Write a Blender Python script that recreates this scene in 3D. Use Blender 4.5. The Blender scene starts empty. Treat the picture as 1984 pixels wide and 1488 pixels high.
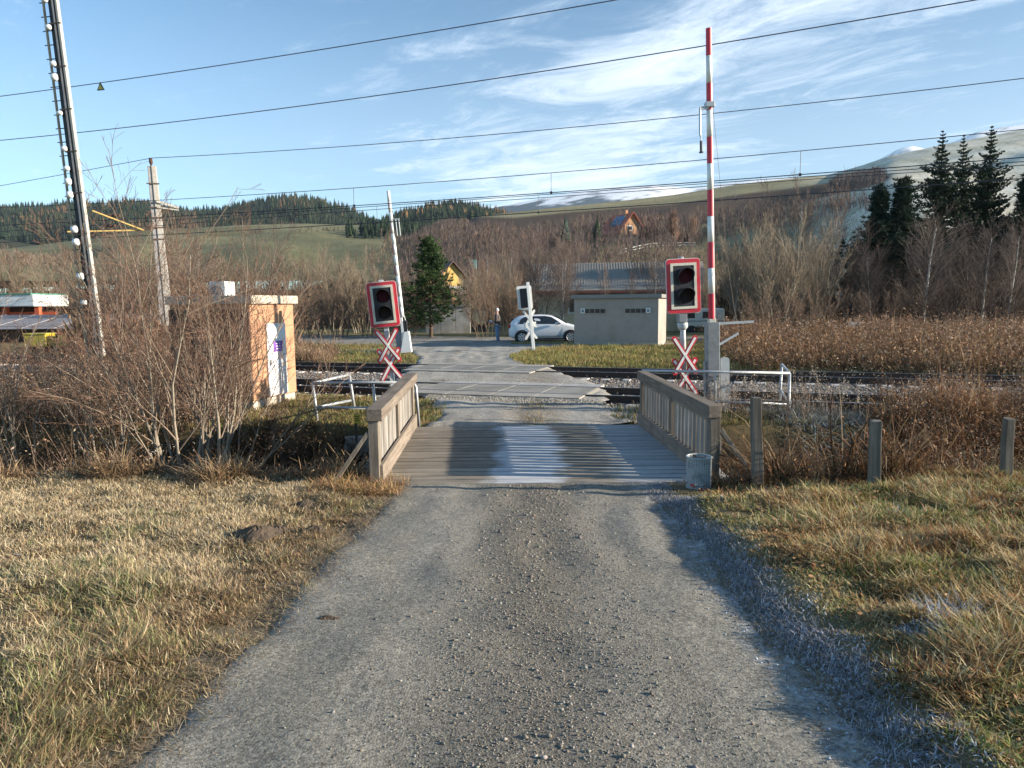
import bpy, bmesh, math, random
import numpy as np
from mathutils import Vector, Matrix, Quaternion
rng = np.random.default_rng(11)
random.seed(11)
PI = math.pi
sc = bpy.context.scene
COL = sc.collection

# ------------------------------------------------------------------ camera
PITCH = math.atan(154 / 1378)
ROLL = 0.010
FPX = 1378.0
CAMZ = 2.15
cam = bpy.data.cameras.new('camera')
cam.sensor_width = 36.0
cam.lens = 25.0
cam.clip_start = 0.05
cam.clip_end = 20000
camo = bpy.data.objects.new('camera', cam)
COL.objects.link(camo)
CAMR = Matrix.Rotation(PI / 2 - PITCH, 3, 'X') @ Matrix.Rotation(-ROLL, 3, 'Z')
camo.matrix_world = Matrix.Translation((0, 0, CAMZ)) @ CAMR.to_4x4()
sc.camera = camo

# ------------------------------------------------------------------ light
SUN_EL = math.radians(15.7)
SUN_AZ = math.radians(-7.0)            # measured from +X, negative = behind the camera plane
SDIR = Vector((math.cos(SUN_EL) * math.cos(SUN_AZ), math.cos(SUN_EL) * math.sin(SUN_AZ), math.sin(SUN_EL)))
sl = bpy.data.lights.new('sun', 'SUN')
sl.energy = 5.0
sl.angle = math.radians(0.5)
sl.color = (1.0, 0.89, 0.74)
so = bpy.data.objects.new('sun', sl)
so.rotation_euler = SDIR.to_track_quat('Z', 'Y').to_euler()
COL.objects.link(so)
sc.view_settings.view_transform = 'Standard'
sc.view_settings.look = 'None'
sc.view_settings.gamma = 1
sc.view_settings.use_curve_mapping = False
sc.view_settings.exposure = 1.18
try:
    sc.cycles.max_bounces = 5
    sc.cycles.diffuse_bounces = 2
    sc.cycles.glossy_bounces = 2
    sc.cycles.transmission_bounces = 3
    sc.cycles.volume_bounces = 0
    sc.cycles.transparent_max_bounces = 6
    sc.cycles.caustics_reflective = False
    sc.cycles.caustics_refractive = False
except Exception:
    pass

w = bpy.data.worlds.new('World')
sc.world = w
w.use_nodes = True
nt = w.node_tree
nt.nodes.clear()
def N(nt, t, **kw):
    n = nt.nodes.new(t)
    for k, v in kw.items():
        if k == 'ins':
            for a, b in v.items():
                n.inputs[a].default_value = b
        else:
            setattr(n, k, v)
    return n
def LK(nt, a, b):
    nt.links.new(a, b)
sky = N(nt, 'ShaderNodeTexSky', sky_type='NISHITA', sun_disc=False, sun_elevation=SUN_EL,
        sun_rotation=PI / 2 - SUN_AZ, altitude=900, air_density=1.0, dust_density=0.0, ozone_density=2.2)
tc = N(nt, 'ShaderNodeTexCoord')
sep = N(nt, 'ShaderNodeSeparateXYZ')
LK(nt, tc.outputs['Generated'], sep.inputs[0])
zc = N(nt, 'ShaderNodeMath', operation='MAXIMUM', ins={1: 0.03})
LK(nt, sep.outputs['Z'], zc.inputs[0])
dx = N(nt, 'ShaderNodeMath', operation='DIVIDE'); LK(nt, sep.outputs['X'], dx.inputs[0]); LK(nt, zc.outputs[0], dx.inputs[1])
dy = N(nt, 'ShaderNodeMath', operation='DIVIDE'); LK(nt, sep.outputs['Y'], dy.inputs[0]); LK(nt, zc.outputs[0], dy.inputs[1])
cmb = N(nt, 'ShaderNodeCombineXYZ'); LK(nt, dx.outputs[0], cmb.inputs[0]); LK(nt, dy.outputs[0], cmb.inputs[1])
# cirrus: long fibres, stretched along one direction of the cloud sheet
mp = N(nt, 'ShaderNodeMapping', vector_type='TEXTURE'); mp.inputs['Rotation'].default_value = (0, 0, math.radians(44)); mp.inputs['Scale'].default_value = (0.75, 1.5, 1)
LK(nt, cmb.outputs[0], mp.inputs[0])
n1 = N(nt, 'ShaderNodeTexNoise', ins={'Scale': 1.9, 'Detail': 11, 'Roughness': 0.74, 'Distortion': 0.7}); LK(nt, mp.outputs[0], n1.inputs['Vector'])
mp2 = N(nt, 'ShaderNodeMapping'); mp2.inputs['Rotation'].default_value = (0, 0, math.radians(-50)); mp2.inputs['Scale'].default_value = (0.22, 0.13, 1); mp2.inputs['Location'].default_value = (0.35, 0.1, 0)
LK(nt, cmb.outputs[0], mp2.inputs[0])
n2 = N(nt, 'ShaderNodeTexNoise', ins={'Scale': 1.0, 'Detail': 3, 'Roughness': 0.5}); LK(nt, mp2.outputs[0], n2.inputs['Vector'])
# the cloud bank: an elongated patch of the sheet, north-north-east of the viewer
bx_ = N(nt, 'ShaderNodeVectorMath', operation='SUBTRACT'); bx_.inputs[1].default_value = (0.55, 5.7, 0); LK(nt, cmb.outputs[0], bx_.inputs[0])
bm_ = N(nt, 'ShaderNodeMapping', vector_type='TEXTURE'); bm_.inputs['Scale'].default_value = (0.95, 2.0, 1)
LK(nt, bx_.outputs[0], bm_.inputs[0])
bl_ = N(nt, 'ShaderNodeVectorMath', operation='LENGTH'); LK(nt, bm_.outputs[0], bl_.inputs[0])
bx2 = N(nt, 'ShaderNodeVectorMath', operation='SUBTRACT'); bx2.inputs[1].default_value = (0.66, 3.05, 0); LK(nt, cmb.outputs[0], bx2.inputs[0])
bm2 = N(nt, 'ShaderNodeMapping', vector_type='TEXTURE'); bm2.inputs['Rotation'].default_value = (0, 0, math.radians(39.5)); bm2.inputs['Scale'].default_value = (0.36, 1.25, 1); LK(nt, bx2.outputs[0], bm2.inputs[0])
bl2 = N(nt, 'ShaderNodeVectorMath', operation='LENGTH'); LK(nt, bm2.outputs[0], bl2.inputs[0])
blm = N(nt, 'ShaderNodeMath', operation='MINIMUM'); LK(nt, bl_.outputs['Value'], blm.inputs[0]); LK(nt, bl2.outputs['Value'], blm.inputs[1])
bank = N(nt, 'ShaderNodeMapRange', ins={1: 2.1, 2: 0.0, 3: 0.0, 4: 0.36}); LK(nt, blm.outputs[0], bank.inputs[0])
add1 = N(nt, 'ShaderNodeMath', operation='ADD'); LK(nt, n1.outputs[0], add1.inputs[0]); LK(nt, bank.outputs[0], add1.inputs[1])
sm = N(nt, 'ShaderNodeMath', operation='MULTIPLY_ADD', ins={1: 0.45, 2: -0.24}); LK(nt, n2.outputs[0], sm.inputs[0])
add2 = N(nt, 'ShaderNodeMath', operation='ADD'); LK(nt, add1.outputs[0], add2.inputs[0]); LK(nt, sm.outputs[0], add2.inputs[1])
cr = N(nt, 'ShaderNodeMapRange', interpolation_type='SMOOTHSTEP', ins={1: 0.46, 2: 0.98, 3: 0.0, 4: 0.85}); LK(nt, add2.outputs[0], cr.inputs[0])
# thin veil that thickens towards the horizon, as haze does
hz = N(nt, 'ShaderNodeMapRange', ins={1: 0.36, 2: 0.0, 3: 0.0, 4: 0.30}); LK(nt, sep.outputs['Z'], hz.inputs[0])
hm = N(nt, 'ShaderNodeMath', operation='MAXIMUM'); LK(nt, cr.outputs[0], hm.inputs[0]); LK(nt, hz.outputs[0], hm.inputs[1])
mixc = N(nt, 'ShaderNodeMixRGB', ins={2: (6.6, 7.3, 8.2, 1)})
tint = N(nt, 'ShaderNodeMixRGB', blend_type='MULTIPLY', ins={0: 1.0, 2: (0.74, 1.02, 1.09, 1)})
ew = N(nt, 'ShaderNodeMapRange', ins={1: -1.0, 2: 1.0, 3: 1.27, 4: 0.66}); LK(nt, sep.outputs['X'], ew.inputs[0])
ewm = N(nt, 'ShaderNodeVectorMath', operation='SCALE'); LK(nt, sky.outputs[0], ewm.inputs[0]); LK(nt, ew.outputs[0], ewm.inputs['Scale'])
LK(nt, ewm.outputs[0], tint.inputs[1])
LK(nt, hm.outputs[0], mixc.inputs[0]); LK(nt, tint.outputs[0], mixc.inputs[1])
bg = N(nt, 'ShaderNodeBackground', ins={1: 0.087}); LK(nt, mixc.outputs[0], bg.inputs[0])
wo = N(nt, 'ShaderNodeOutputWorld'); LK(nt, bg.outputs[0], wo.inputs[0])

# ------------------------------------------------------------------ picture geometry -> place
def ray(px, py):
    return CAMR @ Vector((px - 992, -(py - 744), -FPX))
def at(px, py, Y):
    d = ray(px, py)
    return Vector((0, 0, CAMZ)) + d * (Y / d.y)
def atz(px, py, z):
    d = ray(px, py)
    return Vector((0, 0, CAMZ)) + d * ((z - CAMZ) / d.z)
TRK = 0.34                                   # the railway: y = q - TRK * x
TANG = math.atan(TRK)
RAILS = (16.0, 17.53, 21.42, 22.95)

# ------------------------------------------------------------------ noise
def _mknoise(seed, n=14):
    r = np.random.default_rng(seed)
    a = r.uniform(0, 2 * PI, n); k = r.uniform(0.5, 2.2, n); p = r.uniform(0, 2 * PI, n)
    return a, k, p
_NS = [_mknoise(s) for s in range(12)]
def noise(x, y, scale=1.0, seed=0):
    a, k, p = _NS[seed]
    x = np.asarray(x, float) / scale; y = np.asarray(y, float) / scale
    s = 0
    for i in range(len(a)):
        s = s + np.sin((x * math.cos(a[i]) + y * math.sin(a[i])) * k[i] * 2.0 + p[i] + 1.3 * np.sin(y * k[i] + p[i]))
    return s / math.sqrt(len(a)) * 0.9       # about -1.5 .. 1.5
def sst(x, a, b):
    t = np.clip((x - a) / (b - a), 0, 1)
    return t * t * (3 - 2 * t)

def road_c(y):
    return 0.031 * np.asarray(y, float)
ROADW = 1.43
RL, RR = 1.62, 1.36
def ditch_near(x):
    return 8.85 - 0.75 * sst(x, 0.5, 2.6) + 0.12 * noise(x, x * 0 + 3, 1.6, 1)
def zg(x, y, fine=True):
    x = np.asarray(x, float); y = np.asarray(y, float)
    z = 0.55 * np.clip(1 - y / 8.3, -0.02, 1.15)
    bank = 0.12 * sst(x - road_c(y), RR - 0.05, RR + 0.32) * (1 - .85 * sst(y, 6.9, 7.8)) + 0.10 * sst(x, 2.2, 5.0)
    lft = 0.03 * sst(-(x - road_c(y)), RL, RL + 0.6)
    near = z + bank + lft
    dn = ditch_near(x)
    t = np.clip((y - dn) / (12.15 - dn), 0, 1)
    dit = -1.45 * np.sin(PI * t) ** 0.8
    q = y + TRK * x
    bal = -0.02 + 0 * q
    grass = 0.04 + 0.06 * sst(y, 12.1, 14)
    far = 0.10 + 0.10 * sst(q, 24, 34)
    mid = grass + (bal - grass) * sst(q, 14.6, 15.3)
    mid = mid + (far - bal) * sst(q, 23.9, 25.2) * 1.0 - 0 * q
    bl = sst(y, dn - 0.1, 12.15)
    base = near * (1 - bl) + mid * bl
    zz = base + dit
    # the ditch runs out towards both sides only slowly
    ntr = 1 - sst(q, 14.3, 15.2) * (1 - sst(q, 24.2, 25.5))
    onroad = 1 - sst(np.abs(x - road_c(y)), ROADW - 0.15, ROADW + 0.4)
    bump = 0.035 * noise(x, y, 0.9, 2) + 0.018 * noise(x, y, 0.28, 3)
    zz = zz + bump * ntr * (1 - 0.8 * onroad) * np.where(y > 24, 0.6, 1.0)
    zz = zz + 0.010 * noise(x, y * 0.3, 0.35, 4) * onroad * ntr
    far2 = sst(y, 60, 110)
    return zz - far2 * 1.0

# ------------------------------------------------------------------ materials
MATS = {}
def mat(name, col=(0.5, 0.5, 0.5), rough=0.7, metal=0.0, noise_amt=0.12, nscale=12.0, bump=0.0, bscale=60.0, attr=None,
        spec=0.5, stretch=None, col2=None, dirt=None, transl=0.0, coat=0.0):
    if name in MATS:
        return MATS[name]
    m = bpy.data.materials.new(name)
    m.use_nodes = True
    t = m.node_tree
    b = t.nodes['Principled BSDF']
    b.inputs['Roughness'].default_value = rough
    b.inputs['Metallic'].default_value = metal
    b.inputs['Specular IOR Level'].default_value = spec
    b.inputs['Coat Weight'].default_value = coat
    tcn = N(t, 'ShaderNodeTexCoord')
    mpn = N(t, 'ShaderNodeMapping')
    if stretch:
        mpn.inputs['Scale'].default_value = stretch
    LK(t, tcn.outputs['Object'], mpn.inputs[0])
    if attr:
        a = N(t, 'ShaderNodeAttribute', attribute_name=attr)
        csrc = a.outputs['Color']
    else:
        r = N(t, 'ShaderNodeRGB'); r.outputs[0].default_value = (*col, 1)
        csrc = r.outputs[0]
    nz = N(t, 'ShaderNodeTexNoise', ins={'Scale': nscale, 'Detail': 6, 'Roughness': 0.6})
    LK(t, mpn.outputs[0], nz.inputs['Vector'])
    if col2:
        mr = N(t, 'ShaderNodeMapRange', ins={1: 0.38, 2: 0.66}); LK(t, nz.outputs[0], mr.inputs[0])
        mx = N(t, 'ShaderNodeMixRGB', ins={2: (*col2, 1)}); LK(t, mr.outputs[0], mx.inputs[0]); LK(t, csrc, mx.inputs[1])
        csrc = mx.outputs[0]
    if noise_amt:
        mr = N(t, 'ShaderNodeMapRange', ins={1: 0.25, 2: 0.75, 3: 1 - noise_amt, 4: 1 + noise_amt})
        nz2 = N(t, 'ShaderNodeTexNoise', ins={'Scale': nscale * 2.7, 'Detail': 5, 'Roughness': 0.65}); LK(t, mpn.outputs[0], nz2.inputs['Vector'])
        LK(t, nz2.outputs[0], mr.inputs[0])
        mx = N(t, 'ShaderNodeVectorMath', operation='SCALE'); LK(t, csrc, mx.inputs[0]); LK(t, mr.outputs[0], mx.inputs['Scale'])
        csrc = mx.outputs[0]
    if dirt:
        dcol, dscale, dlo, dhi = dirt
        nz3 = N(t, 'ShaderNodeTexNoise', ins={'Scale': dscale, 'Detail': 7, 'Roughness': 0.7}); LK(t, tcn.outputs['Object'], nz3.inputs['Vector'])
        mr = N(t, 'ShaderNodeMapRange', ins={1: dlo, 2: dhi}); LK(t, nz3.outputs[0], mr.inputs[0])
        mx = N(t, 'ShaderNodeMixRGB', ins={2: (*dcol, 1)}); LK(t, mr.outputs[0], mx.inputs[0]); LK(t, csrc, mx.inputs[1])
        csrc = mx.outputs[0]
    LK(t, csrc, b.inputs['Base Color'])
    if bump:
        nb = N(t, 'ShaderNodeTexNoise', ins={'Scale': bscale, 'Detail': 6, 'Roughness': 0.65}); LK(t, mpn.outputs[0], nb.inputs['Vector'])
        bn = N(t, 'ShaderNodeBump', ins={'Strength': 1.0, 'Distance': bump}); LK(t, nb.outputs[0], bn.inputs['Height'])
        LK(t, bn.outputs[0], b.inputs['Normal'])
    if transl:
        tr = N(t, 'ShaderNodeBsdfTranslucent'); LK(t, csrc, tr.inputs[0])
        ms = N(t, 'ShaderNodeMixShader', ins={0: transl})
        LK(t, b.outputs[0], ms.inputs[1]); LK(t, tr.outputs[0], ms.inputs[2])
        LK(t, ms.outputs[0], t.nodes['Material Output'].inputs[0])
    MATS[name] = m
    return m

# ------------------------------------------------------------------ object helpers
def setp(o, label=None, cat=None, group=None, kind=None):
    if label: o['label'] = label
    if cat: o['category'] = cat
    if group: o['group'] = group
    if kind: o['kind'] = kind
    return o
def thing(name, label, cat, loc=(0, 0, 0), rot=None, group=None):
    o = bpy.data.objects.new(name, None)
    COL.objects.link(o)
    o.location = loc
    if rot is not None:
        if isinstance(rot, Quaternion):
            o.rotation_mode = 'QUATERNION'; o.rotation_quaternion = rot
        else:
            o.rotation_euler = rot
    o.empty_display_size = 0.1
    return setp(o, label, cat, group)
def link(name, me, m, parent=None):
    o = bpy.data.objects.new(name, me)
    if m is not None and len(me.materials) == 0:
        me.materials.append(m)
    COL.objects.link(o)
    if parent is not None:
        o.parent = parent
    return o
def np_mesh(name, V, F, m, parent=None, col=None, smooth=False):
    """V (n,3), F (m,k) with one k, or a list of such arrays"""
    V = np.asarray(V, np.float32).reshape(-1, 3)
    Fs = F if isinstance(F, list) else [F]
    me = bpy.data.meshes.new(name)
    me.vertices.add(len(V)); me.vertices.foreach_set('co', V.ravel())
    tot = sum(f.size for f in Fs); cnt = sum(len(f) for f in Fs)
    me.loops.add(tot); me.polygons.add(cnt)
    me.loops.foreach_set('vertex_index', np.concatenate([np.asarray(f, np.int32).ravel() for f in Fs]))
    st = []; o = 0
    for f in Fs:
        k = f.shape[1]; st.append(o + np.arange(len(f)) * k); o += f.size
    me.polygons.foreach_set('loop_start', np.concatenate(st).astype(np.int32))
    if smooth:
        me.polygons.foreach_set('use_smooth', np.ones(cnt, bool))
    me.update(calc_edges=True)
    if col is not None:
        c = np.ones((len(V), 4), np.float32); c[:, :3] = col
        a = me.color_attributes.new('col', 'FLOAT_COLOR', 'POINT')
        a.data.foreach_set('color', c.ravel())
    return link(name, me, m, parent)
class MB:
    def __init__(s):
        s.v = []; s.f = []
    def add(s, vs, fs):
        o = len(s.v); s.v += [tuple(v) for v in vs]; s.f += [tuple(i + o for i in f) for f in fs]
    def box(s, c, size, rz=0.0, M=None):
        hx, hy, hz = size[0] / 2, size[1] / 2, size[2] / 2
        pts = [Vector((a * hx, b * hy, d * hz)) for d in (-1, 1) for a, b in ((-1, -1), (1, -1), (1, 1), (-1, 1))]
        R = Matrix.Rotation(rz, 3, 'Z')
        if M is not None: R = M
        pts = [R @ p + Vector(c) for p in pts]
        s.add(pts, [(3, 2, 1, 0), (4, 5, 6, 7), (0, 1, 5, 4), (1, 2, 6, 5), (2, 3, 7, 6), (3, 0, 4, 7)])
        return s
    def beam(s, a, b, wd, ht, up=(0, 0, 1)):
        a = Vector(a); b = Vector(b); d = b - a; L = d.length; d.normalize()
        u = Vector(up); x = d.cross(u); x.normalize(); z = x.cross(d)
        pts = [p + x * (i * wd / 2) + z * (j * ht / 2) for p in (a, b) for i, j in ((-1, -1), (1, -1), (1, 1), (-1, 1))]
        s.add(pts, [(0, 1, 2, 3), (7, 6, 5, 4), (0, 4, 5, 1), (1, 5, 6, 2), (2, 6, 7, 3), (3, 7, 4, 0)])
        return s
    def tube(s, pts, r, n=8, cap=True):
        pts = [Vector(p) for p in pts]
        rs = r if isinstance(r, (list, tuple)) else [r] * len(pts)
        rings = []; ref = None
        for i, p in enumerate(pts):
            t = (pts[min(i + 1, len(pts) - 1)] - pts[max(i - 1, 0)]).normalized()
            if ref is None:
                ref = Vector((0, 0, 1)) if abs(t.z) < 0.9 else Vector((1, 0, 0))
            x = t.cross(ref)
            if x.length < 1e-4: x = t.cross(Vector((0, 1, 0)))
            x.normalize(); y = x.cross(t)
            rings.append([p + (x * math.cos(2 * PI * k / n) + y * math.sin(2 * PI * k / n)) * rs[i] for k in range(n)])
        vs = [v for rg in rings for v in rg]; fs = []
        for i in range(len(pts) - 1):
            for k in range(n):
                k2 = (k + 1) % n
                fs.append((i * n + k, i * n + k2, (i + 1) * n + k2, (i + 1) * n + k))
        if cap:
            fs.append(tuple(range(n - 1, -1, -1))); fs.append(tuple((len(pts) - 1) * n + k for k in range(n)))
        s.add(vs, fs)
        return s
    def prism(s, outline, y0, y1):
        """outline in xz, extruded along y"""
        n = len(outline)
        vs = [(x, y0, z) for x, z in outline] + [(x, y1, z) for x, z in outline]
        fs = [tuple(range(n)), tuple(range(2 * n - 1, n - 1, -1))]
        fs += [(i, n + i, n + (i + 1) % n, (i + 1) % n) for i in range(n)]
        s.add(vs, fs)
        return s
    def build(s, name, m, parent=None, bevel=0.0, smooth=False, seg=2):
        me = bpy.data.meshes.new(name)
        me.from_pydata([tuple(v) for v in s.v], [], s.f)
        bm = bmesh.new(); bm.from_mesh(me)
        bmesh.ops.recalc_face_normals(bm, faces=bm.faces)
        bm.to_mesh(me); bm.free()
        if smooth:
            for p in me.polygons: p.use_smooth = len(p.vertices) == 4
        o = link(name, me, m, parent)
        if bevel:
            b = o.modifiers.new('bevel', 'BEVEL'); b.width = bevel; b.segments = seg; b.limit_method = 'ANGLE'
        return o
def rrect(w_, h_, r, n=4, cx=0, cz=0):
    out = []
    for (sx, sz, a0) in ((1, -1, -90), (1, 1, 0), (-1, 1, 90), (-1, -1, 180)):
        for k in range(n + 1):
            a = math.radians(a0 + 90 * k / n)
            out.append((cx + sx * (w_ / 2 - r) + r * math.cos(a), cz + sz * (h_ / 2 - r) + r * math.sin(a)))
    return out
def dup(o, parent=None, name=None):
    c = o.copy(); COL.objects.link(c)
    if parent is not None: c.parent = parent
    for ch in list(o.children):
        dup(ch, c)
    return c
def upright(B, T):
    d = (T - B); L = d.length
    return Vector((0, 0, 1)).rotation_difference(d.normalized()), L

# ------------------------------------------------------------------ plant generators
def blades(P, H, Wd, lean_dir, lean, bend, colb, colt, nseg=2):
    """P (n,3) bases; ribbons that bend over along their length"""
    n = len(P)
    H = np.asarray(H); s = np.linspace(0, 1, nseg + 1)
    th = lean[:, None] + bend[:, None] * s[None, :]
    ds = 1.0 / nseg
    hx = np.concatenate([np.zeros((n, 1)), np.cumsum(np.sin((th[:, 1:] + th[:, :-1]) / 2) * ds, 1)], 1) * H[:, None]
    hz_ = np.concatenate([np.zeros((n, 1)), np.cumsum(np.cos((th[:, 1:] + th[:, :-1]) / 2) * ds, 1)], 1) * H[:, None]
    cx, cy = np.cos(lean_dir), np.sin(lean_dir)
    C = np.stack([P[:, None, 0] + hx * cx[:, None], P[:, None, 1] + hx * cy[:, None], P[:, None, 2] + hz_], -1)
    fa = lean_dir + PI / 2 + rng.normal(0, 0.5, n)
    side = np.stack([np.cos(fa), np.sin(fa), np.zeros(n)], -1)[:, None, :]
    wt = (np.asarray(Wd)[:, None] * (1 - 0.75 * s[None, :-1] ** 2))[..., None] / 2
    Lf = C[:, :-1] - side * wt; Rt = C[:, :-1] + side * wt
    k = 2 * nseg + 1
    V = np.empty((n, k, 3)); V[:, 0:2 * nseg:2] = Lf; V[:, 1:2 * nseg:2] = Rt; V[:, -1] = C[:, -1]
    tr = []
    for i in range(nseg - 1):
        a = 2 * i; tr += [(a, a + 1, a + 3), (a, a + 3, a + 2)]
    tr.append((2 * nseg - 2, 2 * nseg - 1, 2 * nseg))
    F = (np.arange(n)[:, None, None] * k + np.array(tr)[None]).reshape(-1, 3)
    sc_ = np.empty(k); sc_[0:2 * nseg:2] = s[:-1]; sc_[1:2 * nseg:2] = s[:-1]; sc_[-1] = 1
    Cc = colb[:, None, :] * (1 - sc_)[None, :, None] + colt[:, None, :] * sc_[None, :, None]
    return V.reshape(-1, 3), F, Cc.reshape(-1, 3)
def flakes(P, size, col, flat=0.3):
    n = len(P)
    a = rng.normal(size=(n, 3)); a[:, 2] *= flat + 0.4; a /= np.linalg.norm(a, axis=1, keepdims=True)
    b = rng.normal(size=(n, 3)); b -= (b * a).sum(1, keepdims=True) * a; b /= np.linalg.norm(b, axis=1, keepdims=True)
    sz = size[:, None]
    V = np.stack([P - a * sz, P + b * sz * 0.45, P + a * sz, P - b * sz * 0.45], 1)
    F = (np.arange(n)[:, None, None] * 4 + np.array([[0, 1, 2], [0, 2, 3]])[None]).reshape(-1, 3)
    return V.reshape(-1, 3), F, np.repeat(col, 4, axis=0)
def merge(parts):
    Vs, Fs, Cs = [], [], []; o = 0
    for V, F, C in parts:
        Vs.append(V); Fs.append(F + o); Cs.append(C); o += len(V)
    return np.concatenate(Vs), np.concatenate(Fs), np.concatenate(Cs)
def pick(cols, n, w=None, jit=0.18):
    cols = np.array(cols); i = rng.choice(len(cols), n, p=w)
    return np.clip(cols[i] * rng.uniform(1 - jit, 1 + jit, (n, 1)) * rng.uniform(0.94, 1.06, (n, 3)), 0.002, 0.95)
class Skel:
    def __init__(s): s.by = {}
    def add(s, pts, rad, sides, c):
        s.by.setdefault((len(pts), sides), []).append((pts, rad, c))
    def mesh(s):
        out = []
        for (k, sd), L in s.by.items():
            P = np.array([[tuple(p) for p in a[0]] for a in L]); R = np.array([a[1] for a in L]); C = np.array([a[2] for a in L])
            n = len(P)
            T = np.empty_like(P); T[:, 1:-1] = P[:, 2:] - P[:, :-2]; T[:, 0] = P[:, 1] - P[:, 0]; T[:, -1] = P[:, -1] - P[:, -2]
            T /= np.linalg.norm(T, axis=2, keepdims=True) + 1e-9
            ref = np.where(np.abs(T[..., 2:3]) < 0.9, np.array([0, 0, 1.0]), np.array([1.0, 0, 0]))
            ref = np.repeat(ref[:, :1], k, 1)
            X = np.cross(T, ref); X /= np.linalg.norm(X, axis=2, keepdims=True) + 1e-9; Y = np.cross(X, T)
            an = np.arange(sd) * 2 * PI / sd
            V = P[:, :, None, :] + (X[:, :, None, :] * np.cos(an)[None, None, :, None] + Y[:, :, None, :] * np.sin(an)[None, None, :, None]) * R[:, :, None, None]
            q = []
            for i in range(k - 1):
                for j in range(sd):
                    j2 = (j + 1) % sd
                    a, b, c_, d = i * sd + j, i * sd + j2, (i + 1) * sd + j2, (i + 1) * sd + j
                    q += [(a, b, c_), (a, c_, d)]
            F = (np.arange(n)[:, None, None] * (k * sd) + np.array(q)[None]).reshape(-1, 3)
            out.append((V.reshape(-1, 3), F, np.repeat(C, k * sd, axis=0)))
        return merge(out)
def rdir(d, ang, az):
    d = Vector(d); p = d.orthogonal().normalized(); q = d.cross(p)
    return (d * math.cos(ang) + (p * math.cos(az) + q * math.sin(az)) * math.sin(ang)).normalized()
def grow(sk_main, sk_twig, p, d, L, r, lev, prm, R):
    """recursive bare-wood growth; prm: per level dict(n, ang, ratio, wob, up, k)"""
    q = prm[lev]; k = q['k']
    pts = [Vector(p)]; rad = [r]; dd = Vector(d)
    for i in range(k - 1):
        dd = dd + Vector((R.gauss(0, 1), R.gauss(0, 1), R.gauss(0, 1))) * q['wob'] + Vector((0, 0, q['up']))
        dd.normalize()
        pts.append(pts[-1] + dd * (L / (k - 1)))
        rad.append(max(r * (1 - 0.8 * (i + 1) / (k - 1)), q.get('rmin', 0.0012)))
    c = q['col']; j = R.uniform(0.75, 1.25)
    (sk_main if lev < q.get('split', 1) else sk_twig).add(pts, rad, q['s'], (c[0] * j, c[1] * j, c[2] * j))
    if lev + 1 < len(prm):
        nq = prm[lev + 1]
        nn = nq['n'] if lev == 0 else max(1, int(nq['n'] * R.uniform(0.6, 1.3)))
        for i in range(nn):
            t = nq['t0'] + (1 - nq['t0']) * (i + R.random()) / nn
            f = t * (k - 1); i0 = min(int(f), k - 2); ff = f - i0
            pp = pts[i0].lerp(pts[i0 + 1], ff); rr = rad[i0] * (1 - ff) + rad[i0 + 1] * ff
            dl = (pts[i0 + 1] - pts[i0]).normalized()
            cd = rdir(dl, nq['ang'] * R.uniform(0.6, 1.35), R.uniform(0, 2 * PI))
            if cd.z < -0.25: cd.z *= -0.5; cd.normalize()
            grow(sk_main, sk_twig, pp, cd, L * nq['ratio'] * R.uniform(0.6, 1.2) * (1.15 - 0.6 * t), min(rr * 0.62, nq.get('rmax', 9)), lev + 1, prm, R)
# ================================================================== GROUND
def ax(parts):
    out = []
    for a, b, st in parts:
        out += list(np.arange(a, b, st))
    return np.array(out)
gx = ax([(-3000, -400, 200), (-400, -60, 20), (-60, -20, 2.0), (-20, -9, 0.4), (-9, 8, 0.13), (8, 20, 0.4), (20, 60, 2.0), (60, 400, 20), (400, 3001, 200)])
gy = ax([(-60, -2, 4), (-2, 1.2, 0.4), (1.2, 13, 0.12), (13, 27, 0.25), (27, 60, 0.8), (60, 120, 4), (120, 600, 30), (600, 4001, 200)])
GX, GY = np.meshgrid(gx, gy)
GZ = zg(GX, GY)
nx, ny = len(gx), len(gy)
idx = np.arange(nx * ny).reshape(ny, nx)
F = np.stack([idx[:-1, :-1], idx[:-1, 1:], idx[1:, 1:], idx[1:, :-1]], -1).reshape(-1, 4)
V = np.stack([GX, GY, GZ], -1).reshape(-1, 3)
def lerp3(a, b, t): return np.array(a)[None] * (1 - t[:, None]) + np.array(b)[None] * t[:, None]
X, Y = V[:, 0], V[:, 1]
nA = np.clip(0.5 + 0.4 * noise(X, Y, 1.3, 5), 0, 1); nB = np.clip(0.5 + 0.5 * noise(X, Y, 0.5, 6), 0, 1)
c = lerp3((0.16, 0.115, 0.06), (0.10, 0.085, 0.035), nA) * (0.75 + 0.5 * nB[:, None])
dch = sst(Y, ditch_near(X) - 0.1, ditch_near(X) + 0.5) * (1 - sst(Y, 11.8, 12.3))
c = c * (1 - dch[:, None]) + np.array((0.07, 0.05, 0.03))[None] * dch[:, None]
vr = (1 - sst(np.abs(X - road_c(Y) + .13), 1.5, 1.85)) * (Y < 8.6)
c = c * (1 - vr[:, None]) + np.array((.20, .165, .115))[None] * vr[:, None]
q = Y + TRK * X
g = sst(Y, 12.0, 12.6)
gc = lerp3((0.15, 0.14, 0.06), (0.22, 0.17, 0.075), nA) * (0.8 + 0.4 * nB[:, None])
c = c * (1 - g[:, None]) + gc * g[:, None]
bl = sst(q, 14.7, 15.3) * (1 - sst(q, 23.7, 24.4))
c = c * (1 - bl[:, None]) + np.array((0.20, 0.175, 0.15))[None] * bl[:, None]
m_ground = mat('ground_soil', attr='col', rough=0.95, noise_amt=0.35, nscale=5, bump=0.02, bscale=14, spec=0.2)
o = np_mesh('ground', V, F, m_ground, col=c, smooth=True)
setp(o, kind='structure')

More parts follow.
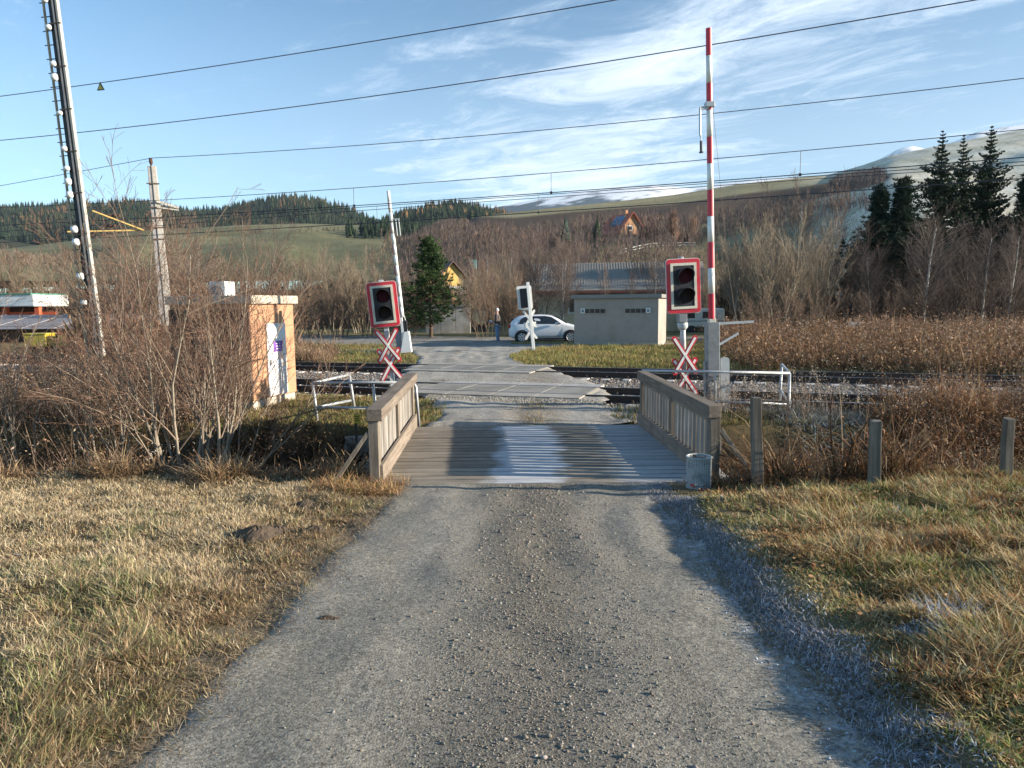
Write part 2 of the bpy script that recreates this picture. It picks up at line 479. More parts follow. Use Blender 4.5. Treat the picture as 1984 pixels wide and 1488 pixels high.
# ---- gravel road surfaces, each a strip with worn edges
def strip(name, cl, m, lift=0.012, ncol=26, step=0.12, edge=0.10, seed=0, zf=None, crown=0.0):
    """cl: centre line [(x, y, halfwidth_left, halfwidth_right)], resampled; edges wander and sink under the verge"""
    cl = np.array(cl, float)
    seg = np.concatenate([[0], np.cumsum(np.hypot(np.diff(cl[:, 0]), np.diff(cl[:, 1])))])
    s = np.arange(0, seg[-1] + 1e-6, step)
    C = np.stack([np.interp(s, seg, cl[:, i]) for i in range(4)], 1)
    T = np.gradient(C[:, :2], axis=0); T /= np.linalg.norm(T, axis=1, keepdims=True)
    Nn = np.stack([T[:, 1], -T[:, 0]], 1)       # to the right
    u = np.linspace(-1, 1, ncol)
    wl = C[:, 2] + edge * noise(s, s * 0 + seed, 0.45, 7) * 0.6
    wr = C[:, 3] + edge * noise(s, s * 0 + seed + 9, 0.45, 8) * 0.6
    wl = wl + .25 * edge * noise(s, s * 0 + 4, 0.10, 5); wr = wr + .25 * edge * noise(s, s * 0 + 7, 0.10, 6)
    off = np.where(u[None] < 0, u[None] * wl[:, None], u[None] * wr[:, None])
    XX = C[:, 0:1] + Nn[:, 0:1] * off; YY = C[:, 1:2] + Nn[:, 1:2] * off
    ZZ = (zf or zg)(XX, YY) + lift
    ZZ = ZZ + crown * (1 - u[None] ** 2)
    ZZ[:, 0] -= 0.035; ZZ[:, -1] -= 0.035
    n, k = XX.shape
    ii = np.arange(n * k).reshape(n, k)
    F = np.stack([ii[:-1, :-1], ii[:-1, 1:], ii[1:, 1:], ii[1:, :-1]], -1).reshape(-1, 4)
    o = np_mesh(name, np.stack([XX, YY, ZZ], -1).reshape(-1, 3), F, m, smooth=True)
    return setp(o, kind='structure')
def road_mat(name, base, light, brown, frost=False, darker=None):
    m = bpy.data.materials.new(name); m.use_nodes = True
    t = m.node_tree; b = t.nodes['Principled BSDF']
    b.inputs['Roughness'].default_value = 0.92; b.inputs['Specular IOR Level'].default_value = 0.25
    geo = N(t, 'ShaderNodeNewGeometry')
    sp = N(t, 'ShaderNodeSeparateXYZ'); LK(t, geo.outputs['Position'], sp.inputs[0])
    # along the road everything is drawn out by wheels
    mp = N(t, 'ShaderNodeMapping'); mp.inputs['Scale'].default_value = (1, 0.22, 1); mp.inputs['Rotation'].default_value = (0, 0, 0.03); LK(t, geo.outputs['Position'], mp.inputs[0])
    nL = N(t, 'ShaderNodeTexNoise', ins={'Scale': 1.9, 'Detail': 5, 'Roughness': 0.55}); LK(t, mp.outputs[0], nL.inputs['Vector'])
    nM = N(t, 'ShaderNodeTexNoise', ins={'Scale': 6, 'Detail': 8, 'Roughness': 0.7}); LK(t, geo.outputs['Position'], nM.inputs['Vector'])
    nF = N(t, 'ShaderNodeTexNoise', ins={'Scale': 90, 'Detail': 4, 'Roughness': 0.75}); LK(t, geo.outputs['Position'], nF.inputs['Vector'])
    # middle strip between the wheel tracks is browner and rougher
    xr = N(t, 'ShaderNodeMath', operation='MULTIPLY_ADD', ins={1: -0.031, 2: 0.0}); LK(t, sp.outputs['Y'], xr.inputs[0])
    xc = N(t, 'ShaderNodeMath', operation='ADD'); LK(t, sp.outputs['X'], xc.inputs[0]); LK(t, xr.outputs[0], xc.inputs[1])
    ab = N(t, 'ShaderNodeMath', operation='ABSOLUTE'); LK(t, xc.outputs[0], ab.inputs[0])
    md = N(t, 'ShaderNodeMapRange', ins={1: 0.85, 2: 0.10, 3: 0.0, 4: 1.0}); LK(t, ab.outputs[0], md.inputs[0])
    mdn = N(t, 'ShaderNodeMath', operation='MULTIPLY_ADD', ins={1: 1.3, 2: -0.45}); LK(t, nM.outputs[0], mdn.inputs[0])
    mdm = N(t, 'ShaderNodeMath', operation='ADD', use_clamp=True); LK(t, md.outputs[0], mdm.inputs[0]); LK(t, mdn.outputs[0], mdm.inputs[1])
    mdk = N(t, 'ShaderNodeMath', operation='MULTIPLY', use_clamp=True); LK(t, mdm.outputs[0], mdk.inputs[0]); LK(t, md.outputs[0], mdk.inputs[1])
    c1 = N(t, 'ShaderNodeMixRGB', ins={1: (*base, 1), 2: (*light, 1)})
    r1 = N(t, 'ShaderNodeMapRange', ins={1: 0.35, 2: 0.65}); LK(t, nL.outputs[0], r1.inputs[0]); LK(t, r1.outputs[0], c1.inputs[0])
    c2 = N(t, 'ShaderNodeMixRGB', ins={2: (*brown, 1)}); LK(t, c1.outputs[0], c2.inputs[1])
    mk = N(t, 'ShaderNodeMath', operation='MULTIPLY', ins={1: 0.60}); LK(t, mdk.outputs[0], mk.inputs[0]); LK(t, mk.outputs[0], c2.inputs[0])
    vo = N(t, 'ShaderNodeTexVoronoi', ins={'Scale': 75.0, 'Randomness': 1.0}); LK(t, geo.outputs['Position'], vo.inputs['Vector'])
    hs = N(t, 'ShaderNodeMapRange', ins={1: 0.0, 2: 1.0, 3: 0.62, 4: 1.42}); 
    sc3 = N(t, 'ShaderNodeSeparateXYZ'); LK(t, vo.outputs['Color'], sc3.inputs[0]); LK(t, sc3.outputs[0], hs.inputs[0])
    f1 = N(t, 'ShaderNodeMapRange', ins={1: 0.2, 2: 0.8, 3: 0.72, 4: 1.28}); LK(t, nF.outputs[0], f1.inputs[0])
    f2 = N(t, 'ShaderNodeMapRange', ins={1: 0.2, 2: 0.8, 3: 0.78, 4: 1.22}); LK(t, nM.outputs[0], f2.inputs[0])
    mm = N(t, 'ShaderNodeMath', operation='MULTIPLY'); LK(t, f1.outputs[0], mm.inputs[0]); LK(t, f2.outputs[0], mm.inputs[1])
    mm2 = N(t, 'ShaderNodeMath', operation='MULTIPLY'); LK(t, mm.outputs[0], mm2.inputs[0]); LK(t, hs.outputs[0], mm2.inputs[1])
    vs = N(t, 'ShaderNodeVectorMath', operation='SCALE'); LK(t, c2.outputs[0], vs.inputs[0]); LK(t, mm2.outputs[0], vs.inputs['Scale'])
    out = vs.outputs[0]
    if frost:
        fr = N(t, 'ShaderNodeMapRange', ins={1: 1.08, 2: 1.30, 3: 0.0, 4: 1.0}); LK(t, xc.outputs[0], fr.inputs[0])
        fn = N(t, 'ShaderNodeMapRange', ins={1: 0.42, 2: 0.62, 3: 0.0, 4: 0.55}); LK(t, nM.outputs[0], fn.inputs[0])
        fm = N(t, 'ShaderNodeMath', operation='MULTIPLY'); LK(t, fr.outputs[0], fm.inputs[0]); LK(t, fn.outputs[0], fm.inputs[1])
        cf = N(t, 'ShaderNodeMixRGB', ins={2: (0.55, 0.58, 0.62, 1)}); LK(t, fm.outputs[0], cf.inputs[0]); LK(t, out, cf.inputs[1]); out = cf.outputs[0]
    LK(t, out, b.inputs['Base Color'])
    hsum = N(t, 'ShaderNodeMath', operation='MULTIPLY_ADD', ins={1: -0.8}); LK(t, vo.outputs['Distance'], hsum.inputs[0]); LK(t, nF.outputs[0], hsum.inputs[2])
    bn = N(t, 'ShaderNodeBump', ins={'Strength': 1.0, 'Distance': 0.008}); LK(t, hsum.outputs[0], bn.inputs['Height'])
    bst = N(t, 'ShaderNodeMath', operation='MULTIPLY_ADD', ins={1: 0.75, 2: 0.28}, use_clamp=True); LK(t, mdm.outputs[0], bst.inputs[0]); LK(t, bst.outputs[0], bn.inputs['Strength'])
    bn2 = N(t, 'ShaderNodeBump', ins={'Strength': 1.0, 'Distance': 0.02}); LK(t, nM.outputs[0], bn2.inputs['Height']); LK(t, bn.outputs[0], bn2.inputs['Normal'])
    LK(t, bn2.outputs[0], b.inputs['Normal'])
    return m
def ramp_z(x, y):
    q = y + TRK * x
    k = sst(q, 14.1, 15.25) * (1 - sst(q, 23.6, 25.0))
    return zg(x, y) * (1 - k) + .115 * k + .006 * noise(x, y, .3, 3)
m_road = road_mat('gravel_track', (0.195, 0.182, 0.150), (0.265, 0.245, 0.205), (0.150, 0.126, 0.094), frost=True)
m_road2 = road_mat('gravel_ramp', (0.26, 0.24, 0.205), (0.38, 0.355, 0.31), (0.22, 0.18, 0.13))
m_asph = road_mat('worn_asphalt', (0.20, 0.188, 0.165), (0.27, 0.255, 0.225), (0.20, 0.188, 0.165))
strip('road', [(0.031 * y, y, RL, RR) for y in np.arange(-3, 8.45, 0.5)] + [(0.26, 8.42, RL, RR + 0.25)], m_road, 0.012, 44, 0.07)
strip('gravel_ramp', [(0.25, 12.08, 1.95, 1.95), (0.22, 12.6, 1.75, 1.75), (0.18, 14.0, 1.55, 1.6), (0.05, 16.0, 2.0, 2.2), (-0.4, 18.5, 2.3, 2.4), (-0.9, 20.5, 2.4, 2.4), (-1.3, 23.3, 2.0, 2.2), (-1.7, 25.5, 1.7, 1.9), (-1.9, 28, 1.75, 1.9), (-1.8, 31, 2.6, 2.9), (-1.4, 34, 4.5, 5)], m_road2, 0.03, 40, 0.12, edge=0.2, zf=ramp_z)
strip('cross_road', [(-60, 60, 5.5, 5.5), (-30, 48.5, 5.2, 5.2), (-16, 44.0, 4.8, 5.0), (-8, 41.2, 4.4, 5.2), (-2, 39.0, 3.6, 6.0), (3, 37.6, 3.0, 4.0), (9, 37.0, 2.8, 2.8), (18, 37.5, 2.6, 2.6), (40, 36, 2.6, 2.6)], m_asph, 0.045, 30, 0.5, edge=0.35)

# ================================================================== RAILWAY
m_rail = mat('rail_steel', (0.055, 0.038, 0.03), rough=0.75, metal=0.1, nscale=6, noise_amt=0.3)
m_head = mat('rail_running_face', (0.42, 0.42, 0.44), rough=0.3, metal=0.9)
m_conc = mat('sleeper_concrete', (0.50, 0.48, 0.45), rough=0.9, nscale=5, noise_amt=0.2, col2=(0.36, 0.31, 0.27))
m_clip = mat('rail_fastening', (0.10, 0.075, 0.06), rough=0.7, metal=0.2)
tdir = Vector((1, -TRK, 0)).normalized(); tnor = Vector((TRK, 1, 0)).normalized()
def P_on(q0, x, z): return Vector((x, q0 - TRK * x, z))
def rail_profile():
    # (across, up) of one rail, closed outline
    return [(-.070, 0), (.070, 0), (.070, .012), (.012, .026), (.008, .112), (.036, .122), (.036, .150), (.030, .158), (-.030, .158), (-.036, .150), (-.036, .122), (-.008, .112), (-.012, .026), (-.070, .012)]
LZ = 0.0
rail_me = None
for ti, (qa, qb) in enumerate(((16.0, 17.53), (21.42, 22.95))):
    lab = ('railway track nearer the bridge, dark rails on pale concrete sleepers', 'railway track on the far side, dark rails before the grass by the grey hut')[ti]
    tr = thing('railway_track', lab, 'railway track', (0, (qa + qb) / 2, 0), (0, 0, -TANG), group='pair of railway tracks')
    if ti == 0:
        prof = rail_profile(); mb = MB(); a0, a1 = -70, 60
        n = len(prof)
        mb.add([(a0, p[0], p[1]) for p in prof] + [(a1, p[0], p[1]) for p in prof],
               [(i, (i + 1) % n, n + (i + 1) % n, n + i) for i in range(n)])
        hd = MB(); hd.box((-5, 0, .1595), (130, .046, .003))
        sl_mb = MB(); sl_mb.add([(-.13, -1.28, -.06), (.13, -1.28, -.06), (.13, 1.28, -.06), (-.13, 1.28, -.06), (-.10, -1.26, 0.012), (.10, -1.26, 0.012), (.10, 1.26, 0.012), (-.10, 1.26, 0.012)],
               [(3, 2, 1, 0), (4, 5, 6, 7), (0, 1, 5, 4), (1, 2, 6, 5), (2, 3, 7, 6), (3, 0, 4, 7)])
        cl = MB()
        for sy in (-.7245, .7245):
            for d in (-.1, .1):
                cl.box((0, sy + d, .035), (.07, .05, .05)); cl.box((0, sy + d * 1.3, .06), (.03, .03, .06))
    half = (qb - qa) / 2 * math.cos(TANG)
    for s_, q in ((-1, qa), (1, qb)):
        if rail_me is None:
            r0 = mb.build('rail', m_rail, tr); rail_me = r0.data
            h0 = hd.build('running_face', m_head, r0)
            r0.location = (0, s_ * half, 0.018)
        else:
            r0 = link('rail', rail_me, None, tr); r0.location = (0, s_ * half, 0.018)
            h1 = link('running_face', h0.data, None, r0)
    for k in range(-46, 60):
        lx = k * 0.6 + 0.17 * ti
        wx = (lx) * math.cos(TANG) + 0
        ww = tr.location + tdir * lx
        # under the crossing panels and the gravel nothing shows
        if (ti == 0 and -2.2 < ww.x < 2.0) or (ti == 1 and -3.1 < ww.x < 1.1): continue
        if k == -46 and ti == 0:
            s0 = sl_mb.build('sleeper', m_conc, tr); c0 = cl.build('rail_clip', m_clip, s0); c0['kind'] = 'stuff'; s0.location = (lx, 0, 0.0); sle, cle = s0.data, c0.data
        else:
            s1 = link('sleeper', sle, None, tr); s1.location = (lx, 0, random.uniform(-.006, .006)); s1.rotation_euler = (0, 0, random.uniform(-.012, .012))
            if abs(lx) < 22: link('rail_clip', cle, None, s1)['kind'] = 'stuff'

# ballast stones
OCT = np.array([[1, 0, 0], [-1, 0, 0], [0, 1, 0], [0, -1, 0], [0, 0, 1], [0, 0, -1]], float)
OF = np.array([[0, 2, 4], [2, 1, 4], [1, 3, 4], [3, 0, 4], [2, 0, 5], [1, 2, 5], [3, 1, 5], [0, 3, 5]])
def stones(P, size, col, flat=0.7):
    n = len(P)
    V = OCT[None] * rng.uniform(0.55, 1.15, (n, 6, 1)) + rng.normal(0, 0.22, (n, 6, 3))
    a = rng.uniform(0, 2 * PI, n); ca, sa = np.cos(a), np.sin(a)
    x = V[..., 0] * ca[:, None] - V[..., 1] * sa[:, None]; y = V[..., 0] * sa[:, None] + V[..., 1] * ca[:, None]
    V = np.stack([x, y, V[..., 2] * flat], -1) * size[:, None, None] + P[:, None, :]
    F = (np.arange(n)[:, None, None] * 6 + OF[None]).reshape(-1, 3)
    return V.reshape(-1, 3), F, np.repeat(col, 6, axis=0)
n = 26000
xx = rng.uniform(-13, 15, n); qq = np.concatenate([rng.uniform(14.9, 24.3, n // 2), rng.uniform(15.0, 21.2, n - n // 2)])
yy = qq - TRK * xx
keep = (~((xx > -2.3) & (xx < 1.9) & (qq > 15.2) & (qq < 18.3))) & (~((xx > -3.1) & (xx < 1.0) & (qq > 20.6)))
xx, yy, qq = xx[keep], yy[keep], qq[keep]
rel = np.minimum.reduce([np.abs(qq - r) for r in RAILS])
keep = rel > 0.09
xx, yy, qq = xx[keep], yy[keep], qq[keep]
sz = rng.uniform(.018, .042, len(xx)) * np.where(rng.random(len(xx)) < .2, 1.3, 1)
brown = np.exp(-((qq - 16.3) / 1.0) ** 2)[:, None]
cc = pick([(.26, .235, .21), (.17, .15, .135), (.33, .31, .29), (.20, .16, .12)], len(xx)) * (1 - 0.35 * brown)
Vv, Ff, Cc = stones(np.stack([xx, yy, zg(xx, yy) + 0.01 + sz * .1], -1), sz, cc)
m_stone = mat('stone', attr='col', rough=0.9, noise_amt=0.2, nscale=30, spec=0.25)
setp(np_mesh('ballast_gravel', Vv, Ff, m_stone, col=Cc), 'grey-brown crushed stone ballast lying between and beside the rails', 'ballast', kind='stuff')

# level crossing panels
m_panel = mat('panel_rubber', (0.235, 0.215, 0.18), rough=0.85, nscale=7, noise_amt=0.22, col2=(0.31, 0.285, 0.245), bump=0.003, bscale=60, dirt=((.36, .335, .29), 1.1, .42, .60))
m_slab = mat('panel_edge_concrete', (0.40, 0.385, 0.36), rough=0.9, nscale=4, noise_amt=0.2, col2=(0.30, 0.28, 0.25), bump=0.003, bscale=50)
m_wedge = mat('deflector_wood', (0.30, 0.27, 0.22), rough=0.85, nscale=5, noise_amt=0.2, stretch=(1, 8, 8))
for ti, (qa, qb, x0, x1) in enumerate(((16.0, 17.53, -2.05, 1.85), (21.42, 22.95, -3.0, 0.95))):
    t = thing('crossing_deck', ('rubber and concrete crossing panels over the nearer track', 'dark crossing panels over the farther track')[ti], 'crossing deck', (0, (qa + qb) / 2, 0), (0, 0, -TANG), group='level crossing panels')
    c_ = math.cos(TANG); half = (qb - qa) / 2 * c_
    L = (x1 - x0) / c_; xm = (x0 + x1) / 2 / c_ 
    npan = 4
    for (y0, y1, mm_) in ((-half + .075, half - .075, m_panel), (-half - .62, -half - .045, m_panel if ti else m_panel), (half + .045, half + .62, m_slab if ti == 0 else m_panel)):
        for k in range(npan):
            a = xm - L / 2 + L * k / npan; b = a + L / npan
            p = MB(); p.box(((a + b) / 2, (y0 + y1) / 2, 0.135), (b - a - .012, y1 - y0, 0.08))
            nm = 'panel' if abs(y0 + y1) < .2 else 'edge_panel'
            if nm == 'panel':
                # a fine ribbed tread moulded into the rubber
                for r_ in range(9):
                    p.box(((a + b) / 2, y0 + (y1 - y0) * (r_ + .5) / 9, 0.177), (b - a - .06, .05, .006))
            p.build(nm, mm_, t, bevel=0.006)
    for xe, sg in ((xm + L / 2, 1), (xm - L / 2, -1)):
        wv = MB(); wv.add([(xe, -half + .1, .02), (xe, half - .1, .02), (xe, half - .1, .175), (xe, -half + .1, .175), (xe + sg * .45, -half + .35, -.01), (xe + sg * .45, half - .35, -.01)],
               [(0, 1, 2, 3), (0, 3, 4), (1, 5, 2), (3, 2, 5, 4), (0, 4, 5, 1)])
        wv.build('deflector', m_wedge if sg > 0 else m_panel, t)
# light gravel heaped against the panels
def scatter_poly(n, f):
    out = []
    while len(out) < n:
        a = f(n); out += list(a)
    return np.array(out[:n])
def gravel_rows(n, qc, qs, x0, x1, s0, s1, cols, zadd=0.035):
    x = rng.uniform(x0, x1, n); q = rng.normal(qc, qs, n); y = q - TRK * x
    s = rng.uniform(s0, s1, n)
    return stones(np.stack([x, y, ramp_z(x, y) + zadd], -1), s, pick(cols, n))
LG = [(.34, .32, .28), (.28, .26, .225), (.42, .40, .36), (.25, .225, .19)]
setp(np_mesh('crossing_gravel', *merge([gravel_rows(3200, 15.0, .22, -1.9, 1.9, .008, .022, LG), gravel_rows(5200, 19.5, .60, -3.0, 1.6, .006, .017, LG, .028),
     gravel_rows(1800, 24.0, .25, -3.2, 0.9, .012, .026, LG), gravel_rows(700, 18.4, .1, -2.2, 1.9, .01, .02, LG, .04)])[:2], m_stone, col=np.repeat(pick(LG, 10900), 6, axis=0)),
     'pale loose gravel between the crossing panels', 'gravel', kind='stuff')

# ================================================================== WOODEN BRIDGE
def wood_mat(name, c1, c2, axis, frost=False, scale=1.0):
    m = bpy.data.materials.new(name); m.use_nodes = True
    t = m.node_tree; b = t.nodes['Principled BSDF']
    b.inputs['Roughness'].default_value = 0.85; b.inputs['Specular IOR Level'].default_value = 0.25
    tcn = N(t, 'ShaderNodeTexCoord'); mpn = N(t, 'ShaderNodeMapping')
    s = [22, 22, 22]; s[axis] = 1.1
    mpn.inputs['Scale'].default_value = s
    oi = N(t, 'ShaderNodeObjectInfo')
    ad = N(t, 'ShaderNodeVectorMath', operation='ADD'); LK(t, tcn.outputs['Object'], ad.inputs[0])
    ml = N(t, 'ShaderNodeMath', operation='MULTIPLY', ins={1: 37.0}); LK(t, oi.outputs['Random'], ml.inputs[0]); LK(t, ml.outputs[0], ad.inputs[1])
    LK(t, ad.outputs[0], mpn.inputs[0])
    nz = N(t, 'ShaderNodeTexNoise', ins={'Scale': 1.0 * scale, 'Detail': 8, 'Roughness': 0.7, 'Distortion': 0.4}); LK(t, mpn.outputs[0], nz.inputs['Vector'])
    n2 = N(t, 'ShaderNodeTexNoise', ins={'Scale': 2.3, 'Detail': 6, 'Roughness': 0.6}); LK(t, ad.outputs[0], n2.inputs['Vector'])
    mr = N(t, 'ShaderNodeMapRange', ins={1: 0.32, 2: 0.68}); LK(t, nz.outputs[0], mr.inputs[0])
    mx = N(t, 'ShaderNodeMixRGB', ins={1: (*c1, 1), 2: (*c2, 1)}); LK(t, mr.outputs[0], mx.inputs[0])
    rv = N(t, 'ShaderNodeMapRange', ins={1: 0, 2: 1, 3: 0.80, 4: 1.18}); LK(t, oi.outputs['Random'], rv.inputs[0])
    r2 = N(t, 'ShaderNodeMapRange', ins={1: 0.3, 2: 0.7, 3: 0.8, 4: 1.2}); LK(t, n2.outputs[0], r2.inputs[0])
    mu = N(t, 'ShaderNodeMath', operation='MULTIPLY'); LK(t, rv.outputs[0], mu.inputs[0]); LK(t, r2.outputs[0], mu.inputs[1])
    vs = N(t, 'ShaderNodeVectorMath', operation='SCALE'); LK(t, mx.outputs[0], vs.inputs[0]); LK(t, mu.outputs[0], vs.inputs['Scale'])
    out = vs.outputs[0]
    if frost:
        # rime lies where nothing has driven or thawed: between the wheel lines and by the far rail
        geo = N(t, 'ShaderNodeNewGeometry'); sp = N(t, 'ShaderNodeSeparateXYZ'); LK(t, geo.outputs['Position'], sp.inputs[0])
        wn = N(t, 'ShaderNodeTexNoise', ins={'Scale': 3.2, 'Detail': 6, 'Roughness': 0.7}); LK(t, geo.outputs['Position'], wn.inputs['Vector'])
        wo_ = N(t, 'ShaderNodeMath', operation='MULTIPLY_ADD', ins={1: 0.55, 2: -0.275}); LK(t, wn.outputs[0], wo_.inputs[0])
        wr_ = N(t, 'ShaderNodeMath', operation='MULTIPLY_ADD', ins={1: 0.16, 2: -0.08}); LK(t, oi.outputs['Random'], wr_.inputs[0])
        wx0 = N(t, 'ShaderNodeMath', operation='ADD'); LK(t, sp.outputs['X'], wx0.inputs[0]); LK(t, wo_.outputs[0], wx0.inputs[1])
        wx = N(t, 'ShaderNodeMath', operation='ADD'); LK(t, wx0.outputs[0], wx.inputs[0]); LK(t, wr_.outputs[0], wx.inputs[1])
        def band(a, b_, s_):
            u = N(t, 'ShaderNodeMapRange', ins={1: a - s_, 2: a + s_}); LK(t, wx.outputs[0], u.inputs[0])
            v = N(t, 'ShaderNodeMapRange', ins={1: b_ + s_, 2: b_ - s_}); LK(t, wx.outputs[0], v.inputs[0])
            k = N(t, 'ShaderNodeMath', operation='MULTIPLY'); LK(t, u.outputs[0], k.inputs[0]); LK(t, v.outputs[0], k.inputs[1])
            return k
        b1 = band(-0.22, 0.64, 0.10); b2 = band(1.36, 2.9, 0.16)
        h1 = N(t, 'ShaderNodeMath', operation='MULTIPLY', ins={1: 0.50}); LK(t, b1.outputs[0], h1.inputs[0])
        h2 = N(t, 'ShaderNodeMath', operation='MULTIPLY', ins={1: 0.30}); LK(t, b2.outputs[0], h2.inputs[0])
        bb = N(t, 'ShaderNodeMath', operation='ADD'); LK(t, h1.outputs[0], bb.inputs[0]); LK(t, h2.outputs[0], bb.inputs[1])
        fn = N(t, 'ShaderNodeMapRange', ins={1: 0.30, 2: 0.62, 3: 0.55, 4: 1.1}); LK(t, nz.outputs[0], fn.inputs[0])
        fm = N(t, 'ShaderNodeMath', operation='MULTIPLY'); LK(t, bb.outputs[0], fm.inputs[0]); LK(t, fn.outputs[0], fm.inputs[1])
        cf = N(t, 'ShaderNodeMixRGB', ins={2: (0.80, 0.84, 0.90, 1)}); LK(t, fm.outputs[0], cf.inputs[0]); LK(t, out, cf.inputs[1]); out = cf.outputs[0]
    LK(t, out, b.inputs['Base Color'])
    bn = N(t, 'ShaderNodeBump', ins={'Strength': 1.0, 'Distance': 0.004}); LK(t, nz.outputs[0], bn.inputs['Height']); LK(t, bn.outputs[0], b.inputs['Normal'])
    return m
m_deck = wood_mat('deck_boards', (0.16, 0.138, 0.108), (0.29, 0.255, 0.21), 0, frost=True)
m_beam = wood_mat('weathered_beam', (0.14, 0.11, 0.085), (0.29, 0.24, 0.19), 1)
m_post = wood_mat('weathered_upright', (0.13, 0.105, 0.08), (0.28, 0.24, 0.19), 2)
m_balu = wood_mat('weathered_slats', (0.19, 0.17, 0.145), (0.35, 0.32, 0.285), 2)
m_dark = mat('dark_wood', (0.07, 0.055, 0.045), rough=0.9)
BR0, BR1 = 8.42, 12.08
def dz(y): return 0.08 * (y - 8.4) / 3.6
br = thing('wooden_bridge', 'weathered grey timber bridge with slatted railings crossing the ditch before the railway', 'bridge', (0, 0, 0))
npl = 19
for k in range(npl):
    y = BR0 + (BR1 - BR0) * (k + .5) / npl
    gap = random.choice((.016, .022, .034))
    mb = MB(); xl = -1.98 + random.uniform(-.05, .05); xr = 2.66 + random.uniform(-.05, .05)
    mb.box(((xl + xr) / 2, y, dz(y) - .035 + random.uniform(-.005, .005)), (xr - xl, (BR1 - BR0) / npl - gap, .07))
    mb.build('plank', m_deck, br, bevel=0.006)
for x in (-1.7, -0.6, 0.4, 1.4, 2.3):
    MB().box((x, (BR0 + BR1) / 2, -.20), (.22, BR1 - BR0 + .8, .25)).build('girder', m_dark, br)
m_abut = mat('abutment_concrete', (0.30, 0.28, 0.25), rough=0.95, nscale=4, noise_amt=0.25)
MB().box((.34, 8.50, -.75), (4.9, .25, .82)).build('abutment', m_abut, br)
MB().box((.34, 12.02, -.62), (6.4, .3, 1.1)).build('abutment', m_abut, br)
def railing(ax0, ax1, side, label):
    r = bpy.data.objects.new('railing', None); COL.objects.link(r); r.parent = br; r['label'] = label
    y0, y1 = 8.50, 12.10
    def xa(y): return ax0 + (ax1 - ax0) * (y - y0) / (y1 - y0)
    hx = .16 if side > 0 else .19
    top = MB(); top.beam((xa(y0 - .06), y0 - .06, .845), (xa(y1 + .05), y1 + .05, .925), hx, .15); top.build('handrail', m_beam, r, bevel=.008)
    bt = MB(); ins = -side * .055
    bt.beam((xa(y0) + ins, y0, .10), (xa(y1) + ins, y1, .18), .05, .24); bt.build('kick_board', m_beam, r, bevel=.005)
    mid = MB(); mid.beam((xa(y0), y0, .735), (xa(y1), y1, .815), .05, .07); mid.build('upper_rail', m_beam, r)
    for y in (y0 + .03, (y0 + y1) / 2 - .05, y1 - .06):
        p = MB(); p.box((xa(y) + side * .02, y, .34 + dz(y)), (.12, .14, .86)); p.build('post', m_post, r, bevel=.006)
        br_ = MB()
        if y < y0 + .1 or y > y1 - .2:
            br_.beam((xa(y) + side * .09, y, .62), (xa(y) + side * .72, y - .12, -.28), .05, .13, up=(0, 1, 0)); br_.build('brace', m_post, r, bevel=.004)
    nb = 20 if side > 0 else 24
    for k in range(nb):
        y = y0 + .14 + (y1 - y0 - .26) * (k + .5) / nb
        if abs(y - ((y0 + y1) / 2 - .05)) < .08: continue
        b = MB(); b.box((xa(y) + side * .012 + random.uniform(-.003, .003), y, .45 + dz(y)), (.026, .122 if side > 0 else .108, .66)); b.build('baluster', m_balu, r, bevel=.003)
    return r
railing(-1.66, -1.72, -1, 'sunlit railing on the side with the orange cabin')
railing(2.43, 2.23, 1, 'shaded railing on the side with the mesh bin')
# ================================================================== CROSSING EQUIPMENT
m_red = mat('sign_red', (0.62, 0.02, 0.045), rough=0.4, nscale=6, noise_amt=0.08, dirt=((.30, .07, .06), 7, .45, .75))
m_white = mat('sign_white', (0.78, 0.77, 0.72), rough=0.5, nscale=7, noise_amt=0.06, dirt=((.45, .40, .32), 6, .55, .85))
m_cream = mat('frame_cream', (0.66, 0.62, 0.50), rough=0.6, nscale=7, noise_amt=0.1)
m_black = mat('signal_black', (0.018, 0.018, 0.022), rough=0.55, nscale=9, noise_amt=0.2)
m_lens = mat('lens_red', (0.05, 0.005, 0.01), rough=0.6, noise_amt=0.0, spec=.15)
m_lens2 = mat('lens_yellow_dark', (0.022, 0.014, 0.013), rough=0.6, noise_amt=0.0, spec=.15)
m_galv = mat('galvanised', (0.47, 0.49, 0.50), rough=0.5, metal=0.35, nscale=8, noise_amt=0.12, dirt=((.30, .29, .27), 7, .5, .8))
m_grey = mat('grey_paint', (0.235, 0.25, 0.26), rough=0.6, nscale=4, noise_amt=0.12, dirt=((.14, .13, .12), 4, .5, .75))
m_grey2 = mat('pale_grey_paint', (0.50, 0.52, 0.52), rough=0.55, nscale=4, noise_amt=0.1, dirt=((.30, .29, .27), 5, .5, .8))
m_wpaint = mat('white_paint', (0.80, 0.80, 0.77), rough=0.5, nscale=4, noise_amt=0.06, dirt=((.5, .47, .42), 5, .55, .85))

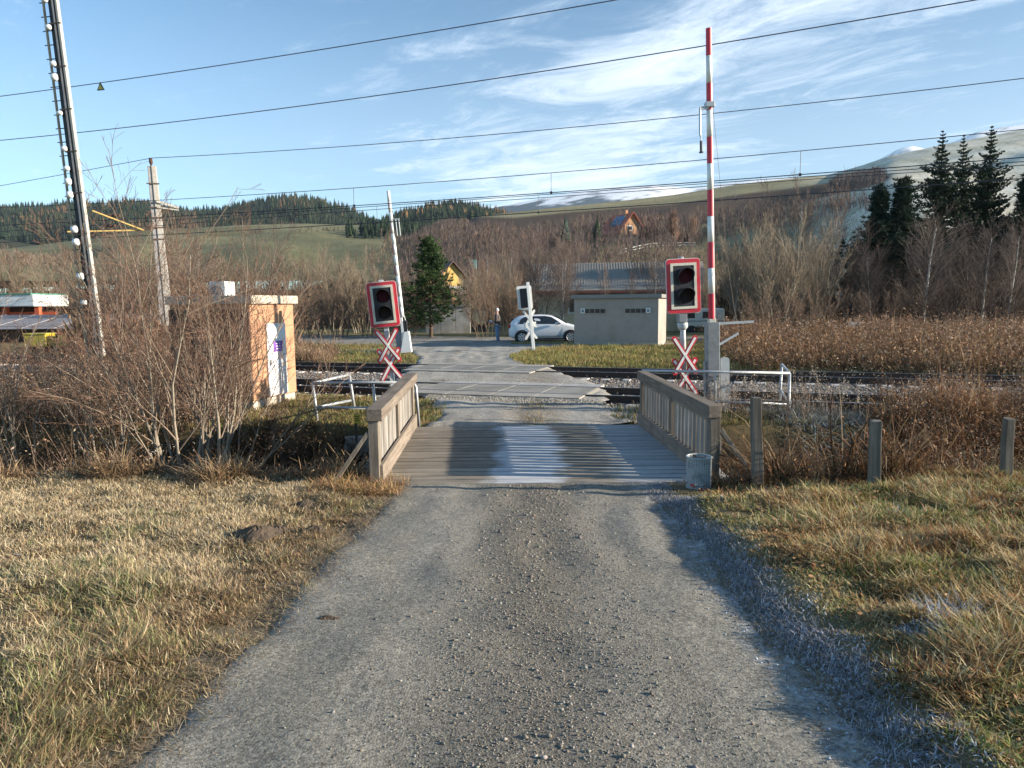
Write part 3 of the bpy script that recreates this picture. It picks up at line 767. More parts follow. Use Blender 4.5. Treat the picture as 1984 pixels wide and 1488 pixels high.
def crosses(root, name, zc, half, off, yb, back=False):
    hw, hh = half
    for k in range(2):
        z0 = zc - off * k; yk = yb + .03 * k
        plate, core = MB(), MB()
        for i, sg in enumerate((1, -1)):
            d = Vector((hw * sg, 0, hh)).normalized(); L = math.hypot(hw, hh) * 1.02; nrm = Vector((d.z, 0, -d.x))
            def arm(L_, w_, y0, y1, dst, tip):
                pts = []
                for u, v in ((-L_ + tip, -w_), (-L_, 0), (-L_ + tip, w_), (L_ - tip, w_), (L_, 0), (L_ - tip, -w_)):
                    p = d * u + nrm * v
                    pts.append((p.x, z0 + p.z))
                dst.prism(pts, y0, y1)
            arm(L, .050, yk - .004 * i, yk + .010 - .001 * i, plate, .035 if not back else .05)
            arm(L - .05, .022, yk - .0075 - .0045 * i, yk - .0045 * (i + .2), core, .004)
        p = plate.build('warning_cross', m_red if not back else m_wpaint, root)
        if not back: core.build('white_band', m_white, p)
def signal(name, label, Bpx, Tpx, Y, yaw, bw, bh, zb, half, off, zcross, post='square', wroot=0.0):
    B = at(*Bpx, Y); T = at(*Tpx, Y)
    qt, L = upright(B, T)
    qt = qt @ Quaternion((0, 0, 1), yaw)
    s = thing(name, label, 'crossing signal', B, qt, group='railway crossing signals')
    if post == 'square':
        MB().box((0, .09, L / 2), (.10, .10, L)).build('post', m_grey2, s, bevel=.008)
    else:
        MB().tube([(0, .09, 0), (0, .09, L)], .052, 14).build('post', m_galv, s, smooth=True)
        MB().tube([(0, .09, zb - bh / 2 - .32), (0, .09, zb - bh / 2 - .27), (0, .09, zb - bh / 2 - .20), (0, .09, zb - bh / 2 - .17)], [.06, .095, .10, .075], 14).build('bracket', m_grey2, s, smooth=True)
        MB().box((-.02, .06, zb - bh / 2 - .09), (.16, .16, .17)).build('junction_box', m_grey, s, bevel=.01)
    mb = MB(); mb.prism(rrect(bw, bh, .06, 4, 0, zb), -.035, .0); bd = mb.build('backboard', m_red, s)
    e = MB(); e.prism(rrect(bw + .018, bh + .018, .066, 4, 0, zb), -.018, .002); e.build('rim', m_white, bd)
    fw, fh = bw * .775, bh * .85
    t_ = .048
    fr = MB()
    for (cx, cz, sx, sz) in ((0, fh / 2 - t_ / 2, fw, t_), (0, -fh / 2 + t_ / 2, fw, t_), (-fw / 2 + t_ / 2, 0, t_, fh - 2 * t_), (fw / 2 - t_ / 2, 0, t_, fh - 2 * t_)):
        fr.box((cx, -.044, zb + cz), (sx, .018, sz))
    fr.build('white_frame', m_cream, bd)
    MB().box((0, -.0395, zb), (fw - 2 * t_ , .008, fh - 2 * t_)).build('lamp_panel', m_black, bd)
    MB().box((0, .08, zb), (fw, .15, fh)).build('housing', m_black, s, bevel=.02)
    for i, zz in enumerate((.18 * bh, -.185 * bh)):
        lr = .138 if bw > .6 else .132
        lm = MB(); lm.tube([(0.02, -.046, zb + zz), (0.02, -.062, zb + zz), (0.02, -.068, zb + zz)], [lr, lr * .97, lr * .93], 22)
        lo = lm.build('lamp_lens', (m_lens, m_lens2)[i], s, smooth=True); lo['label'] = ('dark red upper lens', 'dark lower lens')[i]
        # visor: a tube open below
        vs, fs = [], []
        nseg = 22
        for k in range(nseg + 1):
            a = math.radians(-48 + 276 * k / nseg)
            dep = .05 + .20 * max(0, .35 + .65 * math.sin(a))
            for (r_, y_) in ((lr + .012, -.042), (lr + .014, -.042 - dep), (lr + .004, -.042 - dep), (lr + .002, -.042)):
                vs.append((0.02 + r_ * math.cos(a), y_, zb + zz + r_ * math.sin(a)))
        for k in range(nseg):
            a, b = 4 * k, 4 * k + 4
            for j in range(4):
                fs.append((a + j, a + (j + 1) % 4, b + (j + 1) % 4, b + j))
        v = MB(); v.add(vs, fs); v.build('visor', m_black, s)
    crosses(s, name, zcross, half, off, -.015)
    return s
def zof(Bpx, py, Y):  # height above the base seen at row py
    return (at(Bpx[0], py, Y) - at(*Bpx, Y)).z
Y = 14.8; Bp = (765, 785)
signal('crossing_signal', 'red-framed two-lamp crossing signal above red and white crosses, behind the sunlit bridge railing', Bp, (737, 542), Y, math.radians(7), .60, .92, zof(Bp, 589, Y), (.225, .345), .405, zof(Bp, 669, Y))
Y = 13.4; Bp = (1330, 800)
signal('crossing_signal', 'red-framed two-lamp crossing signal with crosses, just left of the upright grey barrier housing', Bp, (1322, 497), Y, math.radians(4), .635, 1.0, zof(Bp, 554, Y), (.225, .36), .42, zof(Bp, 688, Y), post='round')

# the signal for the other direction, seen from behind
Y = 29.9
B = at(1032, 682, Y); T = at(1020, 547, Y)
qt, L = upright(B, T)
s = thing('crossing_signal', 'crossing signal seen from its white back, standing before the white car', 'crossing signal', B, qt @ Quaternion((0, 0, 1), math.radians(4)), group='railway crossing signals')
MB().box((.04, -.06, L / 2), (.13, .11, L)).build('post', m_wpaint, s, bevel=.01)
z0 = L - .62
MB().prism(rrect(.62, .98, .07, 4, -.12, z0), .10, .13).build('backboard', m_wpaint, s)
MB().box((-.13, .03, z0 - .02), (.36, .14, .80)).build('housing', m_black, s, bevel=.02)
MB().box((-.08, .0, z0 - .50), (.22, .12, .07)).build('bracket', m_wpaint, s, bevel=.02)
crosses(s, 'x', z0 - .90, (.25, .36), .50, .05, back=True)

# ---- barriers
m_bar_red = mat('barrier_red', (0.55, 0.025, 0.05), rough=0.45, nscale=5, noise_amt=0.1)
def barrier_pole(root, z0, L, r0, r1, nst, first='red', a0=150, a1=330):
    n = nst
    for k in range(n):
        a, b = k / n, (k + 1) / n
        ra, rb = r0 + (r1 - r0) * a, r0 + (r1 - r0) * b
        redk = (k % 2 == 0) == (first == 'red')
        sec = MB().tube([(0, 0, z0 + L * a + .001), (0, 0, z0 + L * b - .001)], [ra, rb], 24).build('pole_section', m_white, root, smooth=True)
        if redk:
            # the red sheeting covers only the side towards the road
            mb = MB(); ns = 14; A_ = [math.radians(a0 + (a1 - a0) * j / ns) for j in range(ns + 1)]
            vs = [((r_ + .0015) * math.cos(x_), (r_ + .0015) * math.sin(x_), z_) for (r_, z_) in ((ra, z0 + L * a), (rb, z0 + L * b)) for x_ in A_]
            mb.add(vs, [(j, j + 1, ns + 2 + j, ns + 1 + j) for j in range(ns)])
            mb.build('red_band', m_bar_red, sec, smooth=True)
Y = 13.9
B = at(1381, 796, Y); T = at(1373, 55, Y)
qt, L = upright(B, T)
s = thing('level_crossing_barrier', 'raised red and white barrier pole on grey housing beside the near signal', 'barrier', B, qt, group='raised crossing barriers')
hz_ = zof((1381, 796), 624, Y)
MB().box((.0, 0, hz_ / 2), (.235, .26, hz_)).build('housing', m_grey, s, bevel=.012)
MB().box((0, -.137, .27), (.20, .012, .52)).build('access_door', m_grey, s, bevel=.004)
MB().box((-.13, .02, .50), (.05, .16, .98)).build('side_cover', m_grey, s, bevel=.02)
MB().prism(rrect(.17, 1.05, .05, 4, .235, .525), -.06, .0).build('counterweight_plate', m_grey2, s)
hb = MB()
for x in (-.07, .07): hb.tube([(x, -.132, .70), (x, -.15, .70)], .016, 8)
hb.box((0, -.138, .62), (.11, .012, .035)); hb.build('bolts', m_clip, s)
MB().beam((.12, 0, hz_ - .035), (.82, .02, hz_ - .025), .05, .045).build('counterweight_arm', m_galv, s)
MB().beam((.12, .02, hz_ - .46), (.53, .04, hz_ - .24), .03, .04).build('stay_arm', m_galv, s)
pl = L - hz_
MB().box((0, 0, hz_ + .03), (.13, .13, .07)).build('pole_socket', m_cream, s, bevel=.008)
barrier_pole(s, hz_ + .06, pl - .06, .064, .052, 11, a0=140, a1=318)
zc_ = zof((1381, 796), 203, Y)
MB().box((0, 0, zc_), (.17, .16, .10)).build('clamp', m_galv, s, bevel=.01)
MB().beam((-.03, -.03, zc_ - .05), (-.19, -.05, zc_ - .07), .04, .06).build('support_bracket', m_galv, s)
sp = MB(); sp.tube([(-.19, -.05, zc_ - .05), (-.195, -.05, zc_ - .56)], .022, 8); sp.tube([(-.195, -.05, zc_ - .55), (-.175, -.05, zc_ - .60), (-.18, -.05, zc_ - .68)], .012, 8)
sp.build('end_support', m_galv, s)
MB().tube([(-.18, -.05, zc_ - .66), (-.18, -.05, zc_ - .85), (-.18, -.05, zc_ - .86), (-.18, -.05, zc_ - .88)], [.024, .024, .04, .04], 10).build('rubber_foot', m_black, s)
MB().tube([(.07, .03, zc_), (.36, .06, hz_ + .9), (.5, .06, hz_)], .0035, 4).build('stay_wire', m_clip, s)

Y = 29.2
B = at(787, 683, Y); T = at(752, 370, Y)
qt, L = upright(B, T)
s = thing('level_crossing_barrier', 'slender raised barrier pole with white post, on the grass beyond the tracks', 'barrier', B, qt, group='raised crossing barriers')
hz_ = 1.55
mb = MB(); mb.add([(-.22, -.16, 0), (.24, -.16, 0), (.24, .16, 0), (-.22, .16, 0), (.02, -.12, .85), (.22, -.12, .85), (.22, .12, .85), (.02, .12, .85)], [(3, 2, 1, 0), (4, 5, 6, 7), (0, 1, 5, 4), (1, 2, 6, 5), (2, 3, 7, 6), (3, 0, 4, 7)])
mb.build('housing', m_wpaint, s, bevel=.01)
MB().box((-.05, 0, hz_ / 2), (.10, .14, hz_)).build('post', m_wpaint, s, bevel=.01)
MB().box((.10, -.01, 1.08), (.13, .12, .46)).build('side_cover', m_black, s, bevel=.01)
MB().box((-.26, .05, .45), (.22, .10, .85)).build('counterweight_plate', m_grey, s, bevel=.01)
MB().tube([(.16, -.05, .85), (.10, -.05, 1.5)], .015, 6).build('stay_arm', m_wpaint, s)
barrier_pole(s, hz_ - .1, L - hz_ + .1, .085, .066, 12, a0=120, a1=242)
sp = MB(); sp.tube([(.18, -.04, L - 1.15), (.18, -.04, L - 1.80)], .022, 6); sp.tube([(.30, -.04, L - 1.15), (.30, -.04, L - 1.80)], .022, 6); sp.box((.18, -.03, L - 1.13), (.30, .05, .05)); sp.build('end_support', m_galv, s)

# ================================================================== PIPE RAILS
def tubes(paths, r=.024, n=8):
    mb = MB()
    for p in paths: mb.tube(p, r, n)
    return mb
def pipe_set(label, corner_lines, posts):
    t = thing('pipe_railing', label, 'railing', corner_lines[0][0], group='galvanised pipe railings by the ditch')
    o = corner_lines[0][0]
    for ln in corner_lines: tubes([[p - o for p in ln]], .025, 10).build('pipe_rail', m_galv, t, smooth=True)
    for ln in posts: tubes([[p - o for p in ln]], .025, 10).build('post', m_galv, t, smooth=True)
def V3(*a): return Vector(a)
A = at(606, 742, 12.5); A2 = at(612, 789, 12.5); Bk = at(677, 726, 13.8); Bk2 = at(680, 776, 13.8)
R1 = at(795, 741, 12.35); R2 = at(720, 791, 12.45)
pipe_set('galvanised pipe railing left of the bridge, in front of the crossing signal',
         [[A, R1], [A, Bk], [A2 , R2], [A2, Bk2]],
         [[A, at(618, 838, 12.5)], [Bk, at(688, 800, 13.8)], [at(722, 742, 12.45), at(732, 822, 12.4)],
          [at(788, 740, 12.35), at(801, 741, 12.32), at(806, 750, 12.3), at(812, 826, 12.3)]])
A = at(1530, 723, 13.1); A2 = at(1528, 783, 13.1); Bk = at(1515, 706, 15.0); Bk2 = at(1512, 754, 15.0)
L1 = at(1244, 718, 13.35); L2 = at(1384, 778, 13.2)
pipe_set('galvanised pipe railing right of the bridge, with end frame in the dry weeds',
         [[A, L1], [A, Bk], [A2, L2], [A2, Bk2]],
         [[A, at(1527, 842, 13.1)], [Bk, at(1510, 795, 15.0)], [at(1374, 720, 13.24), at(1384, 724, 13.24), at(1386, 738, 13.24), at(1385, 785, 13.24)],
          [at(1246, 720, 12.35), at(1243, 728, 12.35), at(1245, 812, 12.35)]])

# ================================================================== FENCE POSTS, BIN, MARKER
m_fpost = wood_mat('fence_post_wood', (0.08, 0.068, 0.055), (0.19, 0.165, 0.135), 2)
for lab, bp, tp, Yp, w_ in (('grey wooden fence post beside the mesh bin and the bridge railing', (1468, 950), (1465, 771), 7.75, .115),
                        ('middle one of three grey fence posts standing in dry grass', (1692, 965), (1698, 816), 7.35, .115),
                        ('rightmost of three grey fence posts, at the picture edge in dry grass', (1946, 968), (1955, 812), 7.3, .10)):
    B = at(*bp, Yp); T = at(*tp, Yp); qt, L = upright(B, T)
    mb = MB(); h = w_ / 2
    ang = random.uniform(-.3, .3)
    def ringp(z, k, dx=0): return [(dx + h * k * math.cos(ang + a) * 1.25, h * k * math.sin(ang + a) * 1.25, z) for a in (PI / 4, PI / 4 + .9, 3 * PI / 4 + .25, 5 * PI / 4, 7 * PI / 4)]
    rr_ = [ringp(-.2, 1.04), ringp(L * .35, 1.0, .004), ringp(L * .7, .97, -.004), ringp(L, .93)]
    rr_[-1] = [(x, y, z + .02 * random.random()) for x, y, z in rr_[-1]]
    vs = [v for r_ in rr_ for v in r_]; fs = []
    for i in range(3):
        for k in range(5): fs.append((i * 5 + k, i * 5 + (k + 1) % 5, i * 5 + 5 + (k + 1) % 5, i * 5 + 5 + k))
    fs += [(4, 3, 2, 1, 0), (15, 16, 17, 18, 19)]
    mb.add(vs, fs)
    o = mb.build('fence_post', m_fpost, None, bevel=.006)
    o.location = B; o.rotation_mode = 'QUATERNION'; o.rotation_quaternion = qt
    setp(o, lab, 'fence post', 'weathered fence posts along the ditch')
# mesh bin
bp = at(1353, 953, 7.95); H = .41; R_ = .135
m_bin = mat('bin_metal', (0.40, 0.43, 0.43), rough=0.5, metal=0.3, nscale=5, noise_amt=0.2, dirt=((.20, .19, .17), 9, .5, .7))
bn = thing('litter_bin', 'small perforated grey metal bin standing at the end of the shaded railing', 'bin', bp)
mb = MB()
nv, nh = 30, 20
for k in range(nv):
    a = 2 * PI * k / nv
    x, y = R_ * math.cos(a), R_ * math.sin(a)
    mb.beam((x, y, .0), (x, y, H), .013, .004, up=(math.cos(a), math.sin(a), 0))
for j in range(nh + 1):
    z = H * .02 + H * .94 * j / nh
    ring = [(R_ * math.cos(2 * PI * k / 30), R_ * math.sin(2 * PI * k / 30), z) for k in range(31)]
    mb.tube(ring, .0048, 4, cap=False)
mb.build('mesh_wall', m_bin, bn)
rim = [(R_ * 1.03 * math.cos(2 * PI * k / 30), R_ * 1.03 * math.sin(2 * PI * k / 30), H) for k in range(31)]
MB().tube(rim, .009, 6, cap=False).build('rim', m_bin, bn)
lower = MB(); n_ = 30
vs = [(R_ * .985 * math.cos(2 * PI * k / n_), R_ * .985 * math.sin(2 * PI * k / n_), z) for z in (0, H * .93) for k in range(n_)]
lower.add(vs, [(k, (k + 1) % n_, n_ + (k + 1) % n_, n_ + k) for k in range(n_)] + [tuple(range(n_ - 1, -1, -1))])
lower.build('liner', mat('bin_liner', (.30, .33, .33), rough=.6, nscale=3, noise_amt=.3, dirt=((.04, .045, .04), 5, .42, .6)), bn)
rs = MB()
for a0, z0_, w_, h_ in ((-2.55, .10, .35, .05), (-1.85, .05, .8, .06)):
    seg = 6
    vs = []
    for k in range(seg + 1):
        a = a0 + w_ * k / seg
        vs += [(R_ * 1.035 * math.cos(a), R_ * 1.035 * math.sin(a), z0_ - h_ / 2 * (1 - abs(k / seg * 2 - 1) * .8)), (R_ * 1.035 * math.cos(a), R_ * 1.035 * math.sin(a), z0_ + h_ / 2 * (1 - abs(k / seg * 2 - 1) ** 2 * .7))]
    rs.add(vs, [(2 * k, 2 * k + 2, 2 * k + 3, 2 * k + 1) for k in range(seg)])
rs.build('red_sticker', mat('sticker_red', (.5, .07, .07), rough=.5, nscale=14, noise_amt=.3, dirt=((.42, .42, .40), 22, .5, .6)), bn)
# yellow marker beside the left brace
B = at(690, 842, 11.6)
t = thing('marker_post', 'small yellow marker plate on a dark stake behind the left bridge railing', 'marker', B)
MB().box((0, 0, .12), (.035, .035, .46)).build('stake', m_dark, t)
pl_ = MB().box((.03, -.03, .27), (.11, .02, .15)).build('plate', mat('marker_yellow', (.62, .42, .04), rough=.5), t, bevel=.004)
lt = MB()
for k in range(3): lt.box((.03, -.043, .31 - k * .035), (.07 - .015 * (k % 2), .004, .012))
lt.build('lettering', m_black, pl_)

# ================================================================== ORANGE CABIN
cb = thing('trackside_cabin', 'small orange rendered cabin with white door, seen through bare branches', 'cabin', (-5.16, 14.1, .02), (0, 0, -TANG * .75))
m_or = mat('orange_render', (0.50, 0.265, 0.15), rough=0.9, nscale=3, noise_amt=0.10, bump=.004, bscale=90, dirt=((.36, .22, .14), 2.5, .5, .8))
m_orc = mat('cap_concrete', (0.50, 0.44, 0.35), rough=0.9, nscale=4, noise_amt=0.12)
m_brn = mat('dark_brown', (0.085, 0.045, 0.035), rough=0.85, nscale=7, noise_amt=0.25, stretch=(1, 1, .2))
W_, D_, Hh = 1.85, 1.6, 2.10
MB().box((-W_ / 2, D_ / 2, .26 + Hh / 2 - .08), (W_, D_, Hh - .16)).build('wall', m_or, cb, bevel=.015)
MB().box((-W_ / 2 - .02, D_ / 2, .12), (W_ - .02, D_ - .04, .26)).build('plinth', m_orc, cb, bevel=.01)
rf = MB().box((-W_ / 2 + .02, D_ / 2, .26 + Hh - .08), (W_ + .14, D_ + .12, .17)).build('roof', m_orc, cb, bevel=.012)
dr = MB().box((.012, D_ * .53, .26 + .78), (.05, .70, 1.50)).build('door', mat('door_white', (.80, .80, .80), rough=.35, noise_amt=.03), cb, bevel=.006)
sg = MB().box((.042, D_ * .55, .26 + 1.05), (.008, .34, .22)).build('notice', mat('notice_purple', (.20, .08, .36), rough=.5), dr)
ln = MB()
for r_ in range(3):
    for c_ in range(2):
        ln.box((.048, D_ * .55 - .055 + c_ * .10, .26 + 1.11 - r_ * .055), (.004, .075 - .02 * ((r_ + c_) % 2), .016))
ln.build('lettering', m_white, dr)
hd_ = MB().box((.055, D_ * .53 - .28, .26 + .72), (.03, .05, .12)).build('handle', m_grey, dr, bevel=.006)
for k in range(14):
    x = -W_ + .06 + (W_ - .14) * k / 13
    MB().box((x, -.014, .30 + (Hh - .3) / 2), (.128, .024, Hh - .32)).build('board', m_brn, cb)  # dark boards stand in for the shade on this side of the cabin
ac = thing('air_conditioner', 'white air conditioning unit on the dark cabin roof behind the branches', 'air conditioner', at(425, 590, 14.7), (0, 0, -.35))
MB().box((0, .1, .24), (.42, .30, .46)).build('casing', m_wpaint, ac, bevel=.02)
fn_ = MB(); fn_.tube([(-.02, -.055, .24), (-.02, -.075, .24)], .15, 18); fn_.build('fan_grille', m_grey, ac)
g2 = MB()
for k in range(6): g2.box((-.02, -.078, .13 + k * .045), (.24, .006, .008))
g2.build('grille_bars', m_black, ac)
MB().box((0, .08, .0), (.6, .34, .03)).build('bracket', m_galv, ac)
MB().tube([(.22, .1, .12), (.29, .05, .20), (.36, .0, .16), (.38, -.02, -.05), (.45, -.03, -.16)], .022, 8).build('pipe', m_wpaint, ac, smooth=True)
gb = thing('dark_equipment_box', 'dark box behind the white air conditioner on the cabin roof', 'box', at(385, 592, 15.2), (0, 0, -.3))
MB().box((0, 0, .14), (.5, .35, .3)).build('casing', m_brn, gb, bevel=.02)
MB().tube([(.15, -.18, .20), (.15, -.24, .20)], .045, 12).build('lamp', m_wpaint, gb)

# ================================================================== GREY HUT
m_hut = mat('hut_render', (0.37, 0.32, 0.28), rough=0.95, nscale=2.2, noise_amt=0.07, bump=.006, bscale=45, dirt=((.27, .235, .20), 1.3, .48, .75))
m_hutb = mat('hut_base', (0.40, 0.37, 0.33), rough=0.95, nscale=2, noise_amt=0.08, dirt=((.35, .32, .28), 3, .5, .75))
m_roofc = mat('hut_roof', (0.25, 0.235, 0.22), rough=0.9, nscale=2, noise_amt=0.1)
fr_ = at(1275, 674, 31.8)
th = math.radians(-18.5)
hut = thing('grey_hut', 'flat-roofed grey rendered hut with two narrow window strips beside the white car', 'hut', (fr_.x, fr_.y, .12), (0, 0, th))
Wd_, Dd_, Hd_ = 3.85, 3.1, 2.26
MB().box((-Wd_ / 2, Dd_ / 2, .28 + (Hd_ - .28) / 2), (Wd_, Dd_, Hd_ - .28)).build('wall', m_hut, hut, bevel=.01)
MB().box((-Wd_ / 2, Dd_ / 2, .10), (Wd_ - .012, Dd_ - .012, .36)).build('plinth', m_hutb, hut)
MB().box((-Wd_ / 2 + .02, Dd_ / 2, Hd_ + .085), (Wd_ + .26, Dd_ + .26, .17)).build('roof', m_roofc, hut, bevel=.012)
m_win = mat('window_dark', (0.03, 0.032, 0.038), rough=0.12, noise_amt=0)
for (cx, white) in ((-Wd_ + .92, -1), (-.95, 1)):
    wn = MB().box((cx, -.006, 1.70), (1.02, .03, .22)).build('window', m_hutb, hut)
    for k in range(4):
        px_ = cx - .36 * 0 + (-.06 * white) + (-.36 + .24 * k)
        if True:
            MB().box((px_, -.016, 1.70), (.215, .02, .19)).build('pane', m_win, wn)
    wx = cx + white * .50
    MB().box((wx, -.03, 1.705), (.20, .05, .22)).build('vent_frame', m_wpaint, wn, bevel=.005)
    MB().box((wx, -.058, 1.705), (.11, .012, .13)).build('vent', m_grey, wn)

# ================================================================== MASTS AND WIRES
m_mast = mat('mast_concrete', (0.46, 0.43, 0.38), rough=0.9, nscale=3, noise_amt=0.12, dirt=((.30, .27, .24), 2, .5, .8))
m_rust = mat('rusty_steel', (0.30, 0.19, 0.09), rough=0.8, nscale=5, noise_amt=0.3, col2=(0.20, 0.13, 0.10))
m_steel = mat('mast_steel', (0.34, 0.31, 0.30), rough=0.6, metal=0.2, nscale=5, noise_amt=0.2, col2=(.42, .40, .38))
m_porc = mat('porcelain', (0.80, 0.80, 0.78), rough=0.25, noise_amt=0.04)
m_wire = mat('wire', (0.045, 0.045, 0.06), rough=0.6, noise_amt=0)
m_ydark = mat('cantilever_yellow', (0.42, 0.30, 0.10), rough=0.7, nscale=6, noise_amt=0.2)
Y = 17.2
B = at(192, 690, Y); T0 = at(103, 0, Y); T = B + (T0 - B) * 1.35
qt, L = upright(B, T)
s = thing('catenary_mast', 'tall railway mast with step ladder and white insulators at the left picture edge', 'mast', B, qt @ Quaternion((0, 0, 1), -.06), group='railway masts')
def slab4(r0, r1, L, x0, x1, y0, y1):
    mb = MB(); vs = []
    for z, k in ((0, r0), (L, r1)): vs += [(x0 * k, y0, z), (x1 * k, y0, z), (x1 * k, y1, z), (x0 * k, y1, z)]
    mb.add(vs, [(3, 2, 1, 0), (4, 5, 6, 7), (0, 1, 5, 4), (1, 2, 6, 5), (2, 3, 7, 6), (3, 0, 4, 7)]); return mb
slab4(1.15, .85, L, .10, .16, -.11, -.01).build('flange', m_mast, s, bevel=.01)
slab4(1.15, .85, L, -.10, .10, -.06, .0).build('web', m_black, s)
slab4(1.15, .85, L, .02, .055, -.11, -.05).build('flange', m_steel, s)
slab4(1.1, .9, L, -.225, -.185, -.09, -.05).build('ladder_rail', mat('ladder_steel', (0.44, 0.37, 0.27), rough=.7, nscale=4, noise_amt=.3, col2=(.30, .20, .12)), s)
zz = 1.0
while zz < L:
    MB().tube([(-.29, -.07, zz), (-.07, -.07, zz)], .011, 6).build('step', m_black, s); zz += .31
zz = 1.3; kk = 0
while zz < L:
    r_ = random.choice((.05, .06, .085)); 
    MB().tube([(-.19, -.12, zz), (-.17, -.12, zz), (-.08, -.12, zz), (-.055, -.12, zz)], [r_ * .6, r_, r_, r_ * .6], 10).build('insulator', m_porc, s, smooth=True)
    zz += random.choice((.30, .45, .62, .8)); kk += 1
zz = 1.0
while zz < L:
    MB().box((.03, -.10, zz), (.28, .03, .03)).build('clamp', m_clip, s); zz += .95
# cantilever reaching from it
C0 = at(178, 408, 17.3); C1 = at(278, 446, 18.6); C2 = at(130, 449, 17.3); C3 = at(272, 446, 18.6)
ct = thing('cantilever', 'thin yellow-brown cantilever struts reaching from the tall mast', 'cantilever', C0)
MB().tube([V3(0, 0, 0), C1 - C0], .02, 6).build('strut', m_ydark, ct)
MB().tube([C2 - C0, C3 - C0], .02, 6).build('strut', m_ydark, ct)
for (u, v) in ((222, 417), (213, 437)):
    c_ = at(u, v, 18) - C0
    MB().tube([c_ + Vector((-.17 + .06 * k, 0, -.01)) for k in range(6)], [.02, .05, .025, .05, .025, .045], 8).build('insulator', m_brn, ct)
Y = 31.4
B = at(326, 690, Y); T = at(292, 322, Y); qt, L = upright(B, T)
s = thing('catenary_mast', 'weathered concrete railway mast with insulator on top, rising behind the bare bush', 'mast', B, qt @ Quaternion((0, 0, 1), .4), group='railway masts')
slab4(1.35, .75, L, .02, .27, -.14, .14).build('flange', m_mast, s, bevel=.02)
slab4(1.35, .75, L, -.17, .02, -.10, .12).build('web', m_steel, s, bevel=.02)
MB().tube([(.02, 0, L), (.02, 0, L + .1), (.02, 0, L + .14), (.02, 0, L + .34)], [.03, .05, .08, .07], 10).build('insulator', m_brn, s)
for z in (L - .75, L - 1.75, L - 2.2, L - 2.6, L - 3.1): MB().box((.03, -.15, z), (.50, .04, .05)).build('clamp', m_clip, s)
MB().beam((.1, -.2, L - 1.5), (.95, -.1, L - 1.75), .06, .09).build('bracket', m_mast, s)
MB().beam((.1, -.2, L - 1.75), (.95, -.1, L - 1.85), .05, .05).build('bracket', m_mast, s)
MB().tube([(-.15, -.2, L - 1.9), (-.35, -.25, L - 2.1), (-.4, -.25, L - 2.5), (-.25, -.25, L - 2.7), (-.1, -.2, L - 2.4)], .04, 6).build('cable_loop', m_brn, s)

def on_plane(px, py, q):
    d = ray(px, py); k = q / (d.y + TRK * d.x)
    return Vector((0, 0, CAMZ)) + d * k
def wire(name, label, q, pts, r, grp, ext=True, hang=None):
    pp = [on_plane(u, v, q) for u, v in pts]
    xs = np.array([p.x for p in pp]); zs = np.array([p.z for p in pp])
    deg = min(2, len(pp) - 1); co = np.polyfit(xs, zs, deg)
    x0, x1 = xs.min(), xs.max()
    if ext: x0 -= 10 if q < 60 else 0; x1 += 6
    X_ = np.linspace(x0, x1, 46)
    P = [Vector((x, q - TRK * x, float(np.polyval(co, x)))) for x in X_]
    mb = MB().tube(P, r, 5)
    o = mb.build(name, m_wire, None)
    return setp(o, label, 'wire', grp), co
GRP = 'overhead wires above the tracks'
w1, c1_ = wire('feeder_wire', 'topmost overhead wire, carrying the yellow triangle plate', 24.5, [(0, 187), (192, 160), (600, 100), (992, 35), (1190, 0)], .017, GRP)
w2, c2_ = wire('feeder_wire', 'second overhead wire from the top, passing the red and white pole tip', 24.6, [(0, 272), (600, 203), (1100, 131), (1380, 86), (1890, 0)], .017, GRP)
w3a, _ = wire('earth_wire', 'overhead wire running from the top of the concrete mast to the right', 26.0, [(295, 306), (850, 270), (1400, 217), (1984, 152)], .013, GRP, ext=False)
B_ = w3a
wx0 = on_plane(295, 306, 26.0)
w3b = MB().tube([on_plane(-400, 430, 26.0), on_plane(-160, 388, 26.0), on_plane(0, 360, 26.0), on_plane(150, 333, 26.0), wx0], .013, 5).build('earth_wire', m_wire)
setp(w3b, 'short slack overhead wire falling from the concrete mast top to the left edge', 'wire', GRP)
w4, c4 = wire('messenger_wire', 'carrying wire of the nearer track, with droppers hanging from it', 16.76, [(0, 403), (390, 381), (850, 353), (1370, 311), (1984, 249)], .008, GRP)
w5, c5 = wire('contact_wire', 'contact wire below the droppers of the nearer track', 16.76, [(0, 437), (600, 402), (1000, 378), (1380, 354), (1984, 303)], .010, GRP)
w6, c6 = wire('messenger_wire', 'upper carrying wire of the farther track, just under the contact wire of the nearer one', 22.18, [(0, 450), (500, 410), (992, 385), (1550, 347), (1984, 309)], .010, GRP)
w7, c7 = wire('contact_wire', 'lowest dark overhead wire, crossing in front of the hills', 22.18, [(0, 470), (500, 443), (735, 432), (1100, 408), (1370, 390), (1984, 345)], .013, GRP)
w8, c8 = wire('return_wire', 'thin overhead wire close beneath the farther carrying wire', 24.0, [(0, 462), (500, 418), (992, 391), (1550, 351), (1984, 317)], .010, GRP)
def dropper(u, q, ca, cb_, parent):
    d = ray(u, 400); k = q / (d.y + TRK * d.x); x = d.x * k; y = q - TRK * x
    za, zb_ = float(np.polyval(ca, x)), float(np.polyval(cb_, x))
    mb = MB().tube([(x, y, za), (x, y, zb_)], .006, 5); mb.box((x, y, zb_), (.05, .02, .06))
    mb.build('dropper', m_wire, parent)
for u in (145, 686, 1068, 1548): dropper(u, 16.76, c4, c5, w4)
for u in (120, 730, 1043, 1425): dropper(u, 22.18, c6, c7, w6)
p = on_plane(194, 160, 24.5); x = p.x; z = float(np.polyval(c1_, x))
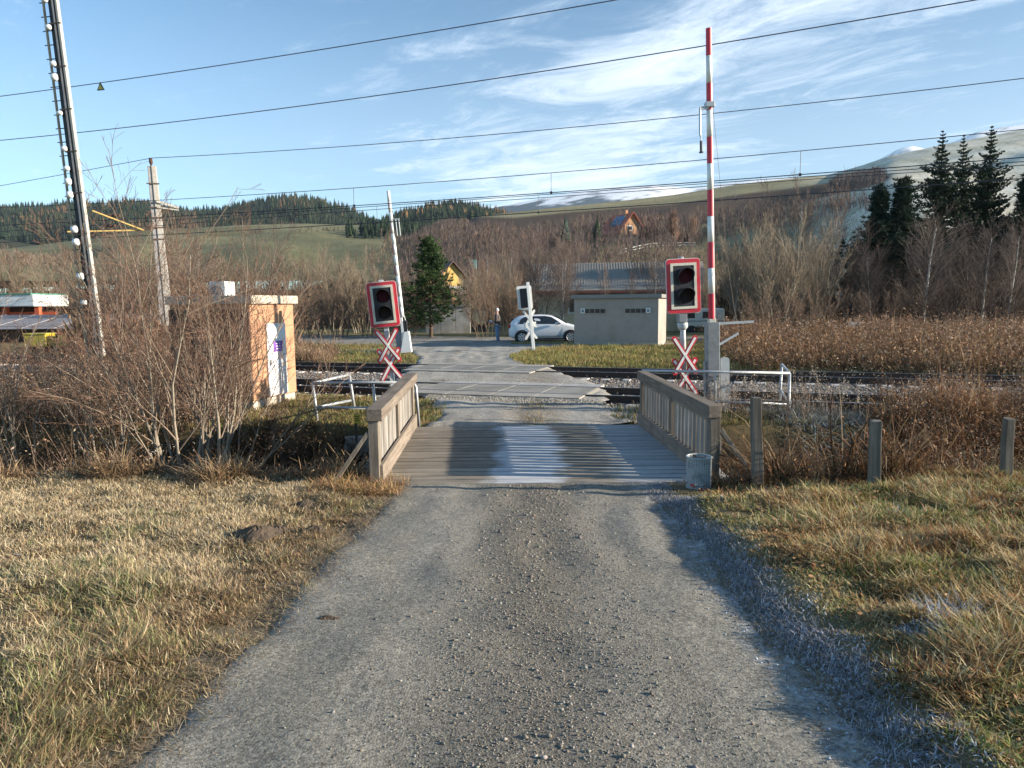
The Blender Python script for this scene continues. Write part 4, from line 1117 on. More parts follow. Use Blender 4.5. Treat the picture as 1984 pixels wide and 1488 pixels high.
tri = thing('warning_plate', 'small yellow triangular plate hanging on the topmost wire near the tall mast', 'warning plate', (x, 24.5 - TRK * x, z), (0, 0, -.25))
MB().prism([(-.17, -.29), (.19, -.29), (0, .03)], -.015, .015).build('plate', m_black, tri)
MB().prism([(-.115, -.26), (.13, -.26), (0, -.055)], -.02, .02).build('yellow_face', mat('plate_yellow', (.60, .47, .06), rough=.5), tri)

# ================================================================== BUILDINGS BEYOND
m_tile = mat('grey_roofing', (0.32, 0.29, 0.25), rough=1.0, spec=.05, nscale=2, noise_amt=0.15)
m_beige = mat('beige_render', (0.62, 0.52, 0.35), rough=0.95, nscale=1.4, noise_amt=0.08)
m_blu = mat('blue_grey_board', (0.30, 0.33, 0.37), rough=0.8, nscale=3, noise_amt=0.1)
m_redr = mat('red_tiles', (0.42, 0.12, 0.07), rough=0.85, nscale=3, noise_amt=0.2)
m_brick = mat('orange_brick', (0.52, 0.26, 0.14), rough=0.9, nscale=2, noise_amt=0.2)
m_larch = mat('brown_timber', (0.40, 0.22, 0.11), rough=0.85, nscale=2, noise_amt=0.25, stretch=(6, 6, .5))
def gable_house(name, label, loc, rz, W, D, He, Hr, wallm, roofm, over=.5, windows=(), lower=None, chim=None):
    """ridge along local x; eaves at He, ridge at Hr; local front is -y"""
    t = thing(name, label, 'house', loc, (0, 0, rz))
    wl = MB(); wl.add([(-W / 2, -D / 2, -1.5), (W / 2, -D / 2, -1.5), (W / 2, D / 2, -1.5), (-W / 2, D / 2, -1.5), (-W / 2, -D / 2, He), (W / 2, -D / 2, He), (W / 2, D / 2, He), (-W / 2, D / 2, He), (-W / 2, 0, Hr - .12), (W / 2, 0, Hr - .12)],
           [(0, 1, 5, 4), (2, 3, 7, 6), (1, 2, 6, 9, 5), (3, 0, 4, 8, 7), (4, 5, 9, 8), (6, 7, 8, 9), (3, 2, 1, 0)])
    wl.build('wall', wallm, t)
    if lower: MB().box((0, 0, lower[1] / 2 - .75), (W + .04, D + .04, lower[1] + 1.5)).build('lower_wall', lower[0], t)
    sl_ = math.atan2(Hr - He, D / 2)
    for sg_ in (-1, 1):
        r_ = MB()
        e = Vector((0, sg_ * (D / 2 + over), He - over * math.tan(sl_))); rdg = Vector((0, 0, Hr))
        for xx_ in (-1,):
            r_.add([(-W / 2 - over, e.y, e.z), (W / 2 + over, e.y, e.z), (W / 2 + over, 0, Hr), (-W / 2 - over, 0, Hr), (-W / 2 - over, e.y, e.z + .18), (W / 2 + over, e.y, e.z + .18), (W / 2 + over, 0, Hr + .18), (-W / 2 - over, 0, Hr + .18)],
                   [(3, 2, 1, 0), (4, 5, 6, 7), (0, 1, 5, 4), (1, 2, 6, 5), (2, 3, 7, 6), (3, 0, 4, 7)])
        r_.build('roof', roofm, t)
    for (face, u, z, w_, h_) in windows:
        if face == 'f': c_ = (u, -D / 2 - .03, z); sz = (w_, .06, h_); sp_ = (w_ - .18, .08, h_ - .18)
        else: c_ = (W / 2 + .03, u, z); sz = (.06, w_, h_); sp_ = (.08, w_ - .18, h_ - .18)
        f_ = MB().box(c_, sz).build('window', m_wpaint, t); MB().box((c_[0] + (.02 if face != 'f' else 0), c_[1] - (.02 if face == 'f' else 0), z), sp_).build('pane', m_win, f_)
    if chim: MB().box(chim[0], chim[1]).build('chimney', m_brick, t)
    return t
# long low building behind the hut
p0 = at(1175, 640, 52)
lb = gable_house('low_building', 'long low beige building with grey corrugated roof behind the grey hut', (p0.x + 1.0, 54, .1), -.10, 11.5, 7, 3.1, 4.9, m_beige, m_tile, over=.55, windows=(('f', -3.1, 2.0, .9, 1.25), ('f', 1.5, 2.0, .9, 1.25)))
lb['category'] = 'building'
MB().box((0, -3.53, 2.95), (11.55, .05, .75)).build('upper_band', m_blu, lb)
MB().box((0, -4.1, 2.86), (12.5, .06, .14)).build('eaves_board', m_redr, lb)
rb = MB()
for k in range(62):
    x = -6.2 + k * .2; rb.beam((x, -4.03, 2.93 + .06), (x, -.02, 5.0 + .09), .07, .05)
o = rb.build('roof_corrugation', m_tile, lb); o['kind'] = 'stuff'
p0 = at(1275, 640, 62)
gable_house('small_house', 'small white house with orange gable peeping over the grey hut', (p0.x, 63, 0), PI / 2, 5, 4.6, 3.9, 5.6, mat('white_render', (.72, .72, .72), rough=.9), m_brick, over=.2)
MB_ = MB()
# farmhouse on the slope
p0 = at(1212, 478, 215)
fh = gable_house('hillside_house', 'brown timber house with red roof and solar panels on the hillside', (p0.x - 1.2, 215, p0.z), PI / 2 - .55, 11, 8.0, 4.4, 9.3, m_larch, m_redr, over=.9, lower=(mat('pale_green_render', (.50, .60, .42), rough=.9), 2.0), chim=((-3.6, .8, 9.2), (.7, .7, 2.0)),
            windows=())
for (yy_, z_, w_, h_) in ((.8, 4.9, 2.0, 1.5), (.9, 1.3, 1.6, 1.4), (-2.2, 1.3, 1.2, 1.3)):
    f_ = MB().box((-5.53, yy_, z_), (.1, w_, h_)).build('window', m_wpaint, fh); MB().box((-5.60, yy_, z_), (.06, w_ - .6, h_ - .5)).build('pane', m_win, f_)
sp_ = MB()
a_ = Vector((0, 4.0 + .9, 4.4)); 
fh.rotation_euler = (0, 0, PI / 2 + .42)
sl_ = math.atan2(4.9, 4.0)
for i in range(3):
    for j in range(2):
        y = 1.2 + j * 1.3; z = 9.3 - y * math.tan(sl_) + .33
        MB().box((-3 + i * 2.0, y, z), (1.9, 1.9, .08), M=Matrix.Rotation(-sl_, 3, 'X')).build('solar_panel', mat('solar_panel', (.06, .10, .18), rough=.12, noise_amt=0), fh)
MB().box((-5.9, 0, 2.25), (.9, 7.5, .15)).build('balcony', m_larch, fh)
p0 = at(1393, 470, 230)
# yellow house
p0 = at(872, 560, 95)
gable_house('yellow_house', 'yellow house with dark brown roof behind the green pine', (p0.x - .6, 95, p0.z - 2.7), PI / 2 + .5, 4.4, 3.0, 4.5, 6.1, mat('yellow_render', (.66, .42, .13), rough=.9), mat('brown_tiles', (.11, .07, .06), rough=.85), over=.5, windows=(('f', 1.1, 3.8, .9, 1.1),), lower=(mat('white_render', (.72, .72, .72)), 3.0))
# pale wall behind the pine and bushes
m_wall = mat('stained_wall', (0.46, 0.44, 0.40), rough=0.95, nscale=.6, noise_amt=0.2, dirt=((.30, .27, .22), 1.1, .45, .7))
a = at(825, 640, 50); b = at(912, 640, 50)
wl = thing('retaining_wall', 'pale stained concrete wall behind the bushes left of the person', 'wall', (a.x, 50, 0))
for k in range(3):
    MB().box(((b.x - a.x) * (k + .5) / 3, 0, 1.0), ((b.x - a.x) / 3 - .02, .35, 2.15)).build('panel', m_wall, wl, bevel=.02)
MB().box(((b.x - a.x) / 2, 0, 2.12), (b.x - a.x + .1, .5, .12)).build('coping', m_roofc, wl)
p0 = at(930, 612, 52)
cs = thing('beige_box_trailer', 'pale yellow boxy trailer glimpsed through bushes left of the person', 'trailer', (p0.x, 52, 0))
MB().box((0, 0, 1.2), (.95, 1.8, .95)).build('body', mat('pale_yellow', (.62, .56, .36), rough=.5), cs, bevel=.12)
MB().box((0, -.05, .6), (.8, 1.6, .12)).build('chassis', m_black, cs)
for x in (-.3, .3): MB().tube([(x, -.95, .45), (x, -.80, .45)], .28, 16).build('wheel', m_black, cs)
# timber stack
p0 = at(1063, 540, 75)
ts = thing('timber_stack', 'stack of fresh orange logs beyond the low building', 'timber stack', (p0.x, 78, p0.z - .4))
for r_ in range(4):
    for k in range(8 - r_):
        MB().tube([(-1.5 + k * .42 + r_ * .21, -1.5, .2 + r_ * .37), (-1.5 + k * .42 + r_ * .21, 1.5, .2 + r_ * .37)], .2, 8).build('log', mat('fresh_log', (.60, .36, .17), rough=.9), ts)
MB().box((0, 0, -1.0), (5, 5, 2.0)).build('platform', m_conc, ts)
# teal tower
p0 = at(917, 508, 150)
tt = thing('green_kiosk', 'tiny blue-green shed among trees up the slope', 'shed', (p0.x, 150, p0.z - 1.5))
MB().box((0, 0, 1.0), (1.3, 1.2, 1.9)).build('wall', mat('teal_paint', (.20, .42, .40), rough=.7), tt)
MB().box((0, 0, 2.0), (1.5, 1.4, .12)).build('roof', m_roofc, tt)
# white camper behind the near signal
p0 = at(1352, 640, 47)
cv = thing('white_caravan', 'white caravan partly hidden behind the grey barrier housing', 'caravan', (p0.x, 48, 0), (0, 0, -.1))
MB().box((.4, 0, 1.15), (2.9, 1.9, 1.25)).build('body', mat('caravan_cream', (.66, .63, .55), rough=.4), cv, bevel=.15)
for x in (-.4, .7): MB().box((x, -.96, 1.35), (.6, .03, .42)).build('window', m_win, cv)
for x in (-.3, 1.1): MB().tube([(x, -.98, .35), (x, -.80, .35)], .30, 16).build('wheel', m_black, cv)
MB().box((.4, -.965, .95), (2.7, .02, .06)).build('trim_strip', m_grey, cv)

# filling-station canopy and containers at the left
p0 = at(40, 600, 78)
cn = thing('station_canopy', 'white flat canopy with red columns far off at the left edge', 'canopy', (p0.x * 55 / 78, 55, .45))
cn.scale = (.70, .7, .70)
MB().box((-3, 0, 3.35), (13, 6, 1.25)).build('canopy_roof', m_wpaint, cn, bevel=.1)
MB().box((-3, -.05, 4.05), (12.6, 6.1, .16)).build('green_edge', mat('green_trim', (.08, .25, .17), rough=.6), cn)
m_or2 = mat('red_orange', (.72, .14, .06), rough=.5)
for x in (-7, -3.8, -.6, 2.9): MB().box((x, -1.5, 1.4), (.5, .5, 2.8)).build('column', m_or2, cn)
MB().box((-3, 1.5, 1.6), (12, .3, 2.6)).build('back_wall', m_brn, cn)
MB().box((-3, 1.3, 1.9), (12, .12, .5)).build('red_band', m_or2, cn)
p0 = at(60, 640, 42)
sh = thing('long_shed', 'long low building with weathered grey roof behind the brush at left', 'building', (p0.x + 3, 46, -.35), (0, 0, -.05))
MB().box((-3, 0, .6), (22, 7, 1.8)).build('wall', m_brn, sh)
mb = MB(); mb.add([(-14.5, -4.2, 1.35), (8.5, -4.2, 1.35), (8.5, 0, 2.15), (-14.5, 0, 2.15), (-14.5, 4.2, 1.35), (8.5, 4.2, 1.35)], [(0, 1, 2, 3), (3, 2, 5, 4), (0, 3, 4), (1, 5, 2)])
mb.build('roof', mat('weathered_roof', (.22, .21, .22), rough=.9, nscale=1.2, noise_amt=.25), sh)
for k in range(12): MB().beam((-13.5 + k * 2, -4.1, 1.36), (-13.5 + k * 2, 0, 2.16), .07, .05).build('roof_seam', m_steel, sh)
m_yel = mat('container_yellow', (.62, .47, .05), rough=.5, nscale=4, noise_amt=.15)
for lab, u0, u1 in (('larger yellow container low in the brush at left', 57, 98), ('small yellow bin at the right of the yellow containers in the brush', 122, 142)):
    a = at(u0, 655, 34); b = at(u1, 655, 34)
    t = thing('yellow_container', lab, 'container', ((a.x + b.x) / 2, 34, .35), group='yellow containers in the brush')
    w_ = b.x - a.x
    MB().box((0, 0, .32), (w_, .8, .56)).build('body', m_yel, t, bevel=.03)
    MB().box((0, 0, .64), (w_ + .06, .86, .07)).build('lid', m_yel if u0 < 100 else m_or2, t, bevel=.02)
    for x in (-w_ / 3, w_ / 3): MB().box((x, 0, -.08), (.1, .6, .25)).build('foot', m_black, t)
# pale triangular sign back and rails on the right
p0 = at(1655, 640, 36)
sg = thing('triangular_sign', 'back of a give-way sign standing low among birches at right', 'sign', (p0.x, 36, 0.1))
MB().tube([(0, .04, 0), (0, .04, .9)], .03, 8).build('post', m_galv, sg)
MB().prism([(-.42, 1.02), (.42, 1.02), (0, .35)], 0, .02).build('plate', m_grey2, sg)
p0 = at(1655, 562, 75)
gr = thing('guard_rail', 'dark guard rail on the bank beyond the birches at right', 'guard rail', (p0.x, 75, p0.z))
MB().beam((-4.5, 0, 0), (6, .3, .2), .08, .3).build('rail', m_dark, gr)
for k in range(6): MB().box((-4.2 + k * 2, .1, -1.2), (.12, .12, 2.4)).build('post', m_dark, gr)
p0 = at(1628, 552, 60)
mp_ = thing('white_marker_post', 'slim white marker post leaning among trees at right', 'marker', (p0.x, 60, p0.z - 1.6), (0, .12, 0))
MB().box((0, 0, .9), (.16, .12, 2.2)).build('post', m_wpaint, mp_)
MB().box((0, -.07, 1.75), (.14, .02, .22)).build('reflector', m_black, mp_)
# pale fence line on the slope right of the farmhouse
# ================================================================== CAR
m_carw = mat('car_white', (0.74, 0.75, 0.77), rough=0.28, noise_amt=0.03, coat=.6)
m_glass = mat('car_glass', (0.025, 0.035, 0.045), rough=0.05, noise_amt=0)
m_tyre = mat('tyre', (0.02, 0.02, 0.02), rough=0.85)
m_rim = mat('wheel_rim', (0.50, 0.51, 0.53), rough=0.35, metal=0.6)
m_trim = mat('car_trim', (0.02, 0.02, 0.022), rough=0.5)
p0 = at(1062, 661, 37.2)
car = thing('parked_car', 'white hatchback parked beside the grey hut, its nose hidden behind it', 'car', (p0.x - .05, 37.2, .17), (0, 0, -.06))
# half-section stations along x (rear = -2.0, front = +1.98): x, sill z, belt z, belt half-width, roof z, roof half-width
ST = [(-1.99, .42, .80, .62, .84, .50), (-1.93, .30, .93, .74, .99, .60), (-1.80, .22, .95, .82, 1.16, .60), (-1.55, .20, .955, .85, 1.37, .59), (-1.25, .19, .95, .86, 1.435, .60), (-.7, .18, .94, .865, 1.465, .62), (-.1, .18, .925, .865, 1.462, .62),
      (.35, .18, .91, .865, 1.40, .61), (.75, .18, .905, .86, 1.18, .66), (1.05, .19, .90, .85, .985, .72), (1.4, .20, .84, .83, .915, .66), (1.75, .22, .76, .78, .82, .58), (1.93, .26, .66, .68, .70, .5), (1.99, .36, .52, .56, .55, .45)]
rings = []
for (x, zs_, zb_, wb, zr, wr) in ST:
    half = [(wb * .90, zs_), (wb * 1.0, zs_ + .10), (wb * 1.015, (zs_ + zb_) / 2 + .05), (wb * .985, zb_ - .04), (wb * .955, zb_ + .02), ((wb * .95 + wr) / 2 + .015, (zb_ + zr) / 2), (wr * 1.02, zr - .06), (wr * .85, zr - .012), (0, zr + .008)]
    rings.append([(x, -y, z) for y, z in half] + [(x, y, z) for y, z in half[-2::-1]])
nr = len(rings[0]); mb = MB(); vs = [v for r_ in rings for v in r_]; fs = []
for i in range(len(rings) - 1):
    for k in range(nr - 1): fs.append((i * nr + k, (i + 1) * nr + k, (i + 1) * nr + k + 1, i * nr + k + 1))
    fs.append((i * nr + nr - 1, (i + 1) * nr + nr - 1, (i + 1) * nr, i * nr))
fs += [tuple(range(nr)), tuple((len(rings) - 1) * nr + k for k in range(nr - 1, -1, -1))]
mb.add(vs, fs)
bodyo = mb.build('body', m_carw, car, smooth=True)
sd = bodyo.modifiers.new('sub', 'SUBSURF'); sd.levels = 2; sd.render_levels = 2
def side_patch(pts, yfun, m, name, parent, off=.008):
    mb = MB(); n = len(pts)
    for s_ in (-1, 1):
        mb.add([(x, s_ * (yfun(x, z) + off), z) for x, z in pts] + [(x, s_ * (yfun(x, z) - .03), z) for x, z in pts], [tuple(range(n))] + [(i, (i + 1) % n, n + (i + 1) % n, n + i) for i in range(n)])
    return mb.build(name, m, parent)
def ysec(x, z):
    xs = [s_[0] for s_ in ST]
    f = lambda j: float(np.interp(x, xs, [s_[j] for s_ in ST]))
    zs_, zb_, wb, zr, wr = f(1), f(2), f(3), f(4), f(5)
    zz = [zs_, zs_ + .1, (zs_ + zb_) / 2 + .05, zb_ - .04, zb_ + .02, (zb_ + zr) / 2, max(zr - .06, (zb_ + zr) / 2 + .01)]
    ww = [wb * .9, wb, wb * 1.015, wb * .985, wb * .955, (wb * .95 + wr) / 2 + .015, wr * 1.02]
    return float(np.interp(z, zz, ww))
side_patch([(-1.45, .985), (-.93, .985), (-.93, 1.36), (-1.18, 1.33), (-1.36, 1.20)], ysec, m_glass, 'rear_side_window', car, .012)
side_patch([(-.86, .985), (-.02, .98), (.72, .965), (.52, 1.14), (.22, 1.33), (-.1, 1.385), (-.86, 1.375)], ysec, m_glass, 'door_window', car, .012)
dd = MB()
for s_ in (-1, 1):
    for (xa, za, xb, zb_) in ((-.90, .30, -.90, .95), (-.90, .30, .62, .30), (.62, .30, .78, .60), (.78, .60, .78, .93)):
        dd.beam((xa, s_ * (ysec(xa, za) + .004), za), (xb, s_ * (ysec(xb, zb_) + .004), zb_), .012, .012)
dd.build('door_gap', m_trim, car)
MB().box((-.62, -.885, .84), (.17, .04, .035)).build('door_handle', m_carw, car, bevel=.008)
mr_ = MB(); mr_.box((.50, -.97, 1.0), (.16, .20, .13)); mr_.box((.50, .97, 1.0), (.16, .20, .13)); mr_.build('wing_mirror', m_carw, car, bevel=.03)
ws = MB(); ws.add([(.40, -.52, 1.405), (.40, .52, 1.405), (1.03, .66, 1.015), (1.03, -.66, 1.015), (.40, -.52, 1.38), (.40, .52, 1.38), (1.03, .66, .98), (1.03, -.66, .98)], [(0, 1, 2, 3), (7, 6, 5, 4), (0, 3, 7, 4), (1, 5, 6, 2), (0, 4, 5, 1), (3, 2, 6, 7)])
ws.build('windscreen', m_glass, car)
rw = MB().box((-1.72, 0, 1.20), (.06, 1.0, .30), M=Matrix.Rotation(-.75, 3, 'Y')); rw.build('rear_window', m_glass, car)
for s_ in (-1, 1):
    MB().box((1.78, s_ * .62, .70), (.34, .26, .13), M=Matrix.Rotation(-s_ * .45, 3, 'Z')).build('headlight', mat('headlight_glass', (.45, .48, .50), rough=.08, noise_amt=0), car, bevel=.03)
    MB().box((-1.90, s_ * .68, .86), (.14, .18, .20)).build('tail_light', mat('tail_red', (.35, .02, .03), rough=.2, noise_amt=0), car, bevel=.03)
MB().box((1.93, 0, .42), (.14, 1.1, .12)).build('grille', m_trim, car, bevel=.02)
MB().box((0, 0, .22), (3.3, 1.66, .10)).build('underbody', m_trim, car)
MB().box((-2.0, 0, .62), (.03, .50, .11)).build('number_plate', m_white, car)
for s_ in (-1, 1): MB().beam((-1.5, s_ * .865, .36), (1.0, s_ * .865, .36), .012, .02).build('sill_trim', m_trim, car)
for wx in (-1.28, 1.20):
    arch = MB()
    for s_ in (-1, 1): arch.tube([(wx, s_ * .872, .31), (wx, s_ * .60, .31)], .375, 28)
    arch.build('wheel_arch', m_trim, car)
    for s_ in (-1, 1):
        wh = MB().tube([(wx, s_ * .70, .31), (wx, s_ * .715, .31), (wx, s_ * .875, .31), (wx, s_ * .89, .31)], [.28, .31, .31, .285], 28).build('wheel', m_tyre, car, smooth=True)
        MB().tube([(wx, s_ * .885, .31), (wx, s_ * .897, .31)], .195, 24).build('rim_backing', m_trim, wh)
        r_ = MB()
        for k in range(7):
            a = 2 * PI * k / 7
            r_.beam((wx + .03 * math.cos(a), s_ * .902, .31 + .03 * math.sin(a)), (wx + .19 * math.cos(a), s_ * .902, .31 + .19 * math.sin(a)), .012, .07, up=(-math.sin(a), 0, math.cos(a)))
        r_.tube([(wx + .195 * math.cos(2 * PI * k / 24), s_ * .90, .31 + .195 * math.sin(2 * PI * k / 24)) for k in range(25)], .014, 5, cap=False)
        r_.build('rim', m_rim, wh)

# ================================================================== PERSON
def skin_mesh(name, verts, edges, rads, m, parent=None, sub=2, root=0):
    me = bpy.data.meshes.new(name); bm = bmesh.new()
    ly = bm.verts.layers.skin.verify()
    vv = []
    for v, r_ in zip(verts, rads):
        b_ = bm.verts.new(v); b_[ly].radius = r_ if isinstance(r_, tuple) else (r_, r_); vv.append(b_)
    vv[root][ly].use_root = True
    for a, b_ in edges: bm.edges.new((vv[a], vv[b_]))
    bm.to_mesh(me); bm.free()
    o = link(name, me, m, parent)
    s_ = o.modifiers.new('skin', 'SKIN'); s_.use_smooth_shade = True
    s2 = o.modifiers.new('sub', 'SUBSURF'); s2.levels = sub; s2.render_levels = sub
    return o
m_skin = mat('skin', (0.46, 0.27, 0.20), rough=0.6, noise_amt=0.05)
m_jack = mat('jacket', (0.085, 0.068, 0.062), rough=0.85, nscale=8, noise_amt=0.2, bump=.004, bscale=30)
m_jean = mat('jeans', (0.17, 0.25, 0.36), rough=0.9, nscale=9, noise_amt=0.2)
m_hair = mat('white_hair', (0.62, 0.61, 0.58), rough=0.8, nscale=30, noise_amt=0.2)
pp_ = at(964, 662, 37.3)
# facing picture-left and slightly away; local -x is forward
BV = [(0, 0, .93), (0, 0, 1.10), (.01, 0, 1.30), (.01, 0, 1.44), (-.005, 0, 1.52), (-.02, 0, 1.63), (-.03, 0, 1.70),
      (0, .09, .88), (-.01, .10, .48), (.03, .10, .09), (-.10, .11, .04),
      (0, -.09, .88), (.0, -.10, .48), (.04, -.10, .09), (-.09, -.11, .04),
      (.01, .19, 1.41), (.03, .24, 1.15), (-.18, .20, 1.08), (-.25, .19, 1.09),
      (.01, -.19, 1.41), (.03, -.24, 1.15), (-.19, -.17, 1.10), (-.26, -.15, 1.12)]
BE = [(0, 1), (1, 2), (2, 3), (3, 4), (4, 5), (5, 6), (0, 7), (7, 8), (8, 9), (9, 10), (0, 11), (11, 12), (12, 13), (13, 14), (3, 15), (15, 16), (16, 17), (17, 18), (3, 19), (19, 20), (20, 21), (21, 22)]
BR_ = [.12, .11, .125, .08, .052, .088, .075, .085, .058, .042, .035, .085, .058, .042, .035, .055, .042, .032, .03, .055, .042, .032, .03]
per = skin_mesh('person', BV, BE, BR_, m_skin)
per.location = (pp_.x, pp_.y, .12); per.rotation_euler = (0, 0, -.25); per.scale = (1.04, 1.08, 1.04)
setp(per, 'white-haired person in dark jacket and jeans holding a paper, beside the white car', 'person')
JV = [(0, 0, .90), (0, 0, 1.08), (.01, 0, 1.30), (.01, 0, 1.44), (.0, 0, 1.50), (.01, .19, 1.415), (.035, .25, 1.15), (-.14, .215, 1.085), (.01, -.19, 1.415), (.035, -.25, 1.15), (-.15, -.185, 1.10)]
skin_mesh('jacket', JV, [(0, 1), (1, 2), (2, 3), (3, 4), (3, 5), (5, 6), (6, 7), (3, 8), (8, 9), (9, 10)], [(.155, .16), .145, .15, .105, .07, .072, .062, .052, .072, .062, .052], m_jack, per)
TV = [(0, 0, .96), (0, .09, .86), (-.01, .10, .48), (.03, .10, .10), (0, -.09, .86), (0, -.10, .48), (.04, -.10, .10)]
skin_mesh('jeans', TV, [(0, 1), (1, 2), (2, 3), (0, 4), (4, 5), (5, 6)], [.14, .105, .076, .062, .105, .076, .062], m_jean, per)
for s_ in (1, -1):
    skin_mesh('shoe', [(.06, s_ * .10, .045), (-.03, s_ * .105, .045), (-.15, s_ * .115, .035)], [(0, 1), (1, 2)], [.05, .052, .042], mat('shoe_dark', (.06, .05, .045), rough=.7), per)
skin_mesh('hair', [(.01, 0, 1.60), (.015, 0, 1.69), (-.02, 0, 1.735), (-.06, 0, 1.73)], [(0, 1), (1, 2), (2, 3)], [.08, .105, .085, .055], m_hair, per)
fc = MB()
for s_ in (1, -1): fc.tube([(-.095, s_ * .032, 1.655), (-.108, s_ * .032, 1.655)], .011, 8)
fc.box((-.11, 0, 1.585), (.02, .05, .008)); fc.build('eyes_and_mouth', m_black, per)
MB().tube([(-.10, 0, 1.655), (-.13, 0, 1.615), (-.10, 0, 1.605)], [.008, .016, .010], 8).build('nose', m_skin, per, smooth=True)
er = MB()
for s_ in (1, -1): er.tube([(-.01, s_ * .082, 1.60), (-.005, s_ * .094, 1.64), (-.005, s_ * .086, 1.665)], [.010, .018, .010], 8)
er.build('ears', m_skin, per, smooth=True)
for s_, hx, hy, hz2 in ((1, -.255, .19, 1.09), (-1, -.265, -.15, 1.12)):
    fg = MB()
    for k in range(4):
        y = hy + (k - 1.5) * .019; L_ = (.055, .066, .062, .048)[k]
        fg.tube([(hx, y, hz2), (hx - L_ * .6, y, hz2 + .012), (hx - L_, y, hz2 + .002)], [.0095, .009, .007], 6)
    fg.tube([(hx + .01, hy - s_ * .028, hz2), (hx - .025, hy - s_ * .045, hz2 + .022), (hx - .045, hy - s_ * .042, hz2 + .025)], [.011, .010, .008], 6)
    fg.build('hand', m_skin, per, smooth=True)
pa = thing('paper_sheet', 'pale blue sheet of paper held by the standing person', 'paper', (pp_.x - .30, pp_.y + .09, .12 + 1.15), (.1, .5, -.25))
MB().box((0, 0, 0), (.22, .30, .006)).build('sheet', mat('paper_blue', (.50, .58, .72), rough=.6), pa)
MB().box((0, 0, -.012), (.25, .33, .012)).build('clipboard', mat('clip_blue', (.08, .12, .26), rough=.5), pa)
# ================================================================== HILLS
f_ = FPX
def hor(px): return 590 + (992 - px) * ROLL
def hill(name, prof, Dr, Db, pyb, colf, nu=150, nt_=40, u0=-500, u1=2500, power=1.25, rough_=0.0, back=.25, mt=None):
    prof = np.array(prof, float)
    us = np.linspace(u0, u1, nu); ts = np.concatenate([np.linspace(0, 1, nt_), np.linspace(1.04, 1.6, 10)])
    def surf(u, t):
        u = np.asarray(u, float); t = np.asarray(t, float)
        py = np.interp(u, prof[:, 0], prof[:, 1])
        dr = Dr(u) if callable(Dr) else Dr + 0 * u
        db = Db(u) if callable(Db) else Db + 0 * u
        zr = CAMZ + (hor(u) - py) / f_ * dr
        pb = np.interp(u, pyb[0], pyb[1]) if isinstance(pyb, tuple) else pyb + 0 * u
        zb = CAMZ + (hor(u) - pb) / f_ * db
        D = db + (dr - db) * t
        tt = np.clip(t, 0, 1)
        pw = power(u) if callable(power) else power
        z = zb + (zr - zb) * tt ** pw
        z = z + rough_ * noise(u, t * 900, 160, 9) * np.sin(np.clip(tt, 0, 1) * PI) * dr / 900
        over = np.clip(t - 1, 0, 9)
        z = z - (zr - zb) * over * back / .25 * .8
        x = (u - 992) / f_ * D
        return x, D, z
    U, T = np.meshgrid(us, ts)
    x, D, z = surf(U, T)
    # where the surface would be seen in the picture, used only to lay out the land cover
    vpy = hor(U) - (z - CAMZ) / D * f_
    vpy = np.where(T > 1, vpy[nt_ - 1][None], vpy)
    n, k = U.shape; ii = np.arange(n * k).reshape(n, k)
    F = np.stack([ii[:-1, :-1], ii[:-1, 1:], ii[1:, 1:], ii[1:, :-1]], -1).reshape(-1, 4)
    c = colf(U.ravel(), vpy.ravel(), x.ravel(), D.ravel(), z.ravel())
    o = np_mesh(name, np.stack([x, D, z], -1).reshape(-1, 3), F, mt or m_hill, col=c, smooth=True)
    setp(o, kind='structure')
    def vis(u, t):
        x, D, z = surf(u, t); return hor(u) - (z - CAMZ) / D * f_
    return surf, vis
m_hill = mat('hill_ground', attr='col', rough=0.98, noise_amt=0.18, nscale=0.05, spec=0.1, bump=.9, bscale=.55)
def two(a, b, t): return np.array(a)[None] * (1 - t[:, None]) + np.array(b)[None] * t[:, None]
# snow mountain, far behind
def c_snow(u, py, x, D, z):
    line = np.interp(u, [900, 980, 1060, 1130, 1200, 1280, 1360, 1500, 1700, 1760, 1800, 2500], [404, 404, 400, 396, 391, 388, 386, 380, 318, 305, 320, 330])
    t = sst(line - py + 5 * noise(x, D, 130, 5) + 4 * noise(x, D, 45, 6), -2, 3)
    rock = np.where(((0.5 + noise(x, D, 60, 3)) > 1.35) & (py < line), 0.6, 0)
    t = np.clip(t - rock, 0, 1)
    return two((.05, .085, .115), (.95, .95, .97), t)
hill('snow_mountain', [(500, 440), (900, 424), (970, 405), (1010, 398), (1060, 389), (1130, 378), (1200, 370), (1260, 366), (1330, 371), (1380, 365), (1430, 357), (1500, 352), (1640, 345), (1700, 312), (1722, 300), (1748, 293), (1775, 299), (1830, 285), (1870, 268), (1920, 259), (1984, 250), (2200, 225), (2500, 200)], 3600, 2500, 440, c_snow, nu=260, nt_=60, rough_=4, u1=2250)
